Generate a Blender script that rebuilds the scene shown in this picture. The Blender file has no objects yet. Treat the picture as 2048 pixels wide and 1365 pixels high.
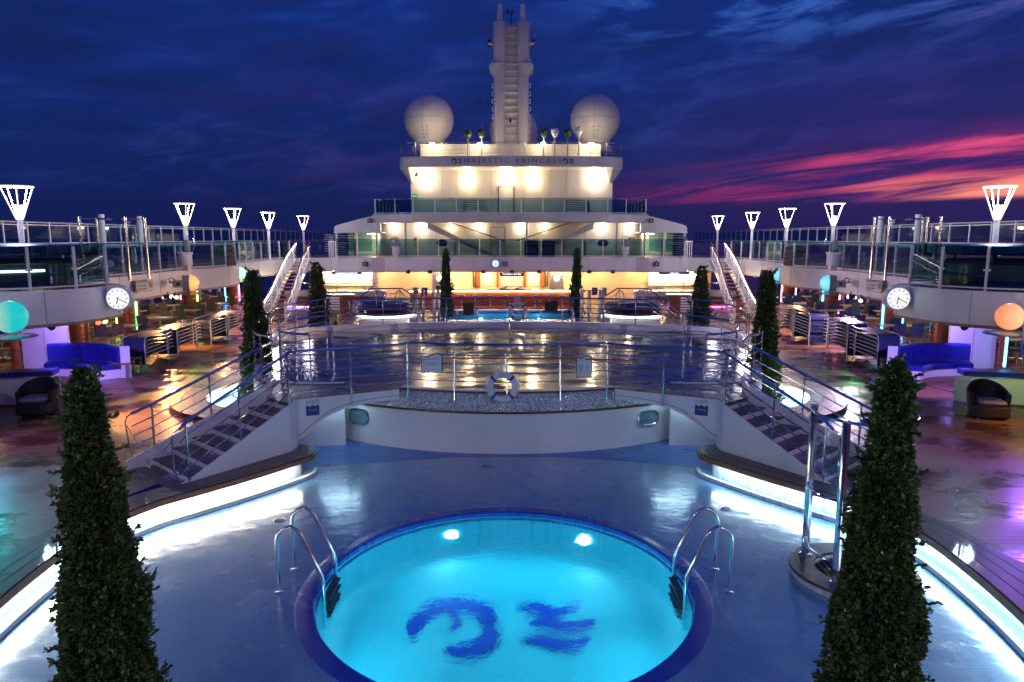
import bpy, bmesh, math, random
import numpy as np
from mathutils import Vector, Matrix
R = math.radians
random.seed(11)
scene = bpy.context.scene
COL = scene.collection

# ---------------------------------------------------------------- camera
cam_d = bpy.data.cameras.new('camera')
cam = bpy.data.objects.new('camera', cam_d); COL.objects.link(cam)
cam_d.sensor_width = 36; cam_d.lens = 24.61
cam_d.clip_start = 0.1; cam_d.clip_end = 9000
cam.location = (0.10, 0, 4.2)
cam.rotation_euler = (math.pi/2 - math.atan(207/1400), 0, 0)
scene.camera = cam
# ---------------------------------------------------------------- exposure / render
scene.view_settings.view_transform = 'Standard'
scene.view_settings.look = 'None'
scene.view_settings.exposure = 2.35
scene.view_settings.gamma = 1.0
scene.render.engine = 'CYCLES'
cy = scene.cycles
cy.use_denoising = True
cy.max_bounces = 10; cy.diffuse_bounces = 3; cy.glossy_bounces = 4
cy.transmission_bounces = 8; cy.transparent_max_bounces = 24
cy.sample_clamp_indirect = 3.0; cy.sample_clamp_direct = 0
cy.blur_glossy = 0.6
cy.caustics_reflective = False; cy.caustics_refractive = True

# ---------------------------------------------------------------- world: dusk sky
w = bpy.data.worlds.new('World'); scene.world = w; w.use_nodes = True
def world_nodes():
    nt = w.node_tree; N = nt.nodes; L = nt.links; N.clear()
    out = N.new('ShaderNodeOutputWorld'); bg = N.new('ShaderNodeBackground')
    L.new(bg.outputs[0], out.inputs[0])
    tc = N.new('ShaderNodeTexCoord'); sp = N.new('ShaderNodeSeparateXYZ')
    L.new(tc.outputs['Generated'], sp.inputs[0])
    def M(op, a, b=None, c=None, clamp=False):
        n = N.new('ShaderNodeMath'); n.operation = op; n.use_clamp = clamp
        for i, x in enumerate((a, b, c)):
            if x is None: continue
            if isinstance(x, (int, float)): n.inputs[i].default_value = x
            else: L.new(x, n.inputs[i])
        return n.outputs[0]
    def SS(x, a, b):
        n = N.new('ShaderNodeMapRange'); n.interpolation_type = 'SMOOTHSTEP'
        L.new(x, n.inputs[0]); n.inputs[1].default_value = a; n.inputs[2].default_value = b
        return n.outputs[0]
    def MIX(f, a, b):
        n = N.new('ShaderNodeMix'); n.data_type = 'RGBA'
        if isinstance(f, float): n.inputs[0].default_value = f
        else: L.new(f, n.inputs[0])
        for i, x in ((6, a), (7, b)):
            if isinstance(x, tuple): n.inputs[i].default_value = (*x, 1)
            else: L.new(x, n.inputs[i])
        return n.outputs[2]
    def NOISE(vec, sc, det, rough, dist=0.0):
        n = N.new('ShaderNodeTexNoise'); n.inputs['Scale'].default_value = sc
        n.inputs['Detail'].default_value = det; n.inputs['Roughness'].default_value = rough
        n.inputs['Distortion'].default_value = dist
        L.new(vec, n.inputs['Vector']); return n.outputs['Fac']
    az = M('ARCTAN2', sp.outputs[0], sp.outputs[1])
    el = M('ARCSINE', sp.outputs[2])
    tilt = M('SUBTRACT', el, M('MULTIPLY', az, 0.10))
    cb = N.new('ShaderNodeCombineXYZ'); L.new(M('MULTIPLY', az, 2.2), cb.inputs[0]); L.new(M('MULTIPLY', tilt, 9.0), cb.inputs[1])
    cb2 = N.new('ShaderNodeCombineXYZ'); L.new(M('MULTIPLY', az, 2.0), cb2.inputs[0]); L.new(M('MULTIPLY', tilt, 34.0), cb2.inputs[1])
    big = NOISE(cb.outputs[0], 1.3, 6, 0.55, 0.6)
    fine = NOISE(cb.outputs[0], 3.2, 10, 0.60, 0.45)
    streak = NOISE(cb2.outputs[0], 1.15, 9, 0.6, 0.7)
    elw = M('ADD', el, M('MULTIPLY', M('SUBTRACT', big, 0.5), 0.07))
    base = MIX(SS(el, -0.02, 0.36), (0.0030, 0.0100, 0.070), (0.0046, 0.0215, 0.165))
    base = MIX(M('MULTIPLY', SS(big, 0.42, 0.70), 0.70), base, (0.0040, 0.0100, 0.064))
    # brighter blue breaks in the cloud
    brk = M('MULTIPLY', SS(fine, 0.46, 0.66), SS(big, 0.56, 0.36))
    base = MIX(M('MULTIPLY', brk, 0.36), base, (0.020, 0.062, 0.27))
    brk2 = M('MULTIPLY', M('MULTIPLY', SS(fine, 0.44, 0.62), SS(el, 0.19, 0.32)), SS(az, 0.04, 0.26))
    base = MIX(M('MULTIPLY', brk2, 0.80), base, (0.034, 0.105, 0.40))
    dk = M('MULTIPLY', SS(fine, 0.54, 0.36), 0.28)
    base = MIX(dk, base, (0.0030, 0.0075, 0.050))
    # purple veil towards the sunset side
    side = SS(az, 0.02, 0.55)
    lowd = SS(elw, 0.28, 0.08)
    base = MIX(M('MULTIPLY', M('MULTIPLY', side, lowd), M('ADD', 0.45, M('MULTIPLY', SS(fine, 0.40, 0.62), 0.45))), base, (0.030, 0.011, 0.108))
    vio = M('MULTIPLY', M('MULTIPLY', SS(az, -0.62, -0.2), SS(az, 0.12, -0.1)), M('MULTIPLY', SS(fine, 0.42, 0.62), SS(el, 0.3, 0.1)))
    base = MIX(M('MULTIPLY', vio, 0.40), base, (0.026, 0.010, 0.090))
    # crimson streaks rising to the right
    e2 = M('ADD', M('SUBTRACT', el, M('MULTIPLY', M('SUBTRACT', az, 0.3), 0.085)), M('MULTIPLY', M('SUBTRACT', fine, 0.5), 0.05))
    band = M('MULTIPLY', SS(e2, 0.020, 0.050), SS(e2, 0.112, 0.060))
    crim = M('MULTIPLY', M('MULTIPLY', band, SS(az, 0.06, 0.40)), SS(streak, 0.38, 0.60))
    base = MIX(M('MULTIPLY', crim, 0.85), base, (0.36, 0.024, 0.118))
    hi = M('MULTIPLY', M('MULTIPLY', SS(e2, 0.066, 0.078), SS(e2, 0.094, 0.080)), M('MULTIPLY', SS(az, 0.28, 0.56), SS(streak, 0.38, 0.56)))
    base = MIX(M('MULTIPLY', hi, 0.85), base, (0.62, 0.062, 0.17))
    top = M('MULTIPLY', M('MULTIPLY', SS(el, 0.17, 0.34), SS(az, 0.42, 0.72)), SS(fine, 0.46, 0.64))
    base = MIX(M('MULTIPLY', top, 0.45), base, (0.17, 0.022, 0.15))
    core = M('MULTIPLY', M('MULTIPLY', SS(el, 0.040, 0.052), SS(el, 0.082, 0.060)), M('MULTIPLY', SS(az, 0.36, 0.62), SS(streak, 0.40, 0.60)))
    base = MIX(M('MULTIPLY', core, 0.95), base, (0.90, 0.235, 0.16))
    # low dark bank on the horizon
    bank = SS(M('ADD', el, M('MULTIPLY', M('SUBTRACT', fine, 0.5), 0.020)), 0.050, 0.042)
    base = MIX(M('MULTIPLY', bank, 0.96), base, MIX(SS(az, 0.0, 0.5), (0.0045, 0.0095, 0.066), (0.0125, 0.0095, 0.072)))
    sky = N.new('ShaderNodeTexSky'); sky.sky_type = 'NISHITA'; sky.sun_disc = False
    sky.sun_elevation = R(-2.0); sky.sun_rotation = R(40)
    add = N.new('ShaderNodeMix'); add.data_type = 'RGBA'; add.blend_type = 'ADD'
    add.inputs[0].default_value = 0.005
    L.new(base, add.inputs[6]); L.new(sky.outputs[0], add.inputs[7])
    L.new(add.outputs[2], bg.inputs[0]); bg.inputs[1].default_value = 0.27
world_nodes()

# ---------------------------------------------------------------- mesh helpers
class MB:
    def __init__(s): s.v = []; s.f = []
    def add(s, vs, fs):
        o = len(s.v); s.v += [tuple(p) for p in vs]; s.f += [tuple(i+o for i in f) for f in fs]; return s
    def box(s, c, d, rz=0.0, mat=None):
        hx, hy, hz = d[0]/2, d[1]/2, d[2]/2
        vs = [(x, y, z) for x in (-hx, hx) for y in (-hy, hy) for z in (-hz, hz)]
        ca, sa = math.cos(rz), math.sin(rz)
        if mat is not None: vs = [mat @ Vector(p) for p in vs]
        vs = [(c[0]+p[0]*ca-p[1]*sa, c[1]+p[0]*sa+p[1]*ca, c[2]+p[2]) for p in vs]
        return s.add(vs, [(0,1,3,2),(4,6,7,5),(0,4,5,1),(2,3,7,6),(0,2,6,4),(1,5,7,3)])
    def rbox(s, c, d, r, rz=0.0):           # box with chamfered vertical and top edges
        hx, hy = d[0]/2, d[1]/2; z0 = c[2]-d[2]/2; z1 = c[2]+d[2]/2
        def ring(hx, hy, r):
            pts = []
            for cx, cyy, a0 in ((hx-r, hy-r, 0), (-hx+r, hy-r, 90), (-hx+r, -hy+r, 180), (hx-r, -hy+r, 270)):
                for k in (0, 45, 90):
                    a = R(a0+k); pts.append((cx+r*math.cos(a), cyy+r*math.sin(a)))
            return pts
        q = r*0.45
        rings = [(ring(hx-q, hy-q, r*0.6), z0), (ring(hx, hy, r), z0+q), (ring(hx, hy, r), z1-q), (ring(hx-q, hy-q, r*0.6), z1)]
        ca, sa = math.cos(rz), math.sin(rz); vs = []; fs = []
        for pts, z in rings:
            for x, y in pts: vs.append((c[0]+x*ca-y*sa, c[1]+x*sa+y*ca, z))
        n = 12
        for k in range(3):
            for i in range(n): fs.append((k*n+i, k*n+(i+1)%n, (k+1)*n+(i+1)%n, (k+1)*n+i))
        fs.append(tuple(range(n))[::-1]); fs.append(tuple(range(3*n, 4*n)))
        return s.add(vs, fs)
    def tube(s, pts, r, n=8, closed=False, caps=True):
        pts = [Vector(p) for p in pts]; m = len(pts); vs = []; fs = []
        prev = None
        for i, p in enumerate(pts):
            if closed: t = pts[(i+1) % m]-pts[i-1]
            else: t = pts[min(i+1, m-1)]-pts[max(i-1, 0)]
            if t.length < 1e-9: t = Vector((0,0,1))
            t.normalize()
            if prev is None:
                u = t.cross(Vector((0,0,1)))
                if u.length < 1e-3: u = t.cross(Vector((1,0,0)))
                u.normalize()
            else:
                u = prev - t*prev.dot(t)
                if u.length < 1e-4: u = t.orthogonal()
                u.normalize()
            prev = u; b = t.cross(u)
            rr = r[i] if isinstance(r, (list, tuple)) else r
            for k in range(n):
                a = 2*math.pi*k/n; vs.append(p+u*(rr*math.cos(a))+b*(rr*math.sin(a)))
        for i in range(m if closed else m-1):
            j = (i+1) % m
            for k in range(n): fs.append((i*n+k, i*n+(k+1)%n, j*n+(k+1)%n, j*n+k))
        if caps and not closed:
            fs.append(tuple(range(n))[::-1]); fs.append(tuple(range((m-1)*n, m*n)))
        return s.add(vs, fs)
    def lathe(s, prof, n=24, c=(0,0,0), a0=0.0, a1=360.0, caps=True):
        if prof[0] == prof[-1] or max(p[1] for p in prof)-min(p[1] for p in prof) < 1e-6: caps = False
        full = abs(a1-a0) >= 359.9; vs = []; fs = []; cols = n if full else n+1
        for r, z in prof:
            for k in range(cols):
                a = R(a0+(a1-a0)*k/n); vs.append((c[0]+r*math.cos(a), c[1]+r*math.sin(a), c[2]+z))
        for i in range(len(prof)-1):
            for k in range(n):
                k2 = (k+1) % cols if full else k+1
                fs.append((i*cols+k, i*cols+k2, (i+1)*cols+k2, (i+1)*cols+k))
        if full and caps:
            if prof[0][0] > 1e-4: fs.append(tuple(range(cols))[::-1])
            if prof[-1][0] > 1e-4: fs.append(tuple(range((len(prof)-1)*cols, len(prof)*cols)))
        return s.add(vs, fs)
    def prism(s, poly, z0, z1):
        n = len(poly); vs = [(x, y, z0) for x, y in poly]+[(x, y, z1) for x, y in poly]
        fs = [tuple(range(n))[::-1], tuple(range(n, 2*n))]+[(i, (i+1)%n, n+(i+1)%n, n+i) for i in range(n)]
        return s.add(vs, fs)
    def wall(s, path, z0, z1, th, side=1):   # upright strip with thickness along plan path; z0/z1 numbers or lists
        m = len(path); off = offset_path(path, th*side); vs = []; fs = []
        for i in range(m):
            a = z0[i] if isinstance(z0, (list, tuple)) else z0
            b = z1[i] if isinstance(z1, (list, tuple)) else z1
            p, q = path[i], off[i]
            vs += [(p[0],p[1],a),(p[0],p[1],b),(q[0],q[1],b),(q[0],q[1],a)]
        for i in range(m-1):
            o = i*4
            for k in range(4): fs.append((o+k, o+(k+1)%4, o+4+(k+1)%4, o+4+k))
        fs.append((0,1,2,3)); fs.append(tuple((m-1)*4+k for k in (3,2,1,0)))
        return s.add(vs, fs)
    def build(s, name, mat, parent=None, smooth=False, world=False, bevel=0.0):
        me = bpy.data.meshes.new(name)
        vs = s.v
        if world and parent is not None:
            o = world_loc(parent); vs = [(p[0]-o[0], p[1]-o[1], p[2]-o[2]) for p in vs]
        me.from_pydata([tuple(p) for p in vs], [], s.f)
        bm = bmesh.new(); bm.from_mesh(me)
        bmesh.ops.recalc_face_normals(bm, faces=bm.faces)
        bm.to_mesh(me); bm.free()
        me.materials.append(mat)
        if smooth:
            me.polygons.foreach_set('use_smooth', [True]*len(me.polygons))
            if smooth != 'all':
                try: me.set_sharp_from_angle(angle=R(38))
                except Exception: pass
        return link(name, me, parent)
def world_loc(o):
    p = Vector(o.location)
    while o.parent: o = o.parent; p = p+Vector(o.location)
    return p
def link(name, me, parent=None, loc=None, rz=0.0):
    o = bpy.data.objects.new(name, me); COL.objects.link(o)
    if parent is not None: o.parent = parent
    if loc is not None: o.location = loc
    if rz: o.rotation_euler = (0, 0, rz)
    return o
def offset_path(path, d):
    out = []; m = len(path)
    for i in range(m):
        a = path[max(i-1, 0)]; b = path[min(i+1, m-1)]
        tx, ty = b[0]-a[0], b[1]-a[1]; l = math.hypot(tx, ty) or 1
        out.append((path[i][0]-ty/l*d, path[i][1]+tx/l*d))
    return out
def tag(o, label, cat, group=None):
    o['label'] = label; o['category'] = cat
    if group: o['group'] = group
    return o
def thing(name, label, cat, loc=(0,0,0), rz=0.0, group=None):
    o = bpy.data.objects.new(name, None); COL.objects.link(o)
    o.location = loc; o.rotation_euler = (0, 0, rz); o.empty_display_size = 0.2
    return tag(o, label, cat, group)
def struct(o):
    o['kind'] = 'structure'; return o
def dup(root, loc, rz=None, label=None, group=None, scale=None):
    def rec(o, par):
        c = o.copy(); COL.objects.link(c); c.parent = par
        for ch in o.children: rec(ch, c)
        return c
    r = rec(root, None); r.location = loc
    if rz is not None: r.rotation_euler = (0, 0, rz)
    if scale is not None: r.scale = scale
    if label: r['label'] = label
    if group: r['group'] = group
    return r
def arc(cx, cyy, rx, ry, a0, a1, n):
    return [(cx+rx*math.cos(R(a0+(a1-a0)*i/n)), cyy+ry*math.sin(R(a0+(a1-a0)*i/n))) for i in range(n+1)]
def smooth_path(pts, n=6, closed=False):     # Catmull-Rom
    P = [Vector(p) for p in pts]; out = []; m = len(P)
    rng = range(m) if closed else range(m-1)
    for i in rng:
        if closed: a, b, c, d = P[i-1], P[i], P[(i+1)%m], P[(i+2)%m]
        else: a, b, c, d = P[max(i-1,0)], P[i], P[i+1], P[min(i+2,m-1)]
        for k in range(n):
            t = k/n; t2 = t*t; t3 = t2*t
            out.append(tuple(0.5*((2*b)+(c-a)*t+(2*a-5*b+4*c-d)*t2+(3*b-a-3*c+d)*t3)))
    if not closed: out.append(tuple(P[-1]))
    return out
def resample(path, step):
    P = [Vector(p) for p in path]; L = [0]
    for a, b in zip(P, P[1:]): L.append(L[-1]+(b-a).length)
    n = max(1, round(L[-1]/step)); out = []; j = 0
    for k in range(n+1):
        d = L[-1]*k/n
        while j < len(P)-2 and L[j+1] < d: j += 1
        t = (d-L[j])/max(1e-9, L[j+1]-L[j]); out.append(tuple(P[j].lerp(P[j+1], t)))
    return out
def mir(pts, s): return [(p[0]*s,)+tuple(p[1:]) for p in pts]
def sheet(name, outer, holes, z, mat, parent=None):  # flat sheet with holes
    bm = bmesh.new()
    for loop in [outer]+holes:
        vs = [bm.verts.new((p[0], p[1], z)) for p in loop]
        for i in range(len(vs)): bm.edges.new((vs[i], vs[(i+1)%len(vs)]))
    bmesh.ops.triangle_fill(bm, edges=bm.edges[:], use_beauty=True)
    for f in bm.faces:
        if f.normal.z < 0: f.normal_flip()
    me = bpy.data.meshes.new(name); bm.to_mesh(me); bm.free(); me.materials.append(mat)
    return link(name, me, parent)
def text(name, body, size, mat, parent, loc, rot=(math.pi/2,0,0), ext=0.004, align='CENTER', world=True, bold=0.0, width=None):
    cu = bpy.data.curves.new(name, 'FONT'); cu.body = body; cu.size = size; cu.extrude = ext; cu.offset = bold
    cu.align_x = align; cu.align_y = 'CENTER'; cu.resolution_u = 3
    tmp = bpy.data.objects.new(name, cu); COL.objects.link(tmp)
    dg = bpy.context.evaluated_depsgraph_get(); me = bpy.data.meshes.new_from_object(tmp.evaluated_get(dg))
    bpy.data.objects.remove(tmp); me.name = name; me.materials.clear(); me.materials.append(mat)
    if width:
        xs = [v.co.x for v in me.vertices]; k = width/max(1e-6, max(xs)-min(xs))
        for v in me.vertices: v.co.x *= k
    o = link(name, me, parent)
    pl = world_loc(parent) if (parent and world) else Vector((0,0,0))
    o.location = Vector(loc)-pl; o.rotation_euler = rot
    return o

# ---------------------------------------------------------------- materials
def new_mat(name):
    m = bpy.data.materials.new(name); m.use_nodes = True
    nt = m.node_tree; b = nt.nodes['Principled BSDF']; return m, nt, b
def setp(b, **k):
    mp = {'col':'Base Color','rough':'Roughness','metal':'Metallic','spec':'Specular IOR Level','coat':'Coat Weight','coatr':'Coat Roughness','trans':'Transmission Weight','ior':'IOR','emis':'Emission Strength','ecol':'Emission Color','sheen':'Sheen Weight','alpha':'Alpha','sss':'Subsurface Weight'}
    for a, x in k.items():
        if a in ('col', 'ecol'): x = (*x, 1)
        b.inputs[mp[a]].default_value = x
def nd(nt, t, **k):
    n = nt.nodes.new(t)
    for a, x in k.items():
        if a in n.inputs: n.inputs[a].default_value = x
        else: setattr(n, a, x)
    return n
def coords(nt, kind='Object', scale=None):
    tc = nt.nodes.new('ShaderNodeTexCoord'); o = tc.outputs[kind]
    if kind == 'World':
        g = nt.nodes.new('ShaderNodeNewGeometry'); o = g.outputs['Position']
    if scale is not None:
        mp = nt.nodes.new('ShaderNodeMapping'); mp.inputs['Scale'].default_value = scale
        nt.links.new(o, mp.inputs[0]); o = mp.outputs[0]
    return o
def wpos(nt, scale=(1,1,1), rot=(0,0,0)):
    g = nt.nodes.new('ShaderNodeNewGeometry'); mp = nt.nodes.new('ShaderNodeMapping')
    mp.inputs['Scale'].default_value = scale; mp.inputs['Rotation'].default_value = rot
    nt.links.new(g.outputs['Position'], mp.inputs[0]); return mp.outputs[0]
def ramp(nt, src, stops):
    r = nt.nodes.new('ShaderNodeValToRGB'); nt.links.new(src, r.inputs[0])
    el = r.color_ramp.elements
    while len(el) < len(stops): el.new(0.5)
    for e, (p, c) in zip(el, stops):
        e.position = p; e.color = (*c, 1) if len(c) == 3 else c
    return r.outputs[0]
def vary(name, c1, c2, rough=(0.4, 0.6), metal=0.0, nscale=4.0, det=6, bump=0.0, bscale=60.0, coat=0.0, spec=0.5, stretch=(1,1,1)):
    m, nt, b = new_mat(name); L = nt.links
    v = wpos(nt, stretch)
    n = nd(nt, 'ShaderNodeTexNoise', Scale=nscale, Detail=det, Roughness=0.6); L.new(v, n.inputs[0])
    L.new(ramp(nt, n.outputs[0], [(0.3, c1), (0.7, c2)]), b.inputs['Base Color'])
    r = nd(nt, 'ShaderNodeMapRange'); L.new(n.outputs[0], r.inputs[0]); r.inputs[1].default_value = 0.3; r.inputs[2].default_value = 0.7
    r.inputs[3].default_value = rough[0]; r.inputs[4].default_value = rough[1]; L.new(r.outputs[0], b.inputs['Roughness'])
    setp(b, metal=metal, coat=coat, spec=spec)
    if bump:
        n2 = nd(nt, 'ShaderNodeTexNoise', Scale=bscale, Detail=3); L.new(v, n2.inputs[0])
        bp = nd(nt, 'ShaderNodeBump', Strength=bump, Distance=0.01); L.new(n2.outputs[0], bp.inputs['Height']); L.new(bp.outputs[0], b.inputs['Normal'])
    return m
def emit(name, col, st, base=None):
    m, nt, b = new_mat(name); setp(b, col=base or tuple(min(1, c) for c in col), ecol=col, emis=st, rough=0.4); return m
def tglass(name, tint, refl=0.10, rough=0.0):   # thin pane: tinted pass-through plus fresnel mirror
    m, nt, b = new_mat(name); nt.nodes.remove(b); L = nt.links
    t = nd(nt, 'ShaderNodeBsdfTransparent'); t.inputs[0].default_value = (*tint, 1)
    g = nd(nt, 'ShaderNodeBsdfGlossy', Roughness=rough); g.inputs[0].default_value = (0.9, 0.95, 1, 1)
    lw = nd(nt, 'ShaderNodeLayerWeight', Blend=0.5); pw = nd(nt, 'ShaderNodeMath', operation='POWER'); L.new(lw.outputs['Facing'], pw.inputs[0]); pw.inputs[1].default_value = 5.0
    fr = nd(nt, 'ShaderNodeMath', operation='MULTIPLY_ADD'); L.new(pw.outputs[0], fr.inputs[0]); fr.inputs[1].default_value = 0.90; fr.inputs[2].default_value = 0.03
    mx = nd(nt, 'ShaderNodeMixShader'); L.new(fr.outputs[0], mx.inputs[0]); L.new(t.outputs[0], mx.inputs[1]); L.new(g.outputs[0], mx.inputs[2])
    L.new(mx.outputs[0], nt.nodes['Material Output'].inputs[0]); return m

def lens(name, hot, rim, st, c=(0,0,0), r=0.36):
    m, nt, b = new_mat(name); L = nt.links
    tc = nt.nodes.new('ShaderNodeTexCoord'); d = nd(nt, 'ShaderNodeVectorMath', operation='DISTANCE'); L.new(tc.outputs['Object'], d.inputs[0]); d.inputs[1].default_value = c
    mr = nd(nt, 'ShaderNodeMapRange'); L.new(d.outputs['Value'], mr.inputs[0]); mr.inputs[1].default_value = r*0.25; mr.inputs[2].default_value = r*1.5
    L.new(ramp(nt, mr.outputs[0], [(0.0, hot), (1.0, rim)]), b.inputs['Emission Color'])
    setp(b, emis=st, col=(0.08,0.08,0.08), rough=0.35, coat=0.3); return m
M = {}
M['white'] = vary('white_paint', (0.74,0.74,0.75), (0.80,0.80,0.80), (0.28,0.40), nscale=1.2, bump=0.02, bscale=9)
M['white2'] = vary('white_paint_steel', (0.60,0.59,0.57), (0.77,0.77,0.76), (0.42,0.55), nscale=0.9, bump=0.04, bscale=2.2, stretch=(1,1,0.25))
M['post'] = vary('white_post', (0.66,0.66,0.68), (0.74,0.74,0.76), (0.3,0.45), nscale=3)
M['chrome'] = vary('polished_steel', (0.66,0.66,0.68), (0.78,0.78,0.78), (0.07,0.16), metal=1.0, nscale=7)
M['steel'] = vary('brushed_steel', (0.42,0.42,0.44), (0.58,0.58,0.60), (0.25,0.4), metal=1.0, nscale=5)
M['dark'] = vary('dark_plastic', (0.012,0.012,0.014), (0.03,0.03,0.033), (0.4,0.6), nscale=5)
M['grey'] = vary('grey_metal', (0.20,0.20,0.21), (0.28,0.28,0.29), (0.35,0.5), nscale=4)
M['teak'] = vary('teak_boards', (0.062,0.032,0.022), (0.10,0.050,0.030), (0.28,0.42), nscale=2.0, bump=0.25, bscale=30, stretch=(3,3,3), coat=0.3)
M['teak_edge'] = vary('teak_edge', (0.20,0.082,0.034), (0.33,0.15,0.066), (0.3,0.5), nscale=5)
M['tread'] = vary('wet_tread', (0.045,0.033,0.033), (0.105,0.078,0.070), (0.16,0.45), nscale=2.4, bump=0.2, bscale=40)
M['wood'] = vary('varnished_wood', (0.19,0.055,0.018), (0.32,0.10,0.035), (0.18,0.32), nscale=3, stretch=(1,6,6), coat=0.4)
M['redwood'] = vary('bar_front_wood', (0.20,0.038,0.016), (0.30,0.065,0.026), (0.25,0.4), nscale=2, stretch=(0.5,1,6))
M['brown'] = vary('brown_trim', (0.085,0.038,0.014), (0.15,0.066,0.025), (0.35,0.5), nscale=3)
M['blue_fab'] = vary('blue_upholstery', (0.010,0.014,0.20), (0.016,0.024,0.30), (0.28,0.42), nscale=3, bump=0.06, bscale=25, spec=0.5)
M['sling'] = vary('navy_sling', (0.010,0.022,0.075), (0.018,0.040,0.12), (0.35,0.55), nscale=9, bump=0.2, bscale=160)
M['navy'] = vary('navy_cover', (0.006,0.016,0.085), (0.012,0.040,0.19), (0.25,0.5), nscale=3, bump=0.7, bscale=7)
M['tube'] = vary('cream_tube', (0.55,0.53,0.48), (0.66,0.64,0.58), (0.3,0.42), nscale=5)
M['chairf'] = vary('chair_fabric', (0.16,0.13,0.11), (0.24,0.20,0.17), (0.6,0.8), nscale=6)
M['chairb'] = vary('chair_fabric_blue', (0.07,0.11,0.22), (0.10,0.16,0.30), (0.6,0.8), nscale=6)
M['tabletop'] = vary('pale_tabletop', (0.62,0.60,0.55), (0.72,0.70,0.66), (0.25,0.4), nscale=4)
M['cushion'] = vary('grey_cushion', (0.20,0.20,0.24), (0.30,0.30,0.35), (0.6,0.8), nscale=12, bump=0.2, bscale=40)
M['yellow'] = vary('yellow_plastic', (0.60,0.36,0.02), (0.70,0.44,0.03), (0.35,0.5), nscale=3)
M['ink'] = vary('navy_ink', (0.014,0.017,0.05), (0.02,0.024,0.065), (0.4,0.5), nscale=3)
M['black'] = vary('black_ink', (0.008,0.008,0.008), (0.014,0.014,0.014), (0.4,0.5), nscale=3)
M['paper'] = vary('sign_white', (0.66,0.66,0.68), (0.72,0.72,0.74), (0.35,0.5), nscale=3)
M['signblue'] = vary('sign_blue', (0.012,0.05,0.24), (0.016,0.07,0.30), (0.3,0.4), nscale=3)
M['redtxt'] = vary('sign_red', (0.5,0.03,0.02), (0.55,0.04,0.03), (0.4,0.5), nscale=3)
M['red'] = vary('red_pole', (0.35,0.02,0.015), (0.45,0.03,0.02), (0.35,0.5), nscale=3)
M['brass'] = vary('brass_frame', (0.30,0.19,0.07), (0.4,0.26,0.10), (0.3,0.4), metal=0.8, nscale=5)
M['rope'] = vary('rope', (0.5,0.5,0.52), (0.62,0.62,0.64), (0.8,0.9), nscale=40)
M['greencover'] = vary('green_tarp', (0.010,0.05,0.025), (0.018,0.085,0.045), (0.35,0.6), nscale=7, bump=0.5, bscale=9)
M['radome'] = vary('radome_shell', (0.70,0.70,0.69), (0.76,0.76,0.74), (0.45,0.55), nscale=1.5)
M['seam'] = vary('seam_grey', (0.32,0.31,0.30), (0.42,0.41,0.39), (0.5,0.6), nscale=3)
M['cream'] = vary('cream_panel', (0.62,0.48,0.30), (0.70,0.56,0.37), (0.35,0.5), nscale=1.6, stretch=(1,1,3))
M['granite'] = vary('pale_granite', (0.38,0.34,0.36), (0.62,0.58,0.60), (0.15,0.3), nscale=22)
M['partition'] = vary('partition_white', (0.70,0.70,0.72), (0.76,0.76,0.78), (0.4,0.55), nscale=0.8)
M['soffit'] = vary('tan_soffit', (0.30,0.20,0.10), (0.40,0.27,0.14), (0.35,0.5), nscale=0.8)
M['rubber'] = vary('dark_frame', (0.02,0.02,0.022), (0.035,0.035,0.04), (0.5,0.6), nscale=3)
M['glassT'] = tglass('teal_glass', (0.50,0.70,0.74))
M['glassC'] = tglass('clear_glass', (0.95,0.98,0.98))
M['glassN'] = tglass('window_glass', (0.75,0.80,0.85))

def mat_copper():
    m, nt, b = new_mat('copper_tiles'); L = nt.links
    v = wpos(nt); n = nd(nt, 'ShaderNodeTexNoise', Scale=2.2, Detail=5); L.new(v, n.inputs[0])
    v2 = wpos(nt, (26,26,26)); n2 = nd(nt, 'ShaderNodeTexVoronoi', Scale=1.0); L.new(v2, n2.inputs[0])
    mx = nd(nt, 'ShaderNodeMix', data_type='RGBA'); mx.inputs[0].default_value = 0.25
    L.new(ramp(nt, n.outputs[0], [(0.3, (0.36,0.10,0.032)), (0.7, (0.52,0.17,0.055))]), mx.inputs[6]); L.new(n2.outputs['Color'], mx.inputs[7])
    mx.blend_type = 'MULTIPLY'; L.new(mx.outputs[2], b.inputs['Base Color'])
    setp(b, metal=0.45, rough=0.30, coat=0.3); return m
M['copper'] = mat_copper()
def mat_wicker():
    m, nt, b = new_mat('wicker'); L = nt.links
    v = coords(nt, 'Object', (1,1,1))
    w1 = nd(nt, 'ShaderNodeTexWave', Scale=22, wave_type='BANDS', bands_direction='Z'); L.new(v, w1.inputs[0])
    w2 = nd(nt, 'ShaderNodeTexWave', Scale=16, wave_type='BANDS', bands_direction='DIAGONAL'); L.new(v, w2.inputs[0])
    mu = nd(nt, 'ShaderNodeMath', operation='MULTIPLY'); L.new(w1.outputs['Fac'], mu.inputs[0]); L.new(w2.outputs['Fac'], mu.inputs[1])
    L.new(ramp(nt, mu.outputs[0], [(0.0, (0.010,0.008,0.008)), (0.8, (0.075,0.055,0.048))]), b.inputs['Base Color'])
    bp = nd(nt, 'ShaderNodeBump', Strength=0.9, Distance=0.012); L.new(mu.outputs[0], bp.inputs['Height']); L.new(bp.outputs[0], b.inputs['Normal'])
    setp(b, rough=0.33); return m
M['wicker'] = mat_wicker()
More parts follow.
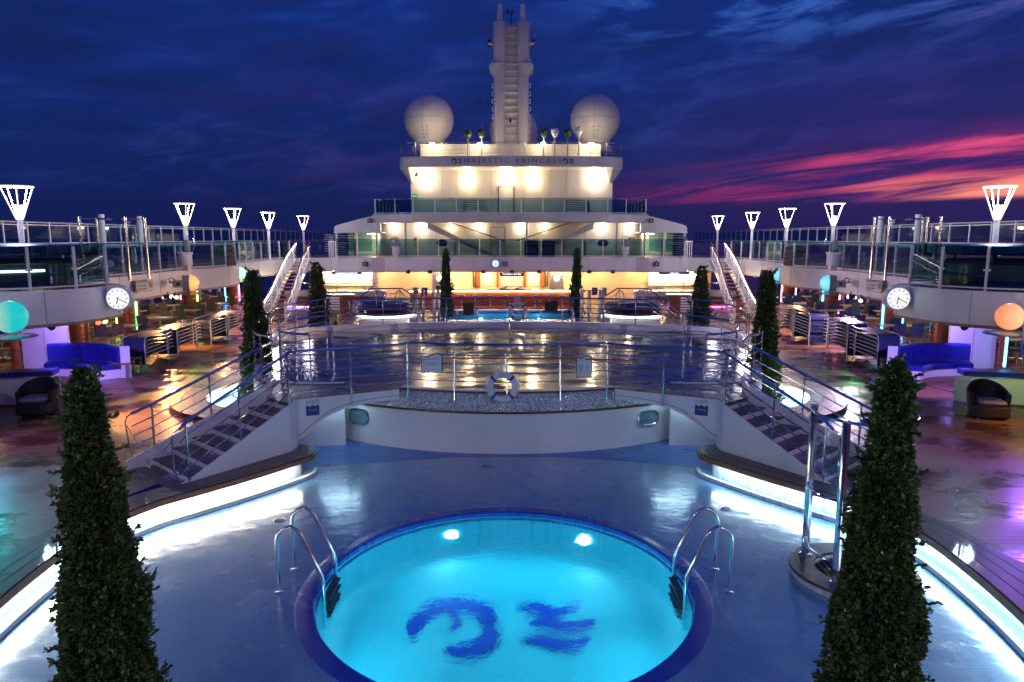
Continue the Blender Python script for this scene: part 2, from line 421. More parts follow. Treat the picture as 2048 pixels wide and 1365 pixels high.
def mat_deck():
    m, nt, b = new_mat('wet_teak_deck'); L = nt.links
    v = wpos(nt, (1,1,1), (0,0,0))
    br = nd(nt, 'ShaderNodeTexBrick', Scale=1.0); br.offset = 0.37
    br.inputs['Brick Width'].default_value = 2.4; br.inputs['Row Height'].default_value = 0.115
    br.inputs['Mortar Size'].default_value = 0.0065; br.inputs['Mortar Smooth'].default_value = 0.2
    br.inputs['Color1'].default_value = (0.20,0.20,0.20,1); br.inputs['Color2'].default_value = (0.8,0.8,0.8,1); br.inputs['Mortar'].default_value = (0,0,0,1)
    br.inputs['Bias'].default_value = 0.0
    rot = wpos(nt, (1,1,1), (0,0,0)); 
    L.new(rot, br.inputs[0])
    n = nd(nt, 'ShaderNodeTexNoise', Scale=1.0, Detail=7, Roughness=0.62); L.new(wpos(nt, (0.55,0.9,1)), n.inputs[0])
    g = nd(nt, 'ShaderNodeTexNoise', Scale=1.0, Detail=5, Roughness=0.6); L.new(wpos(nt, (2,28,1)), g.inputs[0])
    mixf = nd(nt, 'ShaderNodeMath', operation='MULTIPLY_ADD'); L.new(br.outputs['Color'], mixf.inputs[0]); mixf.inputs[1].default_value = 0.35; L.new(g.outputs[0], mixf.inputs[2])
    c = ramp(nt, mixf.outputs[0], [(0.35, (0.20,0.085,0.045)), (0.95, (0.36,0.17,0.092))])
    wet = ramp(nt, n.outputs[0], [(0.42, (1,1,1)), (0.60, (0.34,0.30,0.30))])
    mx = nd(nt, 'ShaderNodeMix', data_type='RGBA', blend_type='MULTIPLY'); mx.inputs[0].default_value = 1; L.new(c, mx.inputs[6]); L.new(wet, mx.inputs[7])
    mx2 = nd(nt, 'ShaderNodeMix', data_type='RGBA'); L.new(br.outputs['Fac'], mx2.inputs[0]); L.new(mx.outputs[2], mx2.inputs[6]); mx2.inputs[7].default_value = (0.012,0.009,0.008,1)
    L.new(mx2.outputs[2], b.inputs['Base Color'])
    rr = nd(nt, 'ShaderNodeMapRange'); L.new(n.outputs[0], rr.inputs[0]); rr.inputs[1].default_value = 0.40; rr.inputs[2].default_value = 0.62; rr.inputs[3].default_value = 0.46; rr.inputs[4].default_value = 0.12
    L.new(rr.outputs[0], b.inputs['Roughness'])
    s1 = nd(nt, 'ShaderNodeMath', operation='MULTIPLY_ADD'); L.new(br.outputs['Fac'], s1.inputs[0]); s1.inputs[1].default_value = -1.0; L.new(g.outputs[0], s1.inputs[2])
    bp = nd(nt, 'ShaderNodeBump', Strength=0.32, Distance=0.008); L.new(s1.outputs[0], bp.inputs['Height']); L.new(bp.outputs[0], b.inputs['Normal'])
    setp(b, spec=0.6); return m
M['deck'] = mat_deck()
def mat_mosaic(name, c1, c2, grout, size, r0, r1, wave=0.25, spark=0.0, coat=0.0, patches=None, fade=True):
    m, nt, b = new_mat(name); L = nt.links
    v = wpos(nt)
    br = nd(nt, 'ShaderNodeTexBrick', Scale=1.0); br.offset = 0.0
    br.inputs['Brick Width'].default_value = size; br.inputs['Row Height'].default_value = size
    br.inputs['Mortar Size'].default_value = size*0.07; br.inputs['Mortar Smooth'].default_value = 0.3
    br.inputs['Color1'].default_value = (*c1,1); br.inputs['Color2'].default_value = (*c2,1); br.inputs['Mortar'].default_value = (*grout,1)
    if name == 'stage_mosaic' or not name.endswith('_wall'): L.new(v, br.inputs[0])
    else:
        sp = nd(nt, 'ShaderNodeSeparateXYZ'); L.new(v, sp.inputs[0]); cb = nd(nt, 'ShaderNodeCombineXYZ')
        ad = nd(nt, 'ShaderNodeMath', operation='ADD'); L.new(sp.outputs[0], ad.inputs[0]); L.new(sp.outputs[1], ad.inputs[1])
        L.new(ad.outputs[0], cb.inputs[0]); L.new(sp.outputs[2], cb.inputs[1]); L.new(cb.outputs[0], br.inputs[0])
    n = nd(nt, 'ShaderNodeTexNoise', Scale=0.8, Detail=6, Roughness=0.6); L.new(v, n.inputs[0])
    mx = nd(nt, 'ShaderNodeMix', data_type='RGBA', blend_type='MULTIPLY'); mx.inputs[0].default_value = 0.5
    L.new(br.outputs['Color'], mx.inputs[6]); L.new(ramp(nt, n.outputs[0], [(0.3,(0.62,0.62,0.66)),(0.7,(1,1,1))]), mx.inputs[7])
    L.new(mx.outputs[2], b.inputs['Base Color'])
    rr = nd(nt, 'ShaderNodeMapRange'); L.new(n.outputs[0], rr.inputs[0]); rr.inputs[1].default_value = 0.35; rr.inputs[2].default_value = 0.65; rr.inputs[3].default_value = r0; rr.inputs[4].default_value = r1
    L.new(rr.outputs[0], b.inputs['Roughness'])
    n2 = nd(nt, 'ShaderNodeTexNoise', Scale=1.0, Detail=4, Roughness=0.55); L.new(wpos(nt, (5,9,5)), n2.inputs[0])
    bp = nd(nt, 'ShaderNodeBump', Strength=wave, Distance=0.02); L.new(n2.outputs[0], bp.inputs['Height'])
    bp2 = nd(nt, 'ShaderNodeBump', Strength=0.25, Distance=0.004, invert=True); L.new(br.outputs['Fac'], bp2.inputs['Height']); L.new(bp.outputs[0], bp2.inputs['Normal'])
    L.new(bp2.outputs[0], b.inputs['Normal'])
    if coat:
        n3 = nd(nt, 'ShaderNodeTexNoise', Scale=1.0, Detail=5, Roughness=0.6, Distortion=0.7); L.new(wpos(nt, (2.6,4.2,1)), n3.inputs[0])
        bp4 = nd(nt, 'ShaderNodeBump', Strength=0.22, Distance=0.05); L.new(n3.outputs[0], bp4.inputs['Height']); L.new(bp4.outputs[0], b.inputs['Coat Normal'])
    setp(b, coat=coat, coatr=0.04, spec=0.6); return m
M['pfloor'] = mat_mosaic('pool_floor_mosaic', (0.13,0.31,0.50), (0.17,0.36,0.56), (0.10,0.25,0.42), 0.05, 0.16, 0.34, 0.20, coat=0.8)
M['cfloor'] = mat_mosaic('channel_mosaic_blue_lit', (0.07,0.20,0.55), (0.10,0.25,0.62), (0.05,0.14,0.40), 0.05, 0.2, 0.4, 0.10)  # blue light under the bridge put into the tile colour; reused for far coping
M['coping'] = mat_mosaic('blue_coping_mosaic', (0.010,0.045,0.40), (0.014,0.065,0.50), (0.008,0.03,0.25), 0.05, 0.15, 0.3, 0.1)
M['benchtile'] = mat_mosaic('pale_tile_wall', (0.66,0.72,0.74), (0.74,0.78,0.80), (0.42,0.47,0.48), 0.05, 0.15, 0.3, 0.03)
M['basin'] = mat_mosaic('basin_mosaic', (0.035,0.42,0.54), (0.05,0.48,0.60), (0.03,0.34,0.46), 0.06, 0.3, 0.5, 0.02)
M['spatile'] = mat_mosaic('spa_tile', (0.55,0.66,0.74), (0.62,0.72,0.80), (0.40,0.50,0.60), 0.06, 0.2, 0.3, 0.05)
def mat_stage():
    m, nt, b = new_mat('stage_mosaic'); L = nt.links
    v = wpos(nt)
    off = nd(nt, 'ShaderNodeVectorMath', operation='SUBTRACT'); L.new(v, off.inputs[0]); off.inputs[1].default_value = (0, 19.6, 0)
    ln = nd(nt, 'ShaderNodeVectorMath', operation='LENGTH'); L.new(off.outputs[0], ln.inputs[0])
    # inlaid mosaic rings and an interlaced ribbon
    def ring(r, wd):
        a = nd(nt, 'ShaderNodeMath', operation='SUBTRACT'); L.new(ln.outputs['Value'], a.inputs[0]); a.inputs[1].default_value = r
        c = nd(nt, 'ShaderNodeMath', operation='ABSOLUTE'); L.new(a.outputs[0], c.inputs[0])
        d = nd(nt, 'ShaderNodeMath', operation='LESS_THAN'); L.new(c.outputs[0], d.inputs[0]); d.inputs[1].default_value = wd; return d.outputs[0]
    def ring2(cx, cyy, r, wd):
        o2 = nd(nt, 'ShaderNodeVectorMath', operation='SUBTRACT'); L.new(v, o2.inputs[0]); o2.inputs[1].default_value = (cx, cyy, 1.0)
        l2 = nd(nt, 'ShaderNodeVectorMath', operation='LENGTH'); L.new(o2.outputs[0], l2.inputs[0])
        a = nd(nt, 'ShaderNodeMath', operation='SUBTRACT'); L.new(l2.outputs['Value'], a.inputs[0]); a.inputs[1].default_value = r
        c = nd(nt, 'ShaderNodeMath', operation='ABSOLUTE'); L.new(a.outputs[0], c.inputs[0])
        d = nd(nt, 'ShaderNodeMath', operation='LESS_THAN'); L.new(c.outputs[0], d.inputs[0]); d.inputs[1].default_value = wd; return d.outputs[0]
    acc = None
    for s in (ring(5.0, 0.40), ring(2.9, 0.26), ring2(-2.6, 19.6, 2.4, 0.14), ring2(2.6, 19.6, 2.4, 0.14), ring2(0, 17.2, 2.4, 0.13), ring2(0, 22.0, 2.4, 0.13)):
        if acc is None: acc = s
        else:
            mxx = nd(nt, 'ShaderNodeMath', operation='MAXIMUM'); L.new(acc, mxx.inputs[0]); L.new(s, mxx.inputs[1]); acc = mxx.outputs[0]
    vo = nd(nt, 'ShaderNodeTexVoronoi', Scale=22.0); L.new(v, vo.inputs[0])
    c = nd(nt, 'ShaderNodeMix', data_type='RGBA'); L.new(acc, c.inputs[0])
    L.new(ramp(nt, vo.outputs['Distance'], [(0.2,(0.016,0.018,0.05)),(0.6,(0.008,0.009,0.026))]), c.inputs[6]); L.new(ramp(nt, vo.outputs['Distance'], [(0.25,(0.20,0.20,0.24)),(0.55,(0.04,0.04,0.055))]), c.inputs[7])
    L.new(c.outputs[2], b.inputs['Base Color'])
    n = nd(nt, 'ShaderNodeTexNoise', Scale=1.0, Detail=8, Roughness=0.66, Distortion=0.5); L.new(wpos(nt, (0.6,1.2,1)), n.inputs[0])
    rr = nd(nt, 'ShaderNodeMapRange'); L.new(n.outputs[0], rr.inputs[0]); rr.inputs[1].default_value = 0.44; rr.inputs[2].default_value = 0.58; rr.inputs[3].default_value = 0.06; rr.inputs[4].default_value = 0.40
    ra = nd(nt, 'ShaderNodeMath', operation='MULTIPLY_ADD', use_clamp=True); L.new(acc, ra.inputs[0]); ra.inputs[1].default_value = 0.22; L.new(rr.outputs[0], ra.inputs[2])
    L.new(ra.outputs[0], b.inputs['Roughness'])
    sc = nd(nt, 'ShaderNodeMapRange'); L.new(n.outputs[0], sc.inputs[0]); sc.inputs[1].default_value = 0.46; sc.inputs[2].default_value = 0.60; sc.inputs[3].default_value = 1.0; sc.inputs[4].default_value = 0.02
    L.new(sc.outputs[0], b.inputs['Coat Weight'])
    n2 = nd(nt, 'ShaderNodeTexNoise', Scale=1.0, Detail=7, Roughness=0.68); L.new(wpos(nt, (2.6,5.2,1)), n2.inputs[0])
    bp = nd(nt, 'ShaderNodeBump', Strength=0.12, Distance=0.03); L.new(n2.outputs[0], bp.inputs['Height'])
    bp2 = nd(nt, 'ShaderNodeBump', Strength=0.20, Distance=0.005); L.new(vo.outputs['Distance'], bp2.inputs['Height']); L.new(bp.outputs[0], bp2.inputs['Normal'])
    L.new(bp2.outputs[0], b.inputs['Normal'])
    bp3 = nd(nt, 'ShaderNodeBump', Strength=0.12, Distance=0.02); L.new(n2.outputs[0], bp3.inputs['Height']); L.new(bp3.outputs[0], b.inputs['Coat Normal'])
    setp(b, spec=0.14, coatr=0.05); return m

M['stage'] = mat_stage()
def mat_glitter():
    m, nt, b = new_mat('glitter_mosaic'); L = nt.links
    vo = nd(nt, 'ShaderNodeTexVoronoi', Scale=72.0); L.new(wpos(nt), vo.inputs[0])
    sp = nd(nt, 'ShaderNodeSeparateColor'); L.new(vo.outputs['Color'], sp.inputs[0])
    L.new(ramp(nt, sp.outputs[0], [(0.0,(0.26,0.26,0.30)),(0.5,(0.48,0.48,0.52)),(0.8,(0.74,0.76,0.80)),(1.0,(0.92,0.92,0.92))]), b.inputs['Base Color'])
    # each chip of glass lies at its own small angle
    sb = nd(nt, 'ShaderNodeVectorMath', operation='SUBTRACT'); L.new(vo.outputs['Color'], sb.inputs[0]); sb.inputs[1].default_value = (0.5,0.5,0.5)
    sc = nd(nt, 'ShaderNodeVectorMath', operation='SCALE'); L.new(sb.outputs[0], sc.inputs[0]); sc.inputs['Scale'].default_value = 1.1
    g = nd(nt, 'ShaderNodeNewGeometry'); ad = nd(nt, 'ShaderNodeVectorMath', operation='ADD'); L.new(g.outputs['Normal'], ad.inputs[0]); L.new(sc.outputs[0], ad.inputs[1])
    nm = nd(nt, 'ShaderNodeVectorMath', operation='NORMALIZE'); L.new(ad.outputs[0], nm.inputs[0]); L.new(nm.outputs[0], b.inputs['Normal'])
    setp(b, metal=0.35, rough=0.18); return m
M['glitter'] = mat_glitter()
def mat_water(name, wave, scale, tint=(1,1,1)):
    m, nt, b = new_mat(name); L = nt.links; nt.nodes.remove(b)
    g = nd(nt, 'ShaderNodeBsdfGlass', IOR=1.33, Roughness=0.07); g.inputs[0].default_value = (*tint, 1)
    n = nd(nt, 'ShaderNodeTexNoise', Scale=scale, Detail=5, Roughness=0.62, Distortion=0.8); L.new(wpos(nt, (1,1.4,1)), n.inputs[0])
    bp = nd(nt, 'ShaderNodeBump', Strength=wave, Distance=0.05); L.new(n.outputs[0], bp.inputs['Height']); L.new(bp.outputs[0], g.inputs['Normal'])
    L.new(g.outputs[0], nt.nodes['Material Output'].inputs[0]); return m
M['water'] = mat_water('pool_water', 0.42, 2.2)
def mat_sea():
    m, nt, b = new_mat('sea_water'); L = nt.links
    n = nd(nt, 'ShaderNodeTexNoise', Scale=0.12, Detail=6); L.new(wpos(nt), n.inputs[0])
    bp = nd(nt, 'ShaderNodeBump', Strength=0.5, Distance=1.0); L.new(n.outputs[0], bp.inputs['Height']); L.new(bp.outputs[0], b.inputs['Normal'])
    setp(b, col=(0.004,0.010,0.028), rough=0.2); return m
M['sea'] = mat_sea()
def mat_leaf():
    m, nt, b = new_mat('box_leaf'); L = nt.links
    oi = nd(nt, 'ShaderNodeAttribute', attribute_name='tone')
    L.new(ramp(nt, oi.outputs['Fac'], [(0.0,(0.030,0.062,0.020)),(0.5,(0.075,0.135,0.034)),(0.85,(0.13,0.20,0.05)),(1.0,(0.20,0.26,0.075))]), b.inputs['Base Color'])
    setp(b, rough=0.36, spec=0.5)
    return m
M['leaf'] = mat_leaf()
M['bark'] = vary('bark', (0.03,0.022,0.015), (0.06,0.045,0.03), (0.8,0.9), nscale=20)
# lamps
M['led'] = emit('led_white', (1.0,0.93,0.80), 6.0)
M['ledR'] = emit('led_cool', (0.62,0.86,1.0), 6.0)
M['bulb'] = emit('warm_bulb', (1.0,0.70,0.36), 13)
M['bulb2'] = emit('warm_bulb_small', (1.0,0.74,0.42), 6)
M['flood'] = emit('flood_face', (1.0,0.74,0.40), 6)
M['lantern'] = emit('lantern_tube', (1.0,0.84,0.62), 0.26)
M['lantern_core'] = emit('lantern_core', (1.0,0.84,0.62), 0.36)
M['cyan'] = lens('cyan_lens', (0.7, 0.55, 0.42), (0.0, 0.52, 0.52), 0.21, (-0.3, -0.22, 0.0))
M['cyanb'] = lens('cyanb_lens', (0.25, 0.85, 0.95), (0.0, 0.3, 0.75), 0.21, (-0.25, -0.2, 0.02))
M['orange'] = lens('orange_lens', (1.0, 0.66, 0.34), (0.9, 0.24, 0.08), 0.21, (0.12, -0.3, 0.0))
M['orange2'] = lens('orange2_lens', (1.0, 0.62, 0.2), (0.95, 0.22, 0.02), 0.21, (0.25, -0.2, 0.05))
M['ngreen'] = emit('green_neon', (0.12,1.0,0.25), 2.5)
M['nlime'] = emit('lime_neon', (0.45,1.0,0.10), 2.0)
M['nmag'] = emit('magenta_neon', (0.95,0.12,0.85), 2.5)
M['nblue'] = emit('blue_neon', (0.05,0.42,1.0), 3.5)
M['npink'] = emit('pink_neon', (1.0,0.20,0.55), 2.5)
M['nviolet'] = emit('violet_neon', (0.45,0.28,1.0), 2.5)
M['nred'] = emit('red_neon', (1.0,0.10,0.05), 2.0)
M['warmstrip'] = emit('warm_strip', (1.0,0.72,0.36), 14)
M['poollamp'] = emit('pool_lamp', (0.55,0.95,1.0), 9.0)
M['dial'] = emit('clock_dial', (0.92,0.93,0.88), 0.17, (0.8,0.8,0.8))
M['dialb'] = emit('clock_dial_blue', (0.50,0.68,1.0), 0.25, (0.8,0.8,0.8))
M['spal'] = emit('spa_lamp', (0.62,0.86,1.0), 4.0)
M['exit'] = emit('exit_green', (0.05,0.6,0.2), 0.2)
M['neon_txt'] = emit('sign_neon', (0.55,0.62,1.0), 1.0)
M['white_txt'] = emit('sign_letters', (0.85,0.82,1.0), 0.5)
M['ngreen2'] = emit('green_lens', (0.25,1.0,0.35), 0.5)
M['tubglass'] = vary('tub_glass', (0.006,0.03,0.08), (0.012,0.05,0.12), (0.08,0.2), nscale=3)
M['ledband'] = emit('tub_light_band', (1.0,0.88,0.66), 1.6)
M['brasssteel'] = vary('warm_steel', (0.55,0.48,0.38), (0.7,0.62,0.5), (0.1,0.2), metal=1.0, nscale=5)
M['bluetarp'] = vary('bright_blue_canvas', (0.01,0.10,0.40), (0.02,0.14,0.5), (0.5,0.7), nscale=4)
M['warmlamp'] = emit('warm_ceiling_lamp', (1.0,0.66,0.34), 28.0)
M['glare'] = emit('flood_glare', (1.0,0.78,0.46), 5.0)
M['tubled'] = emit('tub_led', (1.0,0.95,0.88), 1.8)
M['bridgelamp'] = emit('bridge_lamp', (0.48,0.78,1.0), 3.8)

# ================================================================ SETTING
mb = MB(); mb.add([(-7000,-3000,-32),(7000,-3000,-32),(7000,9000,-32),(-7000,9000,-32)], [(0,1,2,3)])
struct(mb.build('sea', M['sea']))
PY = 8.80; PF = -0.4                      # pool centre and pool floor level
def wall_y(x): return 21.1-math.sqrt(6.6**2-x*x)
hole1 = [(6.62*math.cos(R(a)), PY+6.62*math.sin(R(a))) for a in range(-228, 49, 4)]
hole1 = hole1+[(5.0,13.2),(5.0,16.0),(-5.0,16.0),(-5.0,13.2)]
def circ(cx, cyy, r, n=40): return [(cx+r*math.cos(2*math.pi*i/n), cyy+r*math.sin(2*math.pi*i/n)) for i in range(n)]
MO = (5.6, 18.7)                          # side wading pools
hole_moat = [circ(s*MO[0], MO[1], 2.5) for s in (-1, 1)]
hole_p2 = [(-3.3,32.2),(3.3,32.2),(3.3,38.6),(-3.3,38.6)]
deck = struct(sheet('lido_deck', [(-19.4,-3),(19.4,-3),(19.4,60),(-19.4,60)], [hole1]+hole_moat+[hole_p2], 0.0, M['deck']))
# pool surround floor with a round opening for the basin, and the floor by the stage wall with blue light put into its colour
RIN = 2.46; ROUT = 2.69
seam = arc(0, 4.05, 10.3, 10.3, 118, 62, 24)  # edge of the blue light, drawn as a change of floor colour
outer = [(6.62*math.cos(R(a)), PY+6.62*math.sin(R(a))) for a in range(-218, 39, 4)]
outer = [p for p in outer if p[1] < 13.1]
o_poly = outer+[(5.0,13.2)]+seam[::-1]+[(-5.0,13.2)]
struct(sheet('pool_surround_floor', o_poly, [circ(0, PY, ROUT-0.01, 72)], PF, M['pfloor']))
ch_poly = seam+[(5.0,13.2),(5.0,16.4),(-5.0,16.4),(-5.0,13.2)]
struct(sheet('channel_floor_blue_lit', ch_poly, [], PF+0.004, M['cfloor']))

# ---------------------------------------------------------------- plunge pool
pool = thing('plunge_pool', 'round lit turquoise plunge pool with blue tiled rim', 'pool', (0,PY,PF))
mb = MB(); mb.lathe([(ROUT,-0.02),(ROUT,0.010),(ROUT-0.01,0.016),(RIN+0.015,0.016),(RIN,0.004),(RIN,-0.10),(ROUT-0.05,-0.10),(ROUT,-0.02)], 96)
mb.build('rim', M['coping'], pool, smooth=True)
mb = MB(); prof = [(RIN+0.001,-0.10),(RIN+0.001,-1.15),(RIN-0.10,-1.32),(RIN-0.35,-1.42),(0.001,-1.46)]
mb.lathe(prof, 96, caps=False); o = mb.build('basin', M['basin'], pool, smooth=True)
mb = MB()
for zz in (-0.17, -0.23): mb.lathe([(RIN-0.001,zz),(RIN-0.02,zz+0.012),(RIN-0.001,zz+0.024)], 96, caps=False)
mb.build('overflow_lip', M['coping'], pool, smooth=True)
nr = 30; vs = []; fs = []
sheet('water', circ(0, 0, RIN-0.0015, 72), [], -0.035, M['water'], pool)
for a_, r_ in ((150,4.3),(35,4.6),(95,4.9),(215,4.2)):
    x_, y_ = r_*math.cos(R(a_)), PY+r_*math.sin(R(a_))
    dr = thing('floor_drain', 'small round steel drain in the pool floor, %s'%{150:'left of the pool',35:'right of the pool',95:'between pool and stage wall',215:'near the left tree'}[a_], 'drain', (x_,y_,PF), group='floor drains')
    mb = MB(); mb.lathe([(0.10,0.002),(0.10,0.007),(0.085,0.009),(0.085,0.002)], 20, caps=False); mb.build('rim', M['steel'], dr)
    mb = MB()
    for k_ in range(-3, 4): mb.box((k_*0.022,0,0.006), (0.010,2*math.sqrt(0.0068-(k_*0.022)**2),0.004))
    mb.build('grate', M['grey'], dr)
# two-part emblem inlaid on the basin bottom: a curl and three waves
def blade(pts, wds):
    L_, R_ = [], []
    for i, p in enumerate(pts):
        a = Vector(pts[max(i-1,0)]); b = Vector(pts[min(i+1,len(pts)-1)]); t = (b-a).normalized()
        L_.append((p[0]-t.y*wds[i], p[1]+t.x*wds[i])); R_.append((p[0]+t.y*wds[i], p[1]-t.x*wds[i]))
    return L_, R_
def emblem(mb, ox, oy, k, z, flat=True, th=0.006, fat=1.0):
    def put(path, w0):
        sp = smooth_path([(p[0],p[1],0) for p in path], 6); n = len(sp)
        wd = [w0*fat*max(0.03, math.sin(math.pi*min(1,(i+0.6)/n))**0.7) for i in range(n)]
        L_, R_ = blade([(p[0],p[1]) for p in sp], wd); vs = []; fs = []
        for a, b in zip(L_, R_):
            for q in (a, b): vs.append((ox+q[0]*k, oy+q[1]*k, z) if flat else (ox+q[0]*k, z, oy+q[1]*k))
        for i in range(n-1): fs.append((2*i, 2*i+1, 2*i+3, 2*i+2))
        mb.add(vs, fs)
    put([(-1.22,-0.34),(-1.20,0.10),(-0.92,0.46),(-0.55,0.50),(-0.24,0.32),(-0.14,0.0)], 0.15)
    put([(-0.36,0.20),(-0.16,-0.10),(-0.26,-0.46),(-0.55,-0.60),(-0.76,-0.50)], 0.12)
    put([(-0.78,0.32),(-0.62,0.06),(-0.74,-0.12)], 0.05)
    for yy, x0 in ((0.40,0.20),(0.02,0.36),(-0.40,0.26)):
        put([(x0,yy+0.05),(x0+0.25,yy+0.07),(x0+0.5,yy-0.05),(x0+0.74,yy-0.02),(x0+0.98,yy+0.12)], 0.115)
mb = MB(); emblem(mb, -0.04, 0.25, 0.98, -1.4295, fat=1.3)
mb.build('emblem', M['coping'], pool)
for a in (112, 58, 205, 335):
    mb = MB(); ca, sa = math.cos(R(a)), math.sin(R(a))
    for r, zz, rad in ((RIN-0.005,-0.62,0.10),):
        ring = []
        u = Vector((-sa, ca, 0)); n_ = Vector((-ca, -sa, 0)); c_ = Vector((r*ca, r*sa, zz))
        vs = [c_+n_*0.03]; 
        for k in range(12):
            t = 2*math.pi*k/12; vs.append(c_+n_*0.02+u*(rad*math.cos(t))+Vector((0,0,rad*math.sin(t))))
        mb.add(vs, [(0, 1+k, 1+(k+1)%12) for k in range(12)])
    mb.build('underwater_lamp', M['poollamp'], pool)
def point(name, loc, col, power, size=0.1, parent=None):
    l = bpy.data.lights.new(name, 'POINT'); l.color = col; l.energy = power; l.shadow_soft_size = size
    o = bpy.data.objects.new(name, l); COL.objects.link(o); o.location = loc
    if parent is not None: o.parent = parent; o.location = Vector(loc)-world_loc(parent)
    return o
def spot(name, loc, target, col, power, angle=50, blend=0.5, size=0.05, parent=None):
    l = bpy.data.lights.new(name, 'SPOT'); l.color = col; l.energy = power; l.spot_size = R(angle); l.spot_blend = blend; l.shadow_soft_size = size
    o = bpy.data.objects.new(name, l); COL.objects.link(o); o.location = loc
    d = Vector(target)-Vector(loc); o.rotation_euler = d.to_track_quat('-Z', 'Y').to_euler()
    if parent is not None: o.parent = parent; o.location = Vector(loc)-world_loc(parent)
    return o
POOLP = {112:60, 58:48, 205:24, 335:24}
for a in (112, 58, 205, 335):
    ca, sa = math.cos(R(a)), math.sin(R(a))
    spot('underwater_beam', ((RIN-0.06)*ca, PY+(RIN-0.06)*sa, PF-0.62), (0.0, PY, PF-0.72), (0.09,0.80,1.0), POOLP[a], 176, 0.9, 0.1, pool)
# ladders
def ladder(s, label):
    t = thing('pool_ladder', label, 'pool ladder', (s*2.54, PY+0.08, PF), group='pool ladders')
    for yy in (-0.32, 0.32):
        # grab rail: foot on the floor outside, arch, slope down into the water
        xo, xi = s*0.42, s*-0.16
        x0 = s*0.40
        path = [(x0,yy,0.0),(x0,yy,0.72),(x0-s*0.02,yy,0.82),(x0-s*0.09,yy,0.89),(x0-s*0.19,yy,0.915),(x0-s*0.26,yy,0.885),(x0-s*0.31,yy,0.82),(x0-s*0.345,yy,0.73),(s*-0.165,yy,0.24),(s*-0.18,yy,0.14),(s*-0.18,yy,-0.95)]
        mb = MB(); mb.tube(path, 0.026, 10); r_ = mb.build('grab_rail', M['chrome'], t, smooth=True)
        mb = MB(); mb.lathe([(0.055,0.002),(0.055,0.02),(0.03,0.035),(0.026,0.05)], 16, (x0,yy,0)); mb.build('foot_plate', M['chrome'], r_, smooth=True)
    for k in range(3):
        mb = MB(); mb.box((s*-0.20,0,-0.18-0.24*k), (0.11,0.64,0.03)); mb.build('step', M['dark'], t)
    return t
ladder(-1, 'steel pool ladder rails on left side of round pool')
ladder(1, 'steel pool ladder rails on right side of round pool')

# ---------------------------------------------------------------- curved benches around the pool floor
def bench(s, label, led, group='curved benches'):
    ctl = [(-4.6,3.4),(-5.45,5.0),(-6.0,6.8),(-6.22,8.5),(-6.18,9.8),(-5.83,10.75),(-5.38,11.32),(-4.75,12.10),(-4.20,12.88),(-4.03,13.20),(-4.14,13.46),(-4.42,13.52),(-4.66,13.50)]
    full = [(p[0]*-s, p[1]) for p in smooth_path([(x,y,0) for x, y in ctl], 8)]
    t = thing('curved_bench', label, 'bench', (s*6.3, PY, PF), group=group)
    full = resample(full, 0.17)
    sgn = s
    # seat boards: rows of curved boards, jointed along the bench
    rows = 4; wdt = 0.54; bw = wdt/rows
    joints = list(range(0, len(full)-1, 10))+[len(full)-1]
    def woff(j):
        out = []
        for i, p in enumerate(full):
            f = i/(len(full)-1); wv = 0.95+(0.54-0.95)*min(1, max(0, (f-0.30)/0.30))
            q = offset_path(full[max(0,i-1):i+2], sgn*(0.27-wv*(1-j/rows)))[min(i,1)]; out.append(q)
        return out
    offs = [woff(j) for j in range(rows+1)]
    for a, b in zip(joints, joints[1:]):
        if b-a < 2: continue
        for j in range(rows):
            mbb = MB(); vs = []; fs = []; dz = random.uniform(-0.003, 0.003)
            for i in range(a, b+1):
                e = 0.010
                o0 = Vector(offs[j][i]); o1 = Vector(offs[j+1][i]); d = (o1-o0)*0.035
                sh = Vector((0,0))
                if i == a or i == b:
                    q = Vector(full[min(i+1,len(full)-1)])-Vector(full[max(i-1,0)]); sh = q.normalized()*(0.004 if i == a else -0.004)
                p0 = o0+d+sh; p1 = o1-d+sh
                vs += [(p0.x,p0.y,-0.035+dz),(p0.x,p0.y,0.05+dz),(p1.x,p1.y,0.05+dz),(p1.x,p1.y,-0.035+dz)]
            m = b-a+1
            for i in range(m-1):
                o = i*4
                for k in range(4): fs.append((o+k, o+(k+1)%4, o+4+(k+1)%4, o+4+k))
            fs += [(0,1,2,3), tuple((m-1)*4+k for k in (3,2,1,0))]
            mbb.add(vs, fs); mbb.build('seat_board', M['teak'], t, world=True)
    # orange teak nosing on the pool side
    front = offset_path(full, sgn*(-wdt/2-0.004)) if False else offset_path(full, sgn*(wdt/2+0.004))
    for a, b in zip(joints, joints[1:]):
        if b-a < 2: continue
        mbb = MB(); mbb.wall(front[a:b+1], -0.055, 0.034, 0.03, side=sgn); mbb.build('nosing', M['teak_edge'], t, world=True)
    # tiled wall under the seat, curb and the light under the seat
    mbb = MB(); mbb.wall(full[:-2], PF+0.0, -0.038, 0.06, side=-sgn); mbb.build('tiled_front', M['benchtile'], t, world=True)
    cp = offset_path(full, sgn*0.24)
    mbb = MB(); mbb.wall(cp[:-4], PF+0.0, PF+0.075, 0.07, side=sgn); mbb.build('curb', M['benchtile'], t, world=True)
    lq = offset_path(full, sgn*0.10)
    mbb = MB(); mbb.wall(lq[:-5:2], -0.082, -0.046, 0.09, side=sgn); mbb.build('led_strip', M[led], t, world=True)
    return t
bench(-1, 'dark teak bench curving round the pool floor on the left, white light beneath', 'led')
bench(1, 'dark teak bench curving round the pool floor on the right, cool light beneath', 'ledR')

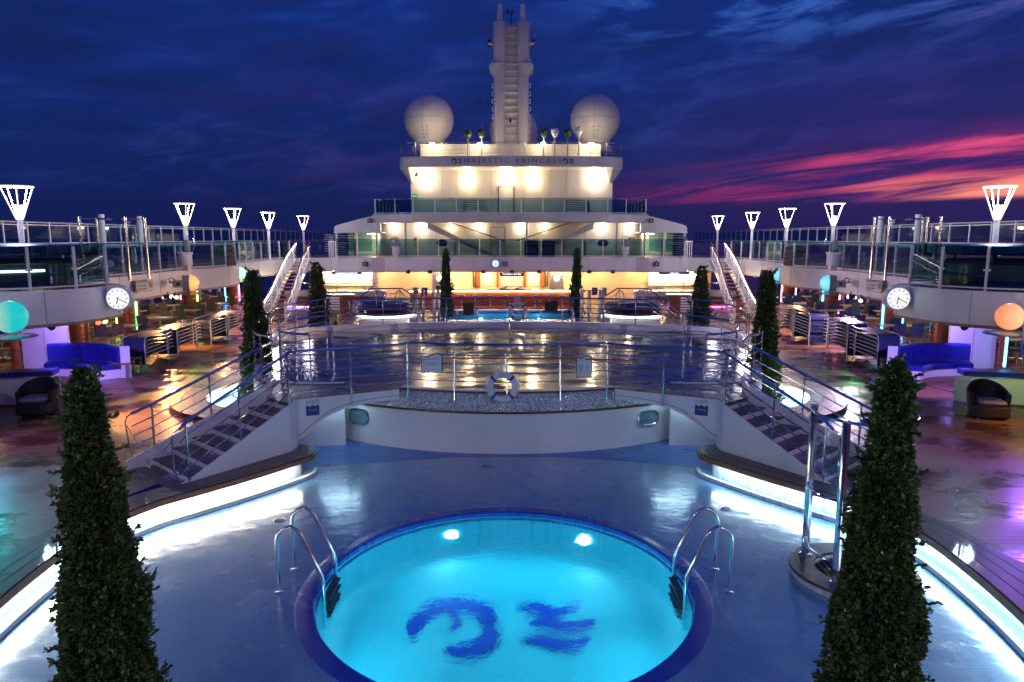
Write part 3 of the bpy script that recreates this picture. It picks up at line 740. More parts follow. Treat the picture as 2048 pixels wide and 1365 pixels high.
# ---------------------------------------------------------------- raised stage
SZ = 1.0
half = [(0.0,14.50),(-1.2,14.61),(-2.3,14.92),(-3.4,15.25),(-4.5,15.20),(-5.2,15.45),(-5.85,16.2),(-6.3,17.4),(-6.65,18.9),(-7.0,20.3),(-7.15,21.6),(-6.9,22.9),(-6.2,23.65),(-5.4,24.0),(-4.3,24.35),(-2.6,24.8),(0.0,25.0)]
lp = smooth_path([(x,y,0) for x,y in half], 5)
lp = [(p[0],p[1]) for p in lp]
outline = lp+[(-x,y) for x, y in lp[::-1][1:-1]]
stage = thing('raised_stage', 'raised round stage with wet dark mosaic floor and white curved front wall', 'stage', (0,19.6,PF))
inner = [(x*0.9995, 19.6+(y-19.6)*0.9995) for x, y in outline]
struct_floor = sheet('stage_floor', outline, [], SZ-0.0, M['stage']); struct_floor.parent = stage; struct_floor.location = -Vector(stage.location)
# front wall: circle of radius 6.6
fw = [(x, wall_y(x)) for x in np.linspace(-5.0, 5.0, 41)]
mb = MB(); mb.wall(fw, PF, 0.485, 0.12, side=1); mb.build('front_wall', M['white'], stage, world=True, smooth=True)
fw2 = [(x, wall_y(x)-0.03) for x in np.linspace(-4.2, 4.2, 37)]
mb = MB(); mb.wall(fw2, 0.487, 0.53, 0.16, side=1); mb.build('lower_trim', M['brown'], stage, world=True)
fw3 = [(x, wall_y(x)-0.002) for x in np.linspace(-4.2, 4.2, 37)]
mb = MB(); mb.wall(fw3, 0.533, 0.925, 0.1, side=1); mb.build('glitter_band', M['glitter'], stage, world=True)
fw4 = [(x, wall_y(x)-0.03) for x in np.linspace(-2.3, 2.3, 25)]
mb = MB(); mb.wall(fw4, 0.928, 0.972, 0.14, side=1); mb.build('upper_trim', M['brown'], stage, world=True)
fw5 = [(x, wall_y(x)-0.015) for x in np.linspace(-2.3, 2.3, 25)]
mb = MB(); mb.wall(fw5, 0.974, 1.004, 0.10, side=1); mb.build('edge_strip', M['white'], stage, world=True)
for s in (-1, 1):
    side = [(s*-p[0], p[1]) for p in lp if p[1] > 15.18 and p[0] < -3.6]
    mb = MB(); mb.wall(side, PF, 0.90, 0.10, side=1 if s == -1 else -1); mb.build('side_wall', M['white'], stage, world=True)
    mb = MB(); mb.wall(offset_path(side, 0.03 if s == 1 else -0.03), 0.902, 0.955, 0.14, side=1 if s == -1 else -1); mb.build('side_trim', M['teak_edge'], stage, world=True)
    low = [p for p in side if p[1] < 20]
    mb = MB(); mb.wall(offset_path(low, 0.05 if s == 1 else -0.05), 0.957, 1.02, 0.12, side=1 if s == -1 else -1); mb.build('side_edge', M['white'], stage, world=True, smooth=True)
    kb = [p for p in side if p[1] >= 21.0]+[(s*2.6,24.8),(s*0.02,25.0)]
    mb = MB(); mb.wall(kb, 0.957, 1.20, 0.26, side=1 if s == -1 else -1); mb.build('kerb', M['white'], stage, world=True, smooth=True)
    for k, (yy, zz) in enumerate(((25.0,0.95),(25.45,0.75))):
        mb = MB(); mb.rbox((s*4.6,yy+0.35,zz/2), (2.0,0.6,zz), 0.1); mb.build('step', M['white'], stage, world=True)
    # oval window in the front wall
    cx = s*3.15 if s > 0 else -3.35; cyw = wall_y(cx)-0.015; zc = 0.20
    def oval(rx, rz, n=24): return [(rx*(abs(math.cos(t))**0.62)*math.copysign(1,math.cos(t)), rz*(abs(math.sin(t))**0.62)*math.copysign(1,math.sin(t))) for t in [2*math.pi*i/n for i in range(n)]]
    ang = math.atan2(cx, 6.6)*0.95
    def ovpt(p, d): return (cx+p[0]*math.cos(ang)+d*math.sin(ang), cyw+p[0]*math.sin(ang)-d*math.cos(ang), zc+p[1])
    mb = MB(); mb.tube([ovpt(p, 0.012) for p in oval(0.26,0.165)], 0.022, 6, closed=True)
    fr = mb.build('window_frame', M['chrome'], stage, world=True, smooth=True)
    mb = MB(); pts = [ovpt(p, 0.006) for p in oval(0.25,0.155)]; mb.add(pts+[ovpt((0,0),0.006)], [(i,(i+1)%24,24) for i in range(24)])
    g_ = vary('ripple_glass', (0.10,0.20,0.24), (0.18,0.32,0.36), (0.08,0.2), nscale=14, bump=0.8, bscale=45) if s == -1 else g_
    mb.build('pane', g_, fr)
    fr.children[0].data.transform(Matrix.Translation(-Vector(stage.location)))
# ---------------------------------------------------------------- stairs and bridge wings
def lerp2(a, b, t): return (a[0]+(b[0]-a[0])*t, a[1]+(b[1]-a[1])*t)
F1, F7, B1, B7 = (5.44,11.57), (4.25,13.30), (6.56,12.57), (4.86,13.82)
def Fp(i): return lerp2(F1, F7, (i-1)/6)
def Bp(i): return lerp2(B1, B7, (i-1)/6)
def staircase(s, label):
    t = thing('pool_staircase', label, 'staircase', (s*5.4, 12.6, 0), group='stairs up to the stage')
    for i in range(0, 8):
        z = i/7
        f0, b0 = Fp(i), Bp(i); f1, b1 = Fp(i+1), Bp(i+1)
        if i == 0: z = 0.012
        if i < 7:
            # overhang the nose a little
            mb = MB(); e = 0.03
            dx, dy = (f1[0]-f0[0])*0.06, (f1[1]-f0[1])*0.06
            poly = [(s*(f0[0]-dx),f0[1]-dy),(s*(b0[0]-dx),b0[1]-dy),(s*(b1[0]-dx*0.2),b1[1]-dy*0.2),(s*(f1[0]-dx*0.2),f1[1]-dy*0.2)]
            mb.prism(poly, z-0.035 if i else 0.003, z); mb.build('tread', M['tread'], t, world=True)
        if i >= 1:
            mb = MB(); k = 0.01
            dx, dy = (f1[0]-f0[0])*0.1, (f1[1]-f0[1])*0.1
            poly = [(s*f0[0],f0[1]),(s*b0[0],b0[1]),(s*(b0[0]+dx),b0[1]+dy),(s*(f0[0]+dx),f0[1]+dy)]
            mb.prism(poly, z-1/7+0.001, z-0.037); mb.build('riser', M['white'], t, world=True)
    # front wall under the flight: sloped top following the noses, then the arched bridge face
    pa = Fp(-0.4)
    P = [(s*pa[0],pa[1]),(s*F1[0],F1[1]),(s*F7[0],F7[1]),(s*4.24,13.62)]
    mb = MB(); mb.wall(P, [PF]*4, [-0.04,0.10,0.985,1.0], 0.03, side=-1 if s < 0 else 1)
    mb.build('front_wall', M['white'], t, world=True)
    # arched face
    xs = [4.24,4.10,3.85,3.6,3.35,3.1,2.75,2.3]; bz = [0.14,0.22,0.45,0.62,0.71,0.75,0.78,0.80]
    P = [(s*x, 13.62+(4.24-x)/1.94*0.98) for x in xs]
    mb = MB(); mb.wall(P, bz, 1.0, 0.12, side=1 if s < 0 else -1); mb.build('arched_face', M['white'], t, world=True)
    mb = MB(); mb.tube([(p[0],p[1]-0.012,z+0.085) for p, z in zip(P, bz)], 0.008, 6); mb.build('seam_line', M['seam'], t, world=True)
    # back parapet
    P = [(s*x, y) for x, y in (Bp(-0.3), Bp(1), Bp(7), (4.95,14.35), (5.2,15.2))]
    mb = MB(); mb.wall(P, [0.0,0.0,0.0,0.0,0.3], [0.16,0.36,1.22,1.22,1.22], 0.07, side=-1 if s > 0 else 1); mb.build('back_parapet', M['white'], t, world=True)
    # walkway boards on top of the wing
    poly = [(s*x,y) for x, y in ((4.25,13.30),(4.86,13.82),(5.0,14.4),(5.05,15.35),(4.5,15.22),(3.4,15.26),(2.3,14.93),(2.28,14.62),(4.24,13.64))]
    mb = MB(); mb.prism(poly, 0.93, 1.006); mb.build('walkway', M['tread'], t, world=True)
    # cool lamp under the bridge wing
    mb = MB(); mb.box((s*3.75,14.95,0.86), (0.9,0.10,0.05), R(20)*-s); mb.build('underside_lamp', M['bridgelamp'], t, world=True)
    return t
stL = staircase(-1, 'white staircase with dark treads rising to the stage, left of the pool')
stR = staircase(1, 'white staircase with dark treads rising to the stage, right of the pool')
def safety_sign(s, label):
    x = 3.92*s; y = 13.62+(4.24-3.92)/1.94*0.98-0.012
    a = math.atan2(0.98, -1.94*s) if s < 0 else math.atan2(-0.98, 1.94)
    a = math.atan2(0.98, 1.94)*(1 if s < 0 else -1)
    t = thing('safety_sign', label, 'sign', (x, y-0.006, 0.64), a, 'pool safety signs')
    mb = MB(); mb.box((0,0,0.165), (0.27,0.008,0.33)); mb.build('panel', M['paper'], t)
    n = 14; vs = []; fs = []
    for i in range(n+1):
        u = -0.13+0.26*i/n; vs += [(u,-0.006,0.006),(u,-0.006,0.205+0.016*math.sin(i/n*math.pi*5))]
    for i in range(n): fs.append((2*i,2*i+2,2*i+3,2*i+1))
    mb = MB(); mb.add(vs, fs); mb.build('blue_waves', M['signblue'], t)
    text('lettering', 'pool & whirlpool\nsafety', 0.036, M['signblue'], t, (0,-0.007,0.285), ext=0.001, world=False)
    text('small_print', 'swim at your own risk\nno diving or running', 0.02, M['paper'], t, (0,-0.008,0.12), ext=0.001, world=False)
safety_sign(-1, 'blue and white pool safety sign on the bridge face, left')
safety_sign(1, 'blue and white pool safety sign on the bridge face, right')

# ---------------------------------------------------------------- railings
def railing(name, label, path, h, nbars, posts, cat='railing', mat='chrome', r=0.028, rb=0.0125, loc=None, group=None, drop=0.0, cap=None, pr=0.019, gap0=None, post_mat=None):
    """path: list of floor points (x,y,z); posts: indices or spacing"""
    P = [Vector(p) for p in path]
    t = thing(name, label, cat, tuple(P[len(P)//2]) if loc is None else loc, group=group)
    mb = MB(); mb.tube([p+Vector((0,0,h)) for p in P], r, 8); mb.build('handrail', M[cap or mat], t, smooth=True, world=True)
    for k in range(nbars):
        zz = h*(k+1)/(nbars+1)*0.96
        mb = MB(); mb.tube([p+Vector((0,0,zz)) for p in P], rb, 5); mb.build('rail_bar', M[mat], t, smooth=True, world=True)
    if isinstance(posts, (int, float)): pp = resample([tuple(p) for p in P], posts)
    else: pp = posts
    for q in pp:
        mb = MB(); mb.tube([(q[0],q[1],q[2]-drop),(q[0],q[1],q[2]+h-r*0.5)], pr, 8); mb.build('post', M[post_mat or mat], t, smooth=True, world=True)
    return t
# front rail: up the left stair, over the bridge, down the right stair
def side_front(s):
    return [(s*5.50,11.42,0.02),(s*F1[0],F1[1]-0.03,0.12),(s*4.24,13.30,1.0),(s*4.16,13.62,1.0),(s*3.2,14.08,1.0),(s*2.28,14.48,1.0)]
mid = [(x, wall_y(x)-0.06, 1.0) for x in np.linspace(-2.1, 2.1, 15)]
fl = side_front(-1); fr_ = side_front(1)[::-1]
fpath = fl+mid+fr_
fposts = [fl[1], (-4.86,12.42,0.55), fl[2], (-3.2,14.08,1.0)]+[(x, wall_y(x)-0.07, 1.0) for x in (-2.15,-1.12,0,1.12,2.15)]+[(3.2,14.08,1.0),(4.86,12.42,0.55),fr_[-3],fr_[-2]]
rf = railing('bridge_railing', 'long steel railing across the bridge in front of the stage and down both stairs', fpath, 0.98, 4, fposts, drop=0.22)
for s in (-1, 1):     # rounded returns at the stair feet
    p = Vector(side_front(s)[0]); mb = MB()
    mb.tube([p+Vector((0,0,0.98)), p+Vector((s*0.06,-0.07,0.95)), p+Vector((s*0.08,-0.10,0.86)), p+Vector((s*0.08,-0.10,0.30)), p+Vector((s*0.05,-0.06,0.22)), p+Vector((0,0.02,0.20))], 0.014, 8)
    mb.build('end_loop', M['chrome'], rf, smooth=True, world=True)
def back_path(s):
    edge = [(p[0]*-s, p[1]) for p in lp if 15.45 < p[1] < 20.6]
    pts = [(s*6.84,12.42,0.02),(s*B1[0],B1[1]+0.05,0.15),(s*4.98,14.02,1.0),(s*5.02,14.8,1.0)]
    return pts+[(p[0]*1.01,p[1],1.0) for p in edge]
for s, nm in ((-1,'left'),(1,'right')):
    bp_ = back_path(s)
    pth = bp_
    rb_ = railing('stage_railing', 'steel railing along the %s stair back and the %s edge of the stage'%(nm,nm), pth, 1.0, 4, [pth[1], lerp3:=tuple((Vector(pth[1])+Vector(pth[2]))/2), pth[2]]+resample(pth[3:], 1.25)[1:], drop=0.12, group='stage side railings')
    p = Vector(pth[0]); mb = MB()
    mb.tube([p+Vector((0,0,1.0)), p+Vector((s*0.05,-0.06,0.96)), p+Vector((s*0.07,-0.09,0.86)), p+Vector((s*0.05,-0.05,0.40)), p+Vector((s*0.02,-0.02,0.20)), p+Vector((-s*0.03,0.03,0.18))], 0.013, 8)
    mb.build('end_loop', M['chrome'], rb_, smooth=True, world=True)
    # inner loop rail round the side bay
    lpth = smooth_path([(s*4.55,15.9,1.0),(s*5.3,16.3,1.0),(s*5.75,17.4,1.0),(s*5.9,18.6,1.0),(s*5.5,19.5,1.0),(s*5.0,19.7,1.0)], 5)
    railing('bay_railing', 'curved steel railing looping inside the %s bay of the stage'%nm, lpth, 1.0, 4, 1.3, group='bay railings')
    # outer rail by the moat step
    op = smooth_path([(s*7.1,20.7,1.0),(s*7.25,21.6,1.05),(s*7.0,22.95,1.1),(s*6.25,23.75,1.18)], 5)
    railing('corner_railing', 'steel railing round the far %s corner of the stage'%nm, op, 0.95, 4, 1.1, group='corner railings')
    # chain across the stair foot with a small round sign
    a = Vector((s*6.90,12.33,0.86)); b = Vector((s*5.56,11.32,0.86))
    ch = thing('stair_chain', 'sagging chain with a small no entry card across the foot of the %s stairs'%nm, 'chain', tuple((a+b)/2), group='chains across stair feet')
    pts = [a.lerp(b, i/16)+Vector((0,0,-0.42*math.sin(math.pi*i/16))) for i in range(17)]
    mb = MB(); mb.tube(pts, 0.009, 5); mb.build('chain', M['grey'], ch, world=True)
    c_ = pts[7]; mb = MB(); mb.box((c_.x,c_.y,c_.z-0.14), (0.15,0.006,0.24), math.atan2(a.y-b.y, a.x-b.x)); cd = mb.build('card', M['paper'], ch, world=True)
    ang = math.atan2(a.y-b.y, a.x-b.x); dv = Vector((math.cos(ang), math.sin(ang), 0)); nv = Vector((0.3*-s,-1,0)).normalized()*0.008
    mb = MB(); mb.tube([c_+Vector((0,0,-0.15))+nv+dv*(0.055*math.cos(q))+Vector((0,0,0.055*math.sin(q))) for q in [2*math.pi*i/14 for i in range(14)]], 0.009, 4, closed=True)
    mb.build('red_ring', M['redtxt'], ch, world=True)
# far railing of the stage
fp = [(-5.5,24.02,1.2),(-4.3,24.38,1.2),(-2.6,24.83,1.2),(0,25.03,1.2),(2.6,24.83,1.2),(4.3,24.38,1.2),(5.5,24.02,1.2)]
fps = smooth_path(fp, 5)
railing('far_stage_railing', 'steel railing along the far kerb of the stage with lifebuoy and boards hung on it', fps, 0.86, 4, 1.12, drop=0.05)
# boat hook on front rail
mb = MB(); mb.tube([(-1.27,14.47,1.70),(1.0,14.42,1.70),(2.72,14.2,1.70)], 0.017, 8); tag(mb.build('rescue_pole', M['red'], None, smooth=True), 'long thin red rescue pole lying along the bridge railing', 'pole')
def lifebuoy(label, loc, r, tilt=0.0, rope=True):
    t = thing('lifebuoy', label, 'lifebuoy', loc, group='lifebuoys on stage railings')
    mb = MB(); pts = [(r*math.cos(a), 0, r*math.sin(a)) for a in [2*math.pi*i/36 for i in range(36)]]
    mb.tube(pts, r*0.26, 12, closed=True); ring = mb.build('ring', M['paper'], t, smooth='all')
    for k in range(4):
        a0 = math.pi/4+k*math.pi/2
        mb = MB(); mb.tube([(r*math.cos(a0+d), 0, r*math.sin(a0+d)) for d in (-0.11,-0.04,0.04,0.11)], r*0.275, 12, caps=False); mb.build('blue_band', M['signblue'], ring, smooth='all')
    if rope:
        rr = r*1.30
        for k in range(4):
            a0 = math.pi/4+k*math.pi/2
            mb = MB(); mb.tube([((r*1.26+0.035*math.sin(math.pi*j/6)*1.2)*math.cos(a0+j/6*math.pi/2), -0.01, (r*1.26+0.035*math.sin(math.pi*j/6)*-0.6)*math.sin(a0+j/6*math.pi/2)) for j in range(7)], 0.008, 5); mb.build('grab_line', M['rope'], t)
        for k in range(4):
            x = -0.05+0.03*k
            mb = MB(); mb.tube([(x*0.4,-0.02,r+0.33),(x-0.05,-0.05,r+0.16),(x,-0.11,r-0.02),(x+0.04,-0.05,r+0.14),(x*0.4+0.02,-0.02,r+0.33)], 0.011, 5); mb.build('rope_coil', M['rope'], t)
    return t
lifebuoy('white lifebuoy with blue bands on the near bridge railing', (-0.10,14.36,1.10), 0.265)
lifebuoy('white lifebuoy hanging on the far stage railing', (0.30,24.90,1.58), 0.27)
def board(label, loc, w_, h_, frame, face, txt, wavy=True, rz=0.0, lean=0.0):
    t = thing('notice_board', label, 'notice board', loc, rz, 'notice boards on the railings')
    n = 12
    def outline_(k):
        pts = [(-w_/2-k, -h_/2-k), (w_/2+k, -h_/2-k)]
        for i in range(n+1):
            u = 1-i/n; pts.append((-w_/2-k+(w_+2*k)*u, h_/2+k+(0.03*math.sin(u*2*math.pi)*(-1) if wavy else 0)))
        return pts
    for nm, k, y0, y1, mt in (('frame',0.012,0.0,0.03,frame),('face',-0.006,-0.004,-0.002,face)):
        o = outline_(k); m = len(o); mb = MB()
        vs = [(x,y0,z) for x, z in o]+[(x,y1,z) for x, z in o]
        mb.add(vs, [tuple(range(m)), tuple(range(m,2*m))[::-1]]+[(i,(i+1)%m,m+(i+1)%m,m+i) for i in range(m)]); mb.build(nm, M[mt], t)
    if txt:
        for i, (b_, sz, zz, xx) in enumerate(txt): text('lettering', b_, sz, M['ink'], t, (xx,-0.006,zz), ext=0.0008, world=False)
    return t
board('left notice board with curly printed sheet on bridge railing', (-1.57,14.34,1.60), 0.42, 0.36, 'rubber', 'paper', [('BE GOOD TO THE SEA', 0.03, 0.10, -0.02), ('please shower before\nentering the pool and\nmind the wet floor', 0.028, -0.01, 0), ('thank you', 0.03, -0.12, 0.08)])
board('right notice board with pool rules in two columns on bridge railing', (1.60,14.33,1.53), 0.31, 0.42, 'brown', 'paper', [('SWIMMING POOL RULES', 0.022, 0.15, 0)]+[('no diving\nno running\nno glass\nno food\nno pets\nno balls', 0.026, -0.02, -0.075), ('rules\nfor all\nguests\nplease\nread\nfirst', 0.026, -0.02, 0.075)])
board('dark brown back of a board on the far stage railing, left of the lifebuoy', (-1.45,24.93,1.68), 0.36, 0.44, 'brown', 'brown', None, False)
board('black curved-top back of a board on the far stage railing, right of the lifebuoy', (1.50,24.90,1.76), 0.44, 0.34, 'rubber', 'rubber', None)
# ---------------------------------------------------------------- side wading pools with teak rings
for s, nm in ((-1,'left'),(1,'right')):
    t = thing('wading_pool', 'sunken pale blue wading pool with dark teak ring beside the %s stairs'%nm, 'pool', (s*MO[0], MO[1], PF), group='wading pools')
    cx, cy_ = s*MO[0], MO[1]
    mb = MB(); mb.lathe([(2.52,0.40-0.004),(2.52,0.0),(0.01,0.0)], 48, caps=False); mb.build('tiled_basin', M['spatile'], t, smooth=True)
    a0, a1 = (95, 285) if s < 0 else (-105, 85)
    for k in range(12):
        b0 = a0+(a1-a0)*k/12+0.25; b1 = a0+(a1-a0)*(k+1)/12-0.25
        for j in range(3):
            r0 = 2.42+0.30*j+0.006; r1 = 2.42+0.30*(j+1)-0.006
            mb = MB(); mb.lathe([(r0,0.42),(r0,0.50),(r1,0.50),(r1,0.42),(r0,0.42)], 5, a0=b0, a1=b1); mb.build('ring_board', M['teak'], t)
    mb = MB(); mb.lathe([(2.40,0.405),(2.40,0.49)], 40, a0=a0, a1=a1); mb.build('ring_edge', M['teak_edge'], t)
    mb = MB(); mb.lathe([(3.30,0.401),(3.30,0.49)], 40, a0=a0, a1=a1); mb.build('outer_edge', M['teak_edge'], t)
    mb = MB(); mb.lathe([(2.30,0.375),(2.42,0.375),(2.42,0.39),(2.30,0.39),(2.30,0.375)], 24, a0=a0+6, a1=a1-6); mb.build('led_strip', M['spal'], t)
    mb = MB(); mb.rbox((s*-1.2,-0.5,0.12), (0.9,1.6,0.22), 0.15); mb.build('step', M['spatile'], t)
# ---------------------------------------------------------------- shower on the right
sh = thing('glass_shower', 'open round glass shower with steel poles beside the right bench', 'shower', (4.76,9.0,PF))
for k in range(10):
    b0 = 36*k+0.6; b1 = 36*(k+1)-0.6
    mb = MB(); mb.lathe([(0.50,0.09),(0.50,0.13),(0.82,0.13),(0.82,0.09),(0.50,0.09)], 4, a0=b0, a1=b1); mb.build('teak_segment', M['teak'], sh)
mb = MB(); mb.lathe([(0.79,0.0),(0.79,0.088),(0.52,0.088),(0.52,-0.03)], 36, caps=False); mb.build('tiled_kerb', M['benchtile'], sh)
mb = MB()
for k in range(-5, 6):
    hw = math.sqrt(max(0.01, 0.48**2-(k*0.085)**2)); mb.box((k*0.085,0,0.035), (0.045,2*hw,0.03)); mb.box((0,k*0.085,0.030), (2*hw,0.03,0.02))
g = mb.build('floor_grating', M['rubber'], sh)
for a in (140, 225, 20):
    mb = MB(); ca, sa = math.cos(R(a))*0.64, math.sin(R(a))*0.64
    mb.lathe([(0.052,0.13),(0.052,2.30),(0.046,2.325),(0.0,2.33)], 16, (ca,sa,0)); po = mb.build('pole', M['chrome'], sh, smooth=True)
    mb = MB(); mb.lathe([(0.085,0.131),(0.085,0.145),(0.055,0.155)], 16, (ca,sa,0)); mb.build('base_flange', M['chrome'], po, smooth=True)
for (a0, a1) in ((142,223),(227,375)):
    mb = MB(); mb.lathe([(0.60,0.40),(0.60,2.14),(0.612,2.14),(0.612,0.40),(0.60,0.40)], 12, a0=a0+3, a1=a1-3); mb.build('glass_pane', M['glassC'], sh, smooth=True)
for zz in (0.42, 1.25, 2.30):
    mb = MB(); mb.tube([(0.63*math.cos(R(a)),0.63*math.sin(R(a)),zz) for a in range(140, 381, 8)], 0.020, 8); mb.build('hoop', M['chrome'], sh, smooth=True)
mb = MB(); mb.tube([(0.54,0.54,2.0),(0.3,0.3,2.2),(0.12,0.12,2.2)], 0.018, 8); mb.build('shower_arm', M['chrome'], sh, smooth=True)
mb = MB(); mb.lathe([(0.11,2.14),(0.12,2.16),(0.03,2.21)], 16, (0.12,0.12,0)); mb.build('shower_head', M['chrome'], sh, smooth=True)

# ================================================================ UPPER DECK
# plan of the left inner edge of the upper deck (mirrored for the right)
edgeL = [(-12.3,13.2),(-12.3,14.6),(-12.4,15.6)]+[(-12.75+2.08*math.cos(R(a)), 18.9+2.7*math.sin(R(a))) for a in range(-88, 8, 12)]+[(-10.75,19.45),(-11.2,19.75),(-12.2,20.0),(-12.7,20.3)]
edgeL2 = [(-12.78,21.0),(-12.8,22.75),(-12.85,25.0),(-12.9,27.4),(-12.95,28.6)]
edgeB = smooth_path([(-12.95,28.65,0),(-12.55,29.6,0),(-12.45,31.0,0),(-12.6,32.6,0),(-13.0,33.7,0)], 4)
edgeB = [(p[0],p[1]) for p in edgeB]
edgeL3 = [(-13.3,34.2),(-13.6,36),(-13.8,38.5),(-13.75,41),(-13.4,43.2),(-12.6,44.6),(-11.4,45.2)]
edgeF = [(-8.9,45.3),(-8.2,45.9),(8.2,45.9),(8.9,45.3)]
edge_all = edgeL+edgeL2+edgeB+edgeL3
for s, nm in ((-1,'left'),(1,'right')):
    e = [(p[0]*-s, p[1]) for p in edge_all]
    if s == -1: e = edge_all
    poly = e+[(s*11.4,62),(s*19.4,62),(s*19.4,13.2)]
    t = thing('upper_deck', 'white upper deck with curving fascia above the dining area on the %s'%nm, 'deck', (s*16,30,2.0), group='side upper decks')
    o = sheet('deck_floor', poly, [], 2.88, M['deck'], t); o.location = -Vector(t.location)
    o = sheet('soffit', [(p[0]+s*0.05,p[1]) if i < len(e) else p for i, p in enumerate(poly)], [], 2.16, M['soffit'], t); o.location = -Vector(t.location)
    sd = 1 if s > 0 else -1
    for nm2, seg in (('fascia', edgeL), ('fascia', edgeL2), ('fascia', edgeB), ('fascia', edgeL3)):
        sg = seg if s == -1 else [(-p[0],p[1]) for p in seg]
        if seg is not edgeL:
            prevp = {id(edgeL2):edgeL[-1], id(edgeB):edgeL2[-1], id(edgeL3):edgeB[-1]}[id(seg)]
            sg = [(prevp[0]*(1 if s == -1 else -1), prevp[1])]+sg
        mb = MB(); mb.wall(sg, 2.10, 2.92, 0.10, side=-sd); mb.build('fascia', M['white'], t, world=True, smooth=True)
        for jp in resample([(p[0],p[1],0) for p in sg], 2.6)[1:-1]:
            mb = MB(); mb.box((jp[0]-s*0.004,jp[1],2.51), (0.012,0.012,0.80)); mb.build('fascia_seam', M['seam'], t, world=True)
        mb = MB(); mb.wall(offset_path(sg, -sd*-0.0-sd*0.02), 2.02, 2.098, 0.16, side=-sd); mb.build('soffit_trim', M['soffit'], t, world=True)
t = thing('near_pilaster', 'white rounded deck corner cut off at the right edge of the photo', 'deck corner', (11.3,14.0,2.0))
pil = [(12.4,15.2),(11.6,15.1),(11.0,14.8),(10.62,14.3),(10.5,13.6),(10.5,12.6),(12.4,12.6)]
mb = MB(); mb.prism(pil, 2.10, 2.92); mb.build('fascia', M['white'], t, world=True)
mb = MB(); mb.prism([(x*0.999+0.02,y*0.998) for x, y in pil], 2.02, 2.098); mb.build('soffit_trim', M['soffit'], t, world=True)
# the deck the picture is taken from, out of view; carries the added lanterns
t = thing('near_cross_deck', 'white upper deck edge below the camera at the near end of the pool', 'deck', (0,-4,2.0))
mb = MB(); mb.box((0,-5.0,2.50), (26.0,9.0,0.74)); mb.build('slab', M['white'], t, world=True)
mb = MB(); mb.box((0,-5.0,2.875), (25.8,8.8,0.01)); mb.build('deck_floor', M['deck'], t, world=True)
# far cross deck in front of the superstructure
t = thing('upper_cross_deck', 'white upper deck front with long fascia above the pool bar', 'deck', (0,46,2.0))
poly = [(-11.4,45.2)]+edgeF+[(11.4,45.2),(11.4,62),(-11.4,62)]
o = sheet('deck_floor', poly, [], 2.884, M['deck'], t); o.location = -Vector(t.location)
o = sheet('soffit', poly, [], 2.14, M['cream'], t); o.location = -Vector(t.location)
ff = [(-11.4,45.2)]+edgeF+[(11.4,45.2)]
mb = MB(); mb.wall(ff, 2.10, 2.93, 0.10, side=1); mb.build('fascia', M['white'], t, world=True)
for x in (-7.4,-5.0,-2.4,0.1,2.6,5.1,7.5):
    mb = MB(); mb.box((x,45.895,2.51), (0.014,0.014,0.80)); mb.build('fascia_seam', M['seam'], t, world=True)
mb = MB(); mb.wall(offset_path(ff, 0.06), 2.0, 2.098, 0.10, side=1); mb.build('lower_trim', M['white'], t, world=True)
mb = MB(); mb.wall(offset_path(ff, 0.04), 1.965, 1.998, 0.14, side=1); mb.build('brown_trim', M['brown'], t, world=True)

# ---------------------------------------------------------------- glass balustrades
def balustrade(label, path, z, h, step, top=None, mid=False, glass='glassT', gz=(0.12,0.0), post='post', group=None, pw=(0.05,0.07), overs=0.0, base=True):
    pts = resample([(p[0],p[1],z) for p in path], step)
    c = pts[len(pts)//2]
    t = thing('glass_balustrade', label, 'balustrade', c, group=group)
    for p, q in zip(pts, pts[1:]):
        a = Vector(p[:2]); b = Vector(q[:2]); d = (b-a); l = d.length; ang = math.atan2(d.y, d.x); m = (a+b)/2
        mb = MB(); mb.box((m.x,m.y,z+(gz[0]+h+overs-gz[1])/2), (l-pw[0]-0.03, 0.012, h+overs-gz[0]-gz[1]), ang); mb.build('glass_panel', M[glass], t, world=True)
        if base:
            mb = MB(); mb.box((m.x,m.y,z+0.07), (l-0.02, 0.03, 0.035), ang); mb.build('bottom_rail', M[post], t, world=True)
        if mid:
            mb = MB(); mb.box((m.x,m.y,z+h*0.86), (l, 0.035, 0.03), ang); mb.build('mid_rail', M['brown'], t, world=True)
    for i, p in enumerate(pts):
        q = pts[min(i+1,len(pts)-1)]; q0 = pts[max(i-1,0)]; ang = math.atan2(q[1]-q0[1], q[0]-q0[0])
        mb = MB(); mb.box((p[0],p[1],z+h/2), (pw[0], pw[1], h), ang)
        po = mb.build('post', M[post], t, world=True)
        if step < 1.6 and not top:
            mb = MB(); mb.box((p[0],p[1],z+h*0.48), (0.15, 0.05, 0.05), ang); mb.build('clamp', M[post], po, world=True)
    if top:
        mb = MB(); mb.tube([(p[0],p[1],z+h) for p in pts], 0.03, 8); mb.build('handrail', M[top], t, world=True, smooth=True)
    return t
inner_dir = lambda pts, s, d: [(p[0]-s*d*-1, p[1]) for p in pts]
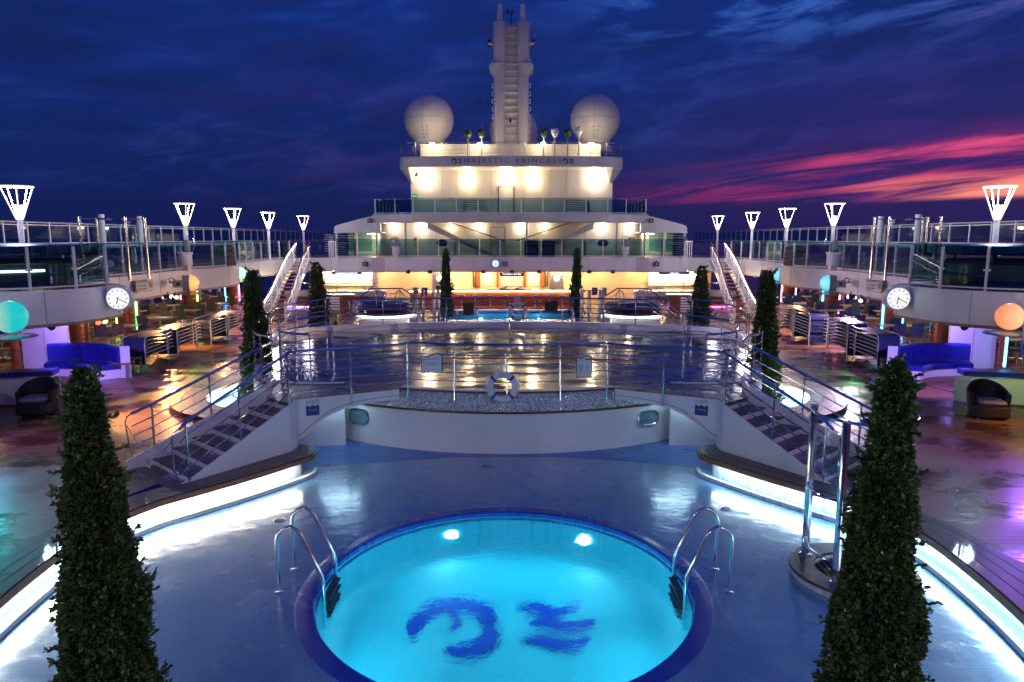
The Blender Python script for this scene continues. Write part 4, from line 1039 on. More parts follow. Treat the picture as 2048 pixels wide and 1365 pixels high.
for s, nm in ((-1,'left'),(1,'right')):
    g1 = [(p[0]*-s+s*0.12, p[1]) for p in edgeL[2:-1]]
    balustrade('glass balustrade on the rounded near bulge of the %s upper deck'%nm, g1, 2.92, 1.05, 1.0, overs=0.06, group='upper deck balustrades')
    g2 = [(p[0]*-s+s*0.12, p[1]) for p in edgeL2+edgeB]
    balustrade('glass balustrade on the straight middle run of the %s upper deck'%nm, g2, 2.92, 1.05, 1.25, overs=0.06, group='upper deck balustrades')
    g3 = [(p[0]*-s+s*0.12, p[1]) for p in edgeL3[:5]]
    balustrade('glass balustrade on the far run of the %s upper deck beside the stairs'%nm, g3, 2.92, 1.05, 1.25, overs=0.06, group='upper deck balustrades')
    # high outer walkway with its own glass screen
    wk = thing('outer_walkway', 'raised outer walkway slab along the %s side of the ship'%nm, 'walkway', (s*19.6,40,3.7), group='outer walkways')
    mb = MB(); mb.box((s*19.9,42,3.80), (2.0,64,0.16)); mb.build('slab', M['grey'], wk, world=True)
    mb = MB(); mb.box((s*18.88,42,3.84), (0.05,64,0.10)); mb.build('slab_edge', M['white'], wk, world=True)
    for yy in np.arange(16, 74, 5.0):
        mb = MB(); mb.box((s*19.2,yy,3.33), (0.16,0.16,0.86)); mb.build('support_post', M['post'], wk, world=True)
    balustrade('glass screen with double top rail on the %s outer walkway'%nm, [(s*19.0,12),(s*19.0,73)], 3.90, 0.90, 1.33, top='tube', group='outer walkway screens', gz=(0.10,0.12), overs=0.0)
    mb = MB(); mb.box((s*19.0,42.5,4.70), (0.035,61,0.035)); 
    o = mb.build('second_rail', M['tube'], wk, world=True)
    # wall of windows of the dining area
    ww = thing('window_wall', 'row of tall dark windows with white mullions behind the %s dining area'%nm, 'window', (s*19.1,30,0), group='side window walls')
    mb = MB(); mb.box((s*19.15,32,0.15), (0.12,44,0.30)); mb.build('sill_wall', M['cream'], ww, world=True)
    for i, yy in enumerate(np.arange(14, 54, 1.45)):
        mb = MB(); mb.box((s*19.12,yy,1.22), (0.14,0.22,1.84)); mb.build('mullion', M['white2'], ww, world=True)
        mb = MB(); mb.box((s*19.16,yy+0.725,1.22), (0.012,1.23,1.84)); mb.build('pane', M['glassN'], ww, world=True)
    mb = MB(); mb.tube([(s*18.6,14,1.15),(s*18.6,53,1.15)], 0.035, 8); mb.build('wooden_rail', M['wood'], ww, world=True)
    # lamp standards; the last two per side are unseen, added to light the trees
    for i, (xx, yy) in enumerate(((13.76,20),(13.70,30),(13.70,35.1),(13.82,40.5),(13.8,47.2),(13.76,10.0),(6.5,-2.2))):
        ln = ['nearest','second','third','fourth','farthest','side','added unseen hindmost'][i]
        L0 = thing('deck_lamp', '%s white cone lantern lamp post on the %s upper deck'%(ln,nm), 'lamp post', (s*xx,yy,2.88), group='cone lantern posts')
        mb = MB(); mb.lathe([(0.075,0.0),(0.075,1.80),(0.05,1.86)], 12); mb.build('post', M['post'], L0, smooth=True)
        mb = MB(); mb.lathe([(0.07,1.80),(0.10,1.92),(0.115,2.0),(0.11,2.22)], 12); core = mb.build('lamp_core', M['lantern_core'], L0, smooth=True)
        rt = 0.40
        for k in range(5):
            a = 2*math.pi*k/5+0.26
            mb = MB(); mb.tube([(0.08*math.cos(a),0.08*math.sin(a),1.82),(rt*math.cos(a),rt*math.sin(a),2.72)], 0.017, 6); mb.build('rib', M['lantern'], L0)
        mb = MB(); mb.tube([(rt*math.cos(a),rt*math.sin(a),2.73) for a in [2*math.pi*j/24 for j in range(24)]], 0.019, 6, closed=True); mb.build('top_ring', M['lantern'], L0, smooth=True)
        point('lamp_glow', (s*xx,yy,2.88+2.45), (0.94,0.86,1.0), (25 if yy > 45 else 70) if yy > 0 else 150, 0.28, L0)
    # ceiling of clutter: lifted screens on posts at the walkway gate
    for k, yy in enumerate((32.5, 35.8)):
        mb = MB(); mb.lathe([(0.14,0),(0.14,1.35),(0.0,1.36)], 12); o = mb.build('walkway_post', M['post'], None, smooth=True); o.location = (s*18.7,yy,3.9)
        tag(o, 'thick white post at the %s walkway gate, %s of two'%(nm, ('nearer','farther')[k]), 'post', 'walkway gate posts')

# cross-deck balustrade and its rails
balustrade('long glass balustrade along the upper deck above the pool bar', [(-11.2,45.35)]+[(-9.0,45.5),(-8.3,46.05),(8.3,46.05),(9.0,45.5)]+[(11.2,45.35)], 2.93, 1.06, 1.35, mid=True, overs=0.12)

# ---------------------------------------------------------------- superstructure
sup = thing('superstructure', 'floodlit white superstructure tiers at the end of the pool deck', 'superstructure', (0,54,2.88))
# lower tier wall
wx = 10.0
lw = [(-wx,58),(-wx,53.0),(-9.6,52.3),(-8.9,52.0),(8.9,52.0),(9.6,52.3),(wx,53.0),(wx,58)]
mb = MB(); mb.wall(lw, 2.885, 5.30, 0.2, side=1); lowall = mb.build('lower_wall', M['white2'], sup, world=True, smooth=True)
for i in range(13):
    x = -8.2+i*1.37; mb = MB(); mb.box((x,51.995,4.05), (0.012,0.012,2.3)); mb.build('panel_joint', M['seam'], lowall, world=True)
# second deck slab with fascia
sl = [(-9.05,47.2),(-8.0,47.2),(-7.2,46.7),(-6.4,46.45),(6.4,46.45),(7.2,46.7),(8.0,47.2),(9.05,47.2)]
poly = sl+[(9.05,58),(-9.05,58)]
mb = MB(); mb.prism(poly, 5.24, 5.26); mb.build('deck_soffit', M['white2'], sup, world=True)
mb = MB(); mb.prism(poly, 5.70, 5.72); mb.build('deck_floor', M['grey'], sup, world=True)
mb = MB(); mb.wall(sl, 5.20, 5.74, 0.10, side=1); mb.build('deck_fascia', M['white2'], sup, world=True)
for s in (-1, 1):
    mb = MB(); mb.wall([(s*9.05,47.25),(s*9.05,58)], 5.20, 5.74, 0.10, side=1 if s < 0 else -1); mb.build('side_fascia', M['white2'], sup, world=True)
for x in (-6.97,-0.86,1.08,7.05):
    mb = MB(); mb.lathe([(0.06,2.885),(0.06,5.20)], 10, (x,47.0,0)); mb.build('pillar', M['post'], sup, world=True, smooth=True)
# upper tier wall
uw = [(-7.3,60),(-7.3,52.3),(7.45,52.3),(7.45,60)]
mb = MB(); mb.wall(uw, 5.72, 9.42, 0.2, side=1); upwall = mb.build('upper_wall', M['white2'], sup, world=True)
for x in (-5.0,-3.95,-1.4,0.95,1.75,2.9,4.1,5.0):
    mb = MB(); mb.box((x,52.293,7.5), (0.014,0.014,3.4)); mb.build('panel_joint', M['seam'], upwall, world=True)
# top platform: bowed front with flared underside
pf = [(-7.95,53.5),(-7.95,51.6),(-7.7,50.9),(-7.2,50.4),(-5.2,50.05),(-2.6,49.85),(0,49.8),(2.6,49.85),(5.2,50.05),(7.2,50.4),(7.8,50.9),(8.05,51.6),(8.05,53.5)]
pf = [(p[0],p[1]) for p in smooth_path([(a,b,0) for a,b in pf], 3)]
mb = MB(); mb.wall(pf, 9.08, 9.80, 0.12, side=1); fas = mb.build('name_fascia', M['white2'], sup, world=True, smooth=True)
under = [(p[0]*0.93, 52.25 if abs(p[0])<7 else 52.3) for p in pf]
vs = []; fs = []
for p in pf: vs.append((p[0],p[1],9.085))
for p in pf:
    x = max(-7.28,min(7.43,p[0])); vs.append((x, 52.295, 9.05 if abs(p[0]) < 7.0 else 8.15))
n = len(pf)
for i in range(n-1): fs.append((i,i+1,n+i+1,n+i))
mb = MB(); mb.add(vs, fs); mb.build('flared_soffit', M['white2'], sup, world=True, smooth=True)
poly = pf+[(8.05,60),(-7.95,60)]
mb = MB(); mb.prism(poly, 9.76, 9.79); mb.build('platform_floor', M['white2'], sup, world=True)
text('name_lettering', 'M A J E S T I C   P R I N C E S S', 0.46, M['ink'], sup, (0.14,49.775,9.44), ext=0.006, width=6.7, bold=-0.004)
for s in (-1, 1):
    mb = MB(); emblem(mb, 0.14+s*3.86, 9.44, 0.30, 49.83, flat=False); mb.build('emblem', M['ink'], sup, world=True)
# low white housing on the platform
mb = MB(); mb.box((0,53.4,10.32), (13.0,3.0,1.06)); mb.build('platform_house', M['white2'], sup, world=True)
hs = [(-6.5,51.9),(6.5,51.9)]
for k in range(5):
    mb = MB(); mb.box((0,51.89,9.98+k*0.20), (12.9,0.014,0.014)); mb.build('plate_seam', M['seam'], sup, world=True)
# doors
def door(x, y, z, w_, h_, label):
    mb = MB(); mb.box((x,y-0.02,z+h_/2), (w_,0.05,h_)); d = mb.build('door', M['white2'], sup, world=True)
    mb = MB()
    for dx in (-w_/2-0.04, w_/2+0.04): mb.box((x+dx,y-0.03,z+h_/2), (0.05,0.08,h_+0.1))
    mb.box((x,y-0.03,z+h_+0.04), (w_+0.02,0.08,0.05)); mb.build('door_frame', M['brass'], d, world=True)
    mb = MB(); mb.box((x+w_*0.38,y-0.07,z+h_*0.47), (0.05,0.05,0.14)); mb.build('handle', M['steel'], d, world=True)
    d['label'] = label
door(-0.95,51.99,2.90,0.95,1.98,'white steel door in the lower wall')
door(-0.33,52.29,5.74,1.05,2.1,'white steel door in the upper wall')
# bulkhead lamps
def bulkhead(x, y, z, big, label, var=1.0, cool=0.0):
    t = thing('bulkhead_lamp', label, 'wall lamp', (x,y,z), group='upper wall lamps' if big else 'lower wall lamps')
    k = 1.0 if big else 0.62
    mb = MB(); mb.box((0,0.02,0.0), (0.50*k,0.06,0.40*k)); mb.build('housing', M['post'], t)
    mb = MB(); mb.rbox((0,-0.10*k,0), (0.44*k,0.18*k,0.34*k), 0.05*k); mb.build('lens', M['bulb' if big else 'bulb2'], t)
    point('lamp_glow', (x,y-0.42*k-0.1,z-0.05), (1.0,0.70+0.10*cool,0.36+0.26*cool), (7 if big else 4.5)*var, 0.12, t)
for i, x in enumerate((-6.15,-3.15,-0.28,1.62,6.12)):
    bulkhead(x, 52.24, 8.32, True, 'bright wall lamp under the name platform, %s from the left'%('first','second','third','fourth','fifth')[i], (1.15,0.8,1.1,0.75,1.3)[i], (0.8,0.0,0.5,0.0,0.9)[i])
for i, x in enumerate((-8.61,-6.61,-4.35,-2.34,0.79,2.47,6.73,8.78)):
    bulkhead(x, 51.93, 4.92, False, 'round wall lamp on the lower superstructure wall, %s from the left'%('first','second','third','fourth','fifth','sixth','seventh','eighth')[i], (0.9,1.2,0.8,0.9,1.15,0.8,1.25,0.95)[i], (0.7,0.8,0.2,0.3,0.5,0.1,0.8,0.9)[i])
# stairs seen in silhouette against the lower wall
for s, nm in ((-1,'left'),(1,'right')):
    t = thing('deck_stair', 'slanting white staircase with wooden handrail against the lower wall, %s of the door'%nm, 'staircase', (s*3.6,49.5,2.88), group='superstructure stairs')
    x0, x1 = s*5.7, s*1.3
    for yy, nm2 in ((48.8,'near_stringer'),(50.2,'far_stringer')):
        mb = MB(); n_ = 1
        vs = [(x0,yy,5.24),(x1,yy,3.0),(x1,yy,2.9),(x0-s*-0.0,yy,4.80)]
        vs = vs+[(a,b+0.08,c) for a,b,c in vs]; mb.add(vs, [(0,1,2,3),(7,6,5,4),(0,4,5,1),(1,5,6,2),(2,6,7,3),(3,7,4,0)]); mb.build(nm2, M['white2'], t, world=True)
    for k in range(12):
        f = (k+0.5)/12; mb = MB(); mb.box((x0+(x1-x0)*f,49.52,5.1+(2.95-5.1)*f), (0.30,1.3,0.04)); mb.build('tread', M['grey'], t, world=True)
    mb = MB(); mb.tube([(x0+s*-1.5,50.25,5.24),(x1-s*0.9,50.25,3.95)], 0.04, 8); mb.build('handrail', M['wood'], t, world=True)
    for k in range(7):
        mb = MB(); mb.tube([(x0-s*(0.2+0.19*k),50.25,5.22),(x1-s*(0.08+0.12*k)+s*0.3,50.25,3.15+0.12*k)], 0.012, 5); mb.build('rail_bar', M['brass'], t, world=True)
# second deck glass rail
balustrade('glass balustrade with steel handrail on the second superstructure deck', [(-9.0,47.3),(-7.95,47.3),(-7.2,46.82),(-6.4,46.55),(6.4,46.55),(7.2,46.82),(7.95,47.3),(9.0,47.3)], 5.74, 0.98, 1.38, top='steel', gz=(0.08,0.06))
for s, nm in ((-1,'left'),(1,'right')):
    balustrade('glass side balustrade of the second superstructure deck, %s'%nm, [(s*9.0,47.5),(s*9.0,57)], 5.74, 0.98, 1.3, top='steel', gz=(0.08,0.06), group='second deck side balustrades')
    # sloping white wing walls
    mb = MB()
    pr_ = [(s*9.3,5.86),(s*10.9,5.47),(s*12.25,5.12),(s*12.5,5.02),(s*12.6,4.88),(s*12.6,4.60),(s*9.3,4.60)]
    n = len(pr_); vs = [(x,50.6,z) for x, z in pr_]+[(x,51.0,z) for x, z in pr_]
    mb.add(vs, [tuple(range(n)), tuple(range(n,2*n))[::-1]]+[(i,(i+1)%n,n+(i+1)%n,n+i) for i in range(n)])
    t = thing('wing_shelter', 'white sloping wing roof beside the %s end of the superstructure'%nm, 'shelter', (s*11,50.8,2.88), group='wing shelters')
    mb.build('sloped_panel', M['white2'], t, world=True)
    mb = MB(); mb.box((s*10.9,53,4.55), (3.4,5.0,0.10)); mb.build('ceiling', M['white2'], t, world=True)
    mb = MB(); mb.box((s*11.2,54.5,3.7), (2.6,0.1,1.6)); mb.build('back_wall', M['white2'], t, world=True)
    for xx in (9.6, 12.5):
        mb = MB(); mb.lathe([(0.08,2.885),(0.08,4.6)], 10, (s*xx,50.8,0)); mb.build('post', M['post'], t, world=True)
    mb = MB(); mb.box((s*10.4,53,4.47), (0.5,0.9,0.05)); mb.build('ceiling_lamp', M['bulb2'], t, world=True)
    point('lamp_glow', (s*10.4,53,4.25), (1.0,0.74,0.42), 8, 0.1, t)
    for xx in (10.4, 11.6):
        mb = MB(); mb.box((s*xx,50.5,3.9), (1.0,0.012,1.3)); mb.build('glass_panel', M['glassT'], t, world=True)
    mb = MB(); mb.tube([(s*10.95+0.45*math.cos(a),50.44,4.2+0.17*math.sin(a)) for a in [2*math.pi*i/20 for i in range(20)]], 0.015, 5, closed=True); mb.build('oval_emblem', M['dark'], t, world=True)
# platform railing
pr2 = [(p[0]*0.985, p[1]+0.12, 9.80) for p in pf]
railing('platform_railing', 'thin steel railing around the name platform roof', pr2, 0.95, 3, 1.9, mat='steel', r=0.022, rb=0.011, pr=0.02)
# floodlights on the platform
for i, x in enumerate((-5.52,-2.16,2.29,5.65)):
    t = thing('floodlight', 'glaring floodlight on the platform rail, %s from the left'%('first','second','third','fourth')[i], 'floodlight', (x,50.75,10.55), group='platform floodlights')
    mb = MB(); mb.box((0,0.02,0.10), (0.40,0.16,0.24)); mb.build('housing', M['grey'], t)
    mb = MB(); mb.box((0,-0.075,0.10), (0.34,0.02,0.19)); mb.build('front_lens', M['glare'], t)
    mb = MB(); mb.box((0,0.06,0.235), (0.34,0.10,0.02)); mb.build('top_lens', M['flood'], t)
    mb = MB(); mb.box((0,0.115,0.10), (0.34,0.02,0.19)); mb.build('rear_lens', M['flood'], t)
    point('lamp_glow', (x,50.75+0.42,10.85), (1.0,0.74,0.40), 18, 0.12, t)
    mb = MB(); mb.box((0,0.0,-0.37), (0.05,0.05,0.70)); mb.build('bracket', M['grey'], t)
# radomes
for i, (x, y, z, r, lab) in enumerate(((-6.2,55,13.0,1.88,'large white radome left of the mast'),(6.4,55,13.0,1.88,'large white radome right of the mast'),(0.2,60,12.8,2.05,'pale radome half hidden behind the mast'))):
    t = thing('radome', lab, 'radome', (x,y,10.6), group='radomes')
    prof = [(r*0.60,0.55)]
    for k in range(-52, 91, 6): prof.append((r*math.cos(R(k)) if k < 90 else 0.001, z-10.6+r*math.sin(R(k))))
    prof[1] = (prof[1][0]*1.0, prof[1][1])
    mb = MB(); mb.lathe(prof, 36); sh_ = mb.build('shell', M['radome'], t, smooth='all')
    mb = MB(); mb.tube([(1.003*r*math.cos(a),1.003*r*math.sin(a),z-10.6+0.02) for a in [2*math.pi*j/36 for j in range(36)]], 0.014, 4, closed=True); mb.build('seam', M['seam'], sh_)
    for az in (-150,-98,-35,20):
        mb = MB(); mb.tube([(1.003*r*math.cos(R(k))*math.cos(R(az)),1.003*r*math.cos(R(k))*math.sin(R(az)),z-10.6+1.003*r*math.sin(R(k))) for k in range(-50, 86, 8)], 0.012, 4); mb.build('seam', M['seam'], sh_)
    mb = MB(); mb.lathe([(r*0.72,0.0),(r*0.72,0.45),(r*0.62,0.56)], 24); mb.build('pedestal', M['white2'], t, smooth=True)
    for k in range(8):
        mb = MB(); u = -95+(k%2)*12-6; vv = -22-(k//2)*9
        mb.box((1.0*r*math.cos(R(vv))*math.cos(R(u)),1.0*r*math.cos(R(vv))*math.sin(R(u)),z-10.6+r*math.sin(R(vv))), (0.05,0.05,0.10)); mb.build('hatch_bolt', M['dark'], sh_)
# searchlights under covers
for i, (x, z, mt, lab) in enumerate(((-3.04,11.44,'greencover','green'),(-2.05,11.51,'greencover','green'),(2.36,11.51,'greencover','green'),(3.13,11.54,'paper','grey'),(4.05,11.48,'greencover','green'),(4.82,11.65,'paper','grey'))):
    t = thing('searchlight', 'searchlight wrapped in a %s cover on the platform, %s from the left'%(lab,('first','second','third','fourth','fifth','sixth')[i]), 'searchlight', (x,51.2,9.8), group='covered searchlights')
    mb = MB(); mb.lathe([(0.05,0.0),(0.05,z-9.8-0.22)], 8); mb.build('pole', M['grey'], t)
    mb = MB(); rr = 0.26
    prof = [(0.05,-0.34),(0.16,-0.25),(rr,-0.05),(rr*1.05,0.15),(rr*0.9,0.27),(0.001,0.30)]
    mb.lathe([(a,b+z-9.8) for a, b in prof], 10)
    mb.v = [(v[0]+random.uniform(-.03,.03),v[1]+random.uniform(-.03,.03),v[2]+random.uniform(-.02,.02)) for v in mb.v]
    mb.build('cover', M[mt], t)
# ---------------------------------------------------------------- mast
mast = thing('mast', 'tall white ribbed radar mast rising behind the name platform', 'mast', (0.05,54,9.8))
def column_prof(x0, x1, zb, zt, y0, y1, cxx): pass
for s in (-1, 1):
    mb = MB(); hw0 = 0.52
    cx = 0.05+s*0.88
    prof = [(9.8,0.42,0.62),(16.0,0.40,0.55),(16.05,0.38,0.52),(17.4,0.46,0.6),(19.6,0.46,0.62),(19.7,0.40,0.55)]
    vs = []; fs = []; n = 12
    for z, a, b in prof:
        for k in range(n):
            t_ = 2*math.pi*k/n; ex = 0.55
            c_, s_ = math.cos(t_), math.sin(t_)
            vs.append((cx+a*math.copysign(abs(c_)**ex,c_), 54+b*math.copysign(abs(s_)**ex,s_), z))
    for i in range(len(prof)-1):
        for k in range(n): fs.append((i*n+k,i*n+(k+1)%n,(i+1)*n+(k+1)%n,(i+1)*n+k))
    fs.append(tuple(range((len(prof)-1)*n,len(prof)*n)))
    mb.add(vs, fs); mb.build('leg_column', M['white2'], mast, world=True, smooth=True)
    for k in range(13):
        z = 10.3+k*0.55
        if 15.6 < z < 16.8: continue
        mb = MB(); mb.tube([(0.05+s*1.26,53.75,z+0.18),(0.05+s*1.40,53.75,z+0.12),(0.05+s*1.40,53.75,z-0.12),(0.05+s*1.26,53.75,z-0.18)], 0.04, 6); mb.build('side_rung', M['white2'], mast, world=True)
    # bracket wings
    mb = MB(); pr_ = [(0.05+s*0.7,16.75),(0.05+s*1.45,16.72),(0.05+s*1.62,16.55),(0.05+s*1.58,16.3),(0.05+s*1.28,15.95),(0.05+s*1.2,15.9)]
    n = len(pr_); vs = [(x,53.1,z) for x, z in pr_]+[(x,54.6,z) for x, z in pr_]
    mb.add(vs, [tuple(range(n)), tuple(range(n,2*n))[::-1]]+[(i,(i+1)%n,n+(i+1)%n,n+i) for i in range(n)]); mb.build('bracket_wing', M['white2'], mast, world=True)
    mb = MB(); mb.tube([(0.05+s*1.2,53.8,18.2),(0.05+s*1.68,53.8,18.2)], 0.13, 10); mb.build('yard_stub', M['white2'], mast, world=True)
    mb = MB(); mb.tube([(0.05+s*1.6,53.8,18.0),(0.05+s*1.6,53.8,18.5)], 0.09, 8); mb.build('lamp_pod', M['dark'], mast, world=True)
    mb = MB(); mb.tube([(0.05+s*1.2,53.75,18.55),(0.05+s*1.72,53.75,18.55),(0.05+s*1.72,53.75,17.8),(0.05+s*1.2,53.75,17.75)], 0.018, 5); mb.build('yard_guard', M['steel'], mast, world=True)
    mb = MB(); mb.tube([(0.05+s*1.22,53.7,17.5),(0.05+s*1.42,53.7,17.35),(0.05+s*1.42,53.7,17.05),(0.05+s*1.22,53.7,16.95)], 0.018, 5); mb.build('hoop', M['steel'], mast, world=True)
    # horns
    mb = MB(); x0 = 0.05+s*0.86
    vs = [(x0-0.22,53.8,19.65),(x0+0.22,53.8,19.65),(x0+0.22,54.3,19.65),(x0-0.22,54.3,19.65),(x0-s*0.04-0.14,53.9,21.0),(x0-s*0.04+0.12,53.9,21.0),(x0-s*0.04+0.12,54.2,21.0),(x0-s*0.04-0.14,54.2,21.0)]
    mb.add(vs, [(0,1,2,3),(4,5,6,7),(0,1,5,4),(1,2,6,5),(2,3,7,6),(3,0,4,7)]); mb.build('horn', M['white2'], mast, world=True)
mb = MB(); mb.box((0.05,54.05,14.7), (1.05,0.3,9.8)); mb.build('web_panel', M['white2'], mast, world=True)
for k in range(19):
    mb = MB(); mb.box((0.05,53.78,10.3+k*0.50), (0.99,0.25,0.06)); mb.build('shelf_rib', M['white2'], mast, world=True)
mb = MB(); mb.tube([(0.05,53.8,19.5),(0.0,53.8,20.1),(0.15,53.8,20.4)], 0.05, 6); mb.tube([(0.10+0.13*math.cos(a),53.8,20.45+0.13*math.sin(a)) for a in [2*math.pi*i/12 for i in range(12)]], 0.03, 5, closed=True); mb.box((-0.22,53.8,20.4),(0.16,0.1,0.26))
mb.build('camera_cluster', M['dark'], mast, world=True)
mb = MB(); mb.lathe([(0.02,-0.25),(0.09,-0.2),(0.09,-0.05),(0.02,0.1)], 8, (-0.02,53.6,12.85)); mb.build('hanging_lamp', M['dark'], mast, world=True)
for i, (a, b, lab) in enumerate(((( -1.6,53.9,18.0),(-3.3,51.3,11.3),'stay wire from the mast yard down to the left'),((-1.6,53.9,18.0),(-2.1,51.3,11.4),'inner stay wire left of the mast'),((1.65,53.9,18.0),(5.5,51.5,11.9),'stay wire from the mast yard down to the right'),((1.65,53.9,18.0),(3.1,51.5,11.5),'middle stay wire right of the mast'),((1.65,53.9,18.0),(2.5,51.5,11.3),'inner stay wire right of the mast'),((-1.65,53.9,18.2),(-2.1,53.9,26),'beaded wire rising from the left mast yard'),((1.7,53.9,18.2),(2.5,53.9,26),'plain wire rising from the right mast yard'))):
    mb = MB(); mb.tube([a,b], 0.014 if i != 5 else 0.022, 5)
    if i == 5:
        for k in range(16):
            p = Vector(a).lerp(Vector(b), k/16); mb.box(p, (0.09,0.09,0.14))
    tag(mb.build('stay_wire', M['steel'], None), lab, 'wire', 'mast stay wires')

# ================================================================ BAR AND BUFFET under the far cross deck
bar = thing('pool_bar', 'long pool bar counter with red wood front and lit cream back wall', 'bar', (0,43.5,0))
mb = MB(); mb.box((0,48.0,1.05), (12.6,0.1,2.1)); mb.build('back_wall', M['cream'], bar, world=True)
mb = MB(); mb.box((-0.9,42.45,0.50), (10.4,0.12,1.0)); fr = mb.build('counter_front', M['redwood'], bar, world=True)
for k in range(8):
    mb = MB(); mb.box((-5.4+k*1.29,42.383,0.50), (0.015,0.014,0.98)); mb.build('panel_joint', M['brass'], fr, world=True)
mb = MB(); mb.box((-0.9,42.6,1.04), (10.8,0.66,0.06)); mb.build('counter_top', M['cream'], bar, world=True)
mb = MB(); mb.box((-0.9,42.33,0.985), (10.4,0.03,0.03)); mb.build('counter_light', M['warmstrip'], bar, world=True)
mb = MB(); mb.box((-0.9,42.25,0.02), (10.6,0.4,0.04)); mb.build('kick_step', M['teak_edge'], bar, world=True)
mb = MB(); mb.tube([(-5.6,42.15,0.55),(3.9,42.15,0.55)], 0.02, 6); mb.build('foot_rail', M['steel'], bar, world=True)
for x0, x1 in ((-1.9,-1.15),(-0.62,0.82),(1.15,1.95)):
    w_ = x1-x0; mb = MB(); mb.box(((x0+x1)/2,47.9,1.45), (w_,0.06,1.0)); pn = mb.build('display_panel', M['paper'], bar, world=True)
    nx = max(5, int(w_/0.135)); nz = 7
    for i in range(nx):
        for j in range(nz):
            mb = MB(); mb.box((x0+w_*(i+0.5)/nx,47.865,1.0+0.9*(j+0.5)/nz), (0.07,0.012,0.07)); mb.build('niche', M['soffit'], pn, world=True)
for x in (-2.2,-0.88,0.98,2.15):
    mb = MB(); mb.box((x,47.85,1.45), (0.26 if abs(x)>1.5 else 0.14,0.16,1.2)); mb.build('wood_pillar', M['wood'], bar, world=True)
for x in (-2.45,2.45):
    mb = MB(); mb.box((x,47.85,1.45), (0.24,0.1,1.1)); cs = mb.build('bottle_case', M['dark'], bar, world=True)
    for k in range(5):
        mb = MB(); mb.lathe([(0.05,0),(0.05,0.13),(0.02,0.17),(0.02,0.2)], 8, (x,47.76,0.95+0.21*k)); mb.build('bottle', M['brass'], cs, world=True)
mb = MB(); mb.box((-0.05,46.6,2.06), (10.0,0.10,0.05)); mb.build('valance_light', M['warmstrip'], bar, world=True)
sg = thing('bar_sign', 'dark bar sign with pale neon lettering hung over the counter centre', 'sign', (0.10,45.35,1.85))
mb = MB(); mb.rbox((0,0,0.0), (1.55,0.06,0.24), 0.02); mb.build('panel', M['ink'], sg)
text('lettering', 'Fountain Pool Bar', 0.17, M['white_txt'], sg, (0,-0.04,0.02), ext=0.003, world=False)
for i, x in enumerate((-4.55,-3.7,-2.9,-2.1,-1.2,-0.3,0.6,1.5,2.3,3.1)):
    t = thing('bar_stool', 'steel bar stool at the pool bar, %s from the left'%('first','second','third','fourth','fifth','sixth','seventh','eighth','ninth','tenth')[i], 'stool', (x,41.75,0), group='pool bar stools')
    mb = MB(); mb.lathe([(0.20,0),(0.20,0.02),(0.035,0.05),(0.035,0.70)], 14); mb.build('pedestal', M['chrome'], t, smooth=True)
    mb = MB(); mb.lathe([(0.03,0.68),(0.18,0.70),(0.20,0.76),(0.17,0.80),(0.0,0.81)], 14); mb.build('seat', M['cushion'], t, smooth=True)
# small things on the counter
for i, x in enumerate((-0.4,0.5)):
    t = thing('bar_tray', 'dark tray of bar tools on the counter, %s'%('left one','right one')[i], 'tray', (x,42.6,1.07), group='bar trays')
    mb = MB(); mb.box((0,0,0.02), (0.55,0.3,0.03)); mb.build('tray', M['dark'], t)
    mb = MB(); mb.tube([(-0.2,0,0.05),(0.2,0,0.14)], 0.04, 8); mb.build('tool_roll', M['grey'], t)
mb = MB(); mb.box((-4.4,42.5,1.18), (0.22,0.04,0.24)); tag(mb.build('menu_card', M['ink'], None), 'small dark menu card standing on the left end of the bar', 'menu card')
# service doors with round windows
for i, (x, y) in enumerate(((-4.85,47.9),(3.15,47.9),(-9.6,47.9),(9.9,47.9))):
    t = thing('service_door', 'steel door with a round lit window, %s'%('left of the bar','right of the bar','beside the left buffet','beside the right buffet')[i], 'door', (x,y,0), group='round window doors')
    mb = MB(); mb.box((0,0,1.0), (0.95,0.06,2.0)); mb.build('leaf', M['steel'], t)
    mb = MB(); mb.lathe([(0.0,0),(0.20,0)], 20); mb.v = [(v[0],-0.04,1.45+v[1]) for v in mb.v]; mb.build('round_window', M['warmstrip'] if False else emit('door_light_%d'%i, (1.0,0.86,0.55), 0.8), t)
    mb = MB(); mb.tube([(0.21*math.cos(a),-0.045,1.45+0.21*math.sin(a)) for a in [2*math.pi*k/20 for k in range(20)]], 0.02, 5, closed=True); mb.build('window_ring', M['chrome'], t)
    mb = MB(); mb.box((0,-0.035,0.25), (0.85,0.02,0.4)); mb.build('kick_plate', M['chrome'], t)
# soffit downlights by the bar
for i, x in enumerate((-10.6,-8.4,-6.2,-4.0,-1.8,1.8,4.0,6.2,8.4,10.6)):
    t = thing('downlight', 'small warm ceiling downlight over the bar front, number %s from the left'%('one','two','three','four','five','six','seven','eight','nine','ten')[i], 'downlight', (x,46.9,2.08), group='bar ceiling downlights')
    mb = MB(); mb.lathe([(0.13,0.055),(0.13,0.0),(0.09,-0.01)], 14); mb.build('rim', M['steel'], t)
    mb = MB(); mb.lathe([(0.0,-0.012),(0.088,-0.012)], 12); mb.build('lens', M['bulb2'], t)
    point('lamp_glow', (x,46.9,1.95), (1.0,0.72,0.40), 14, 0.06, t)
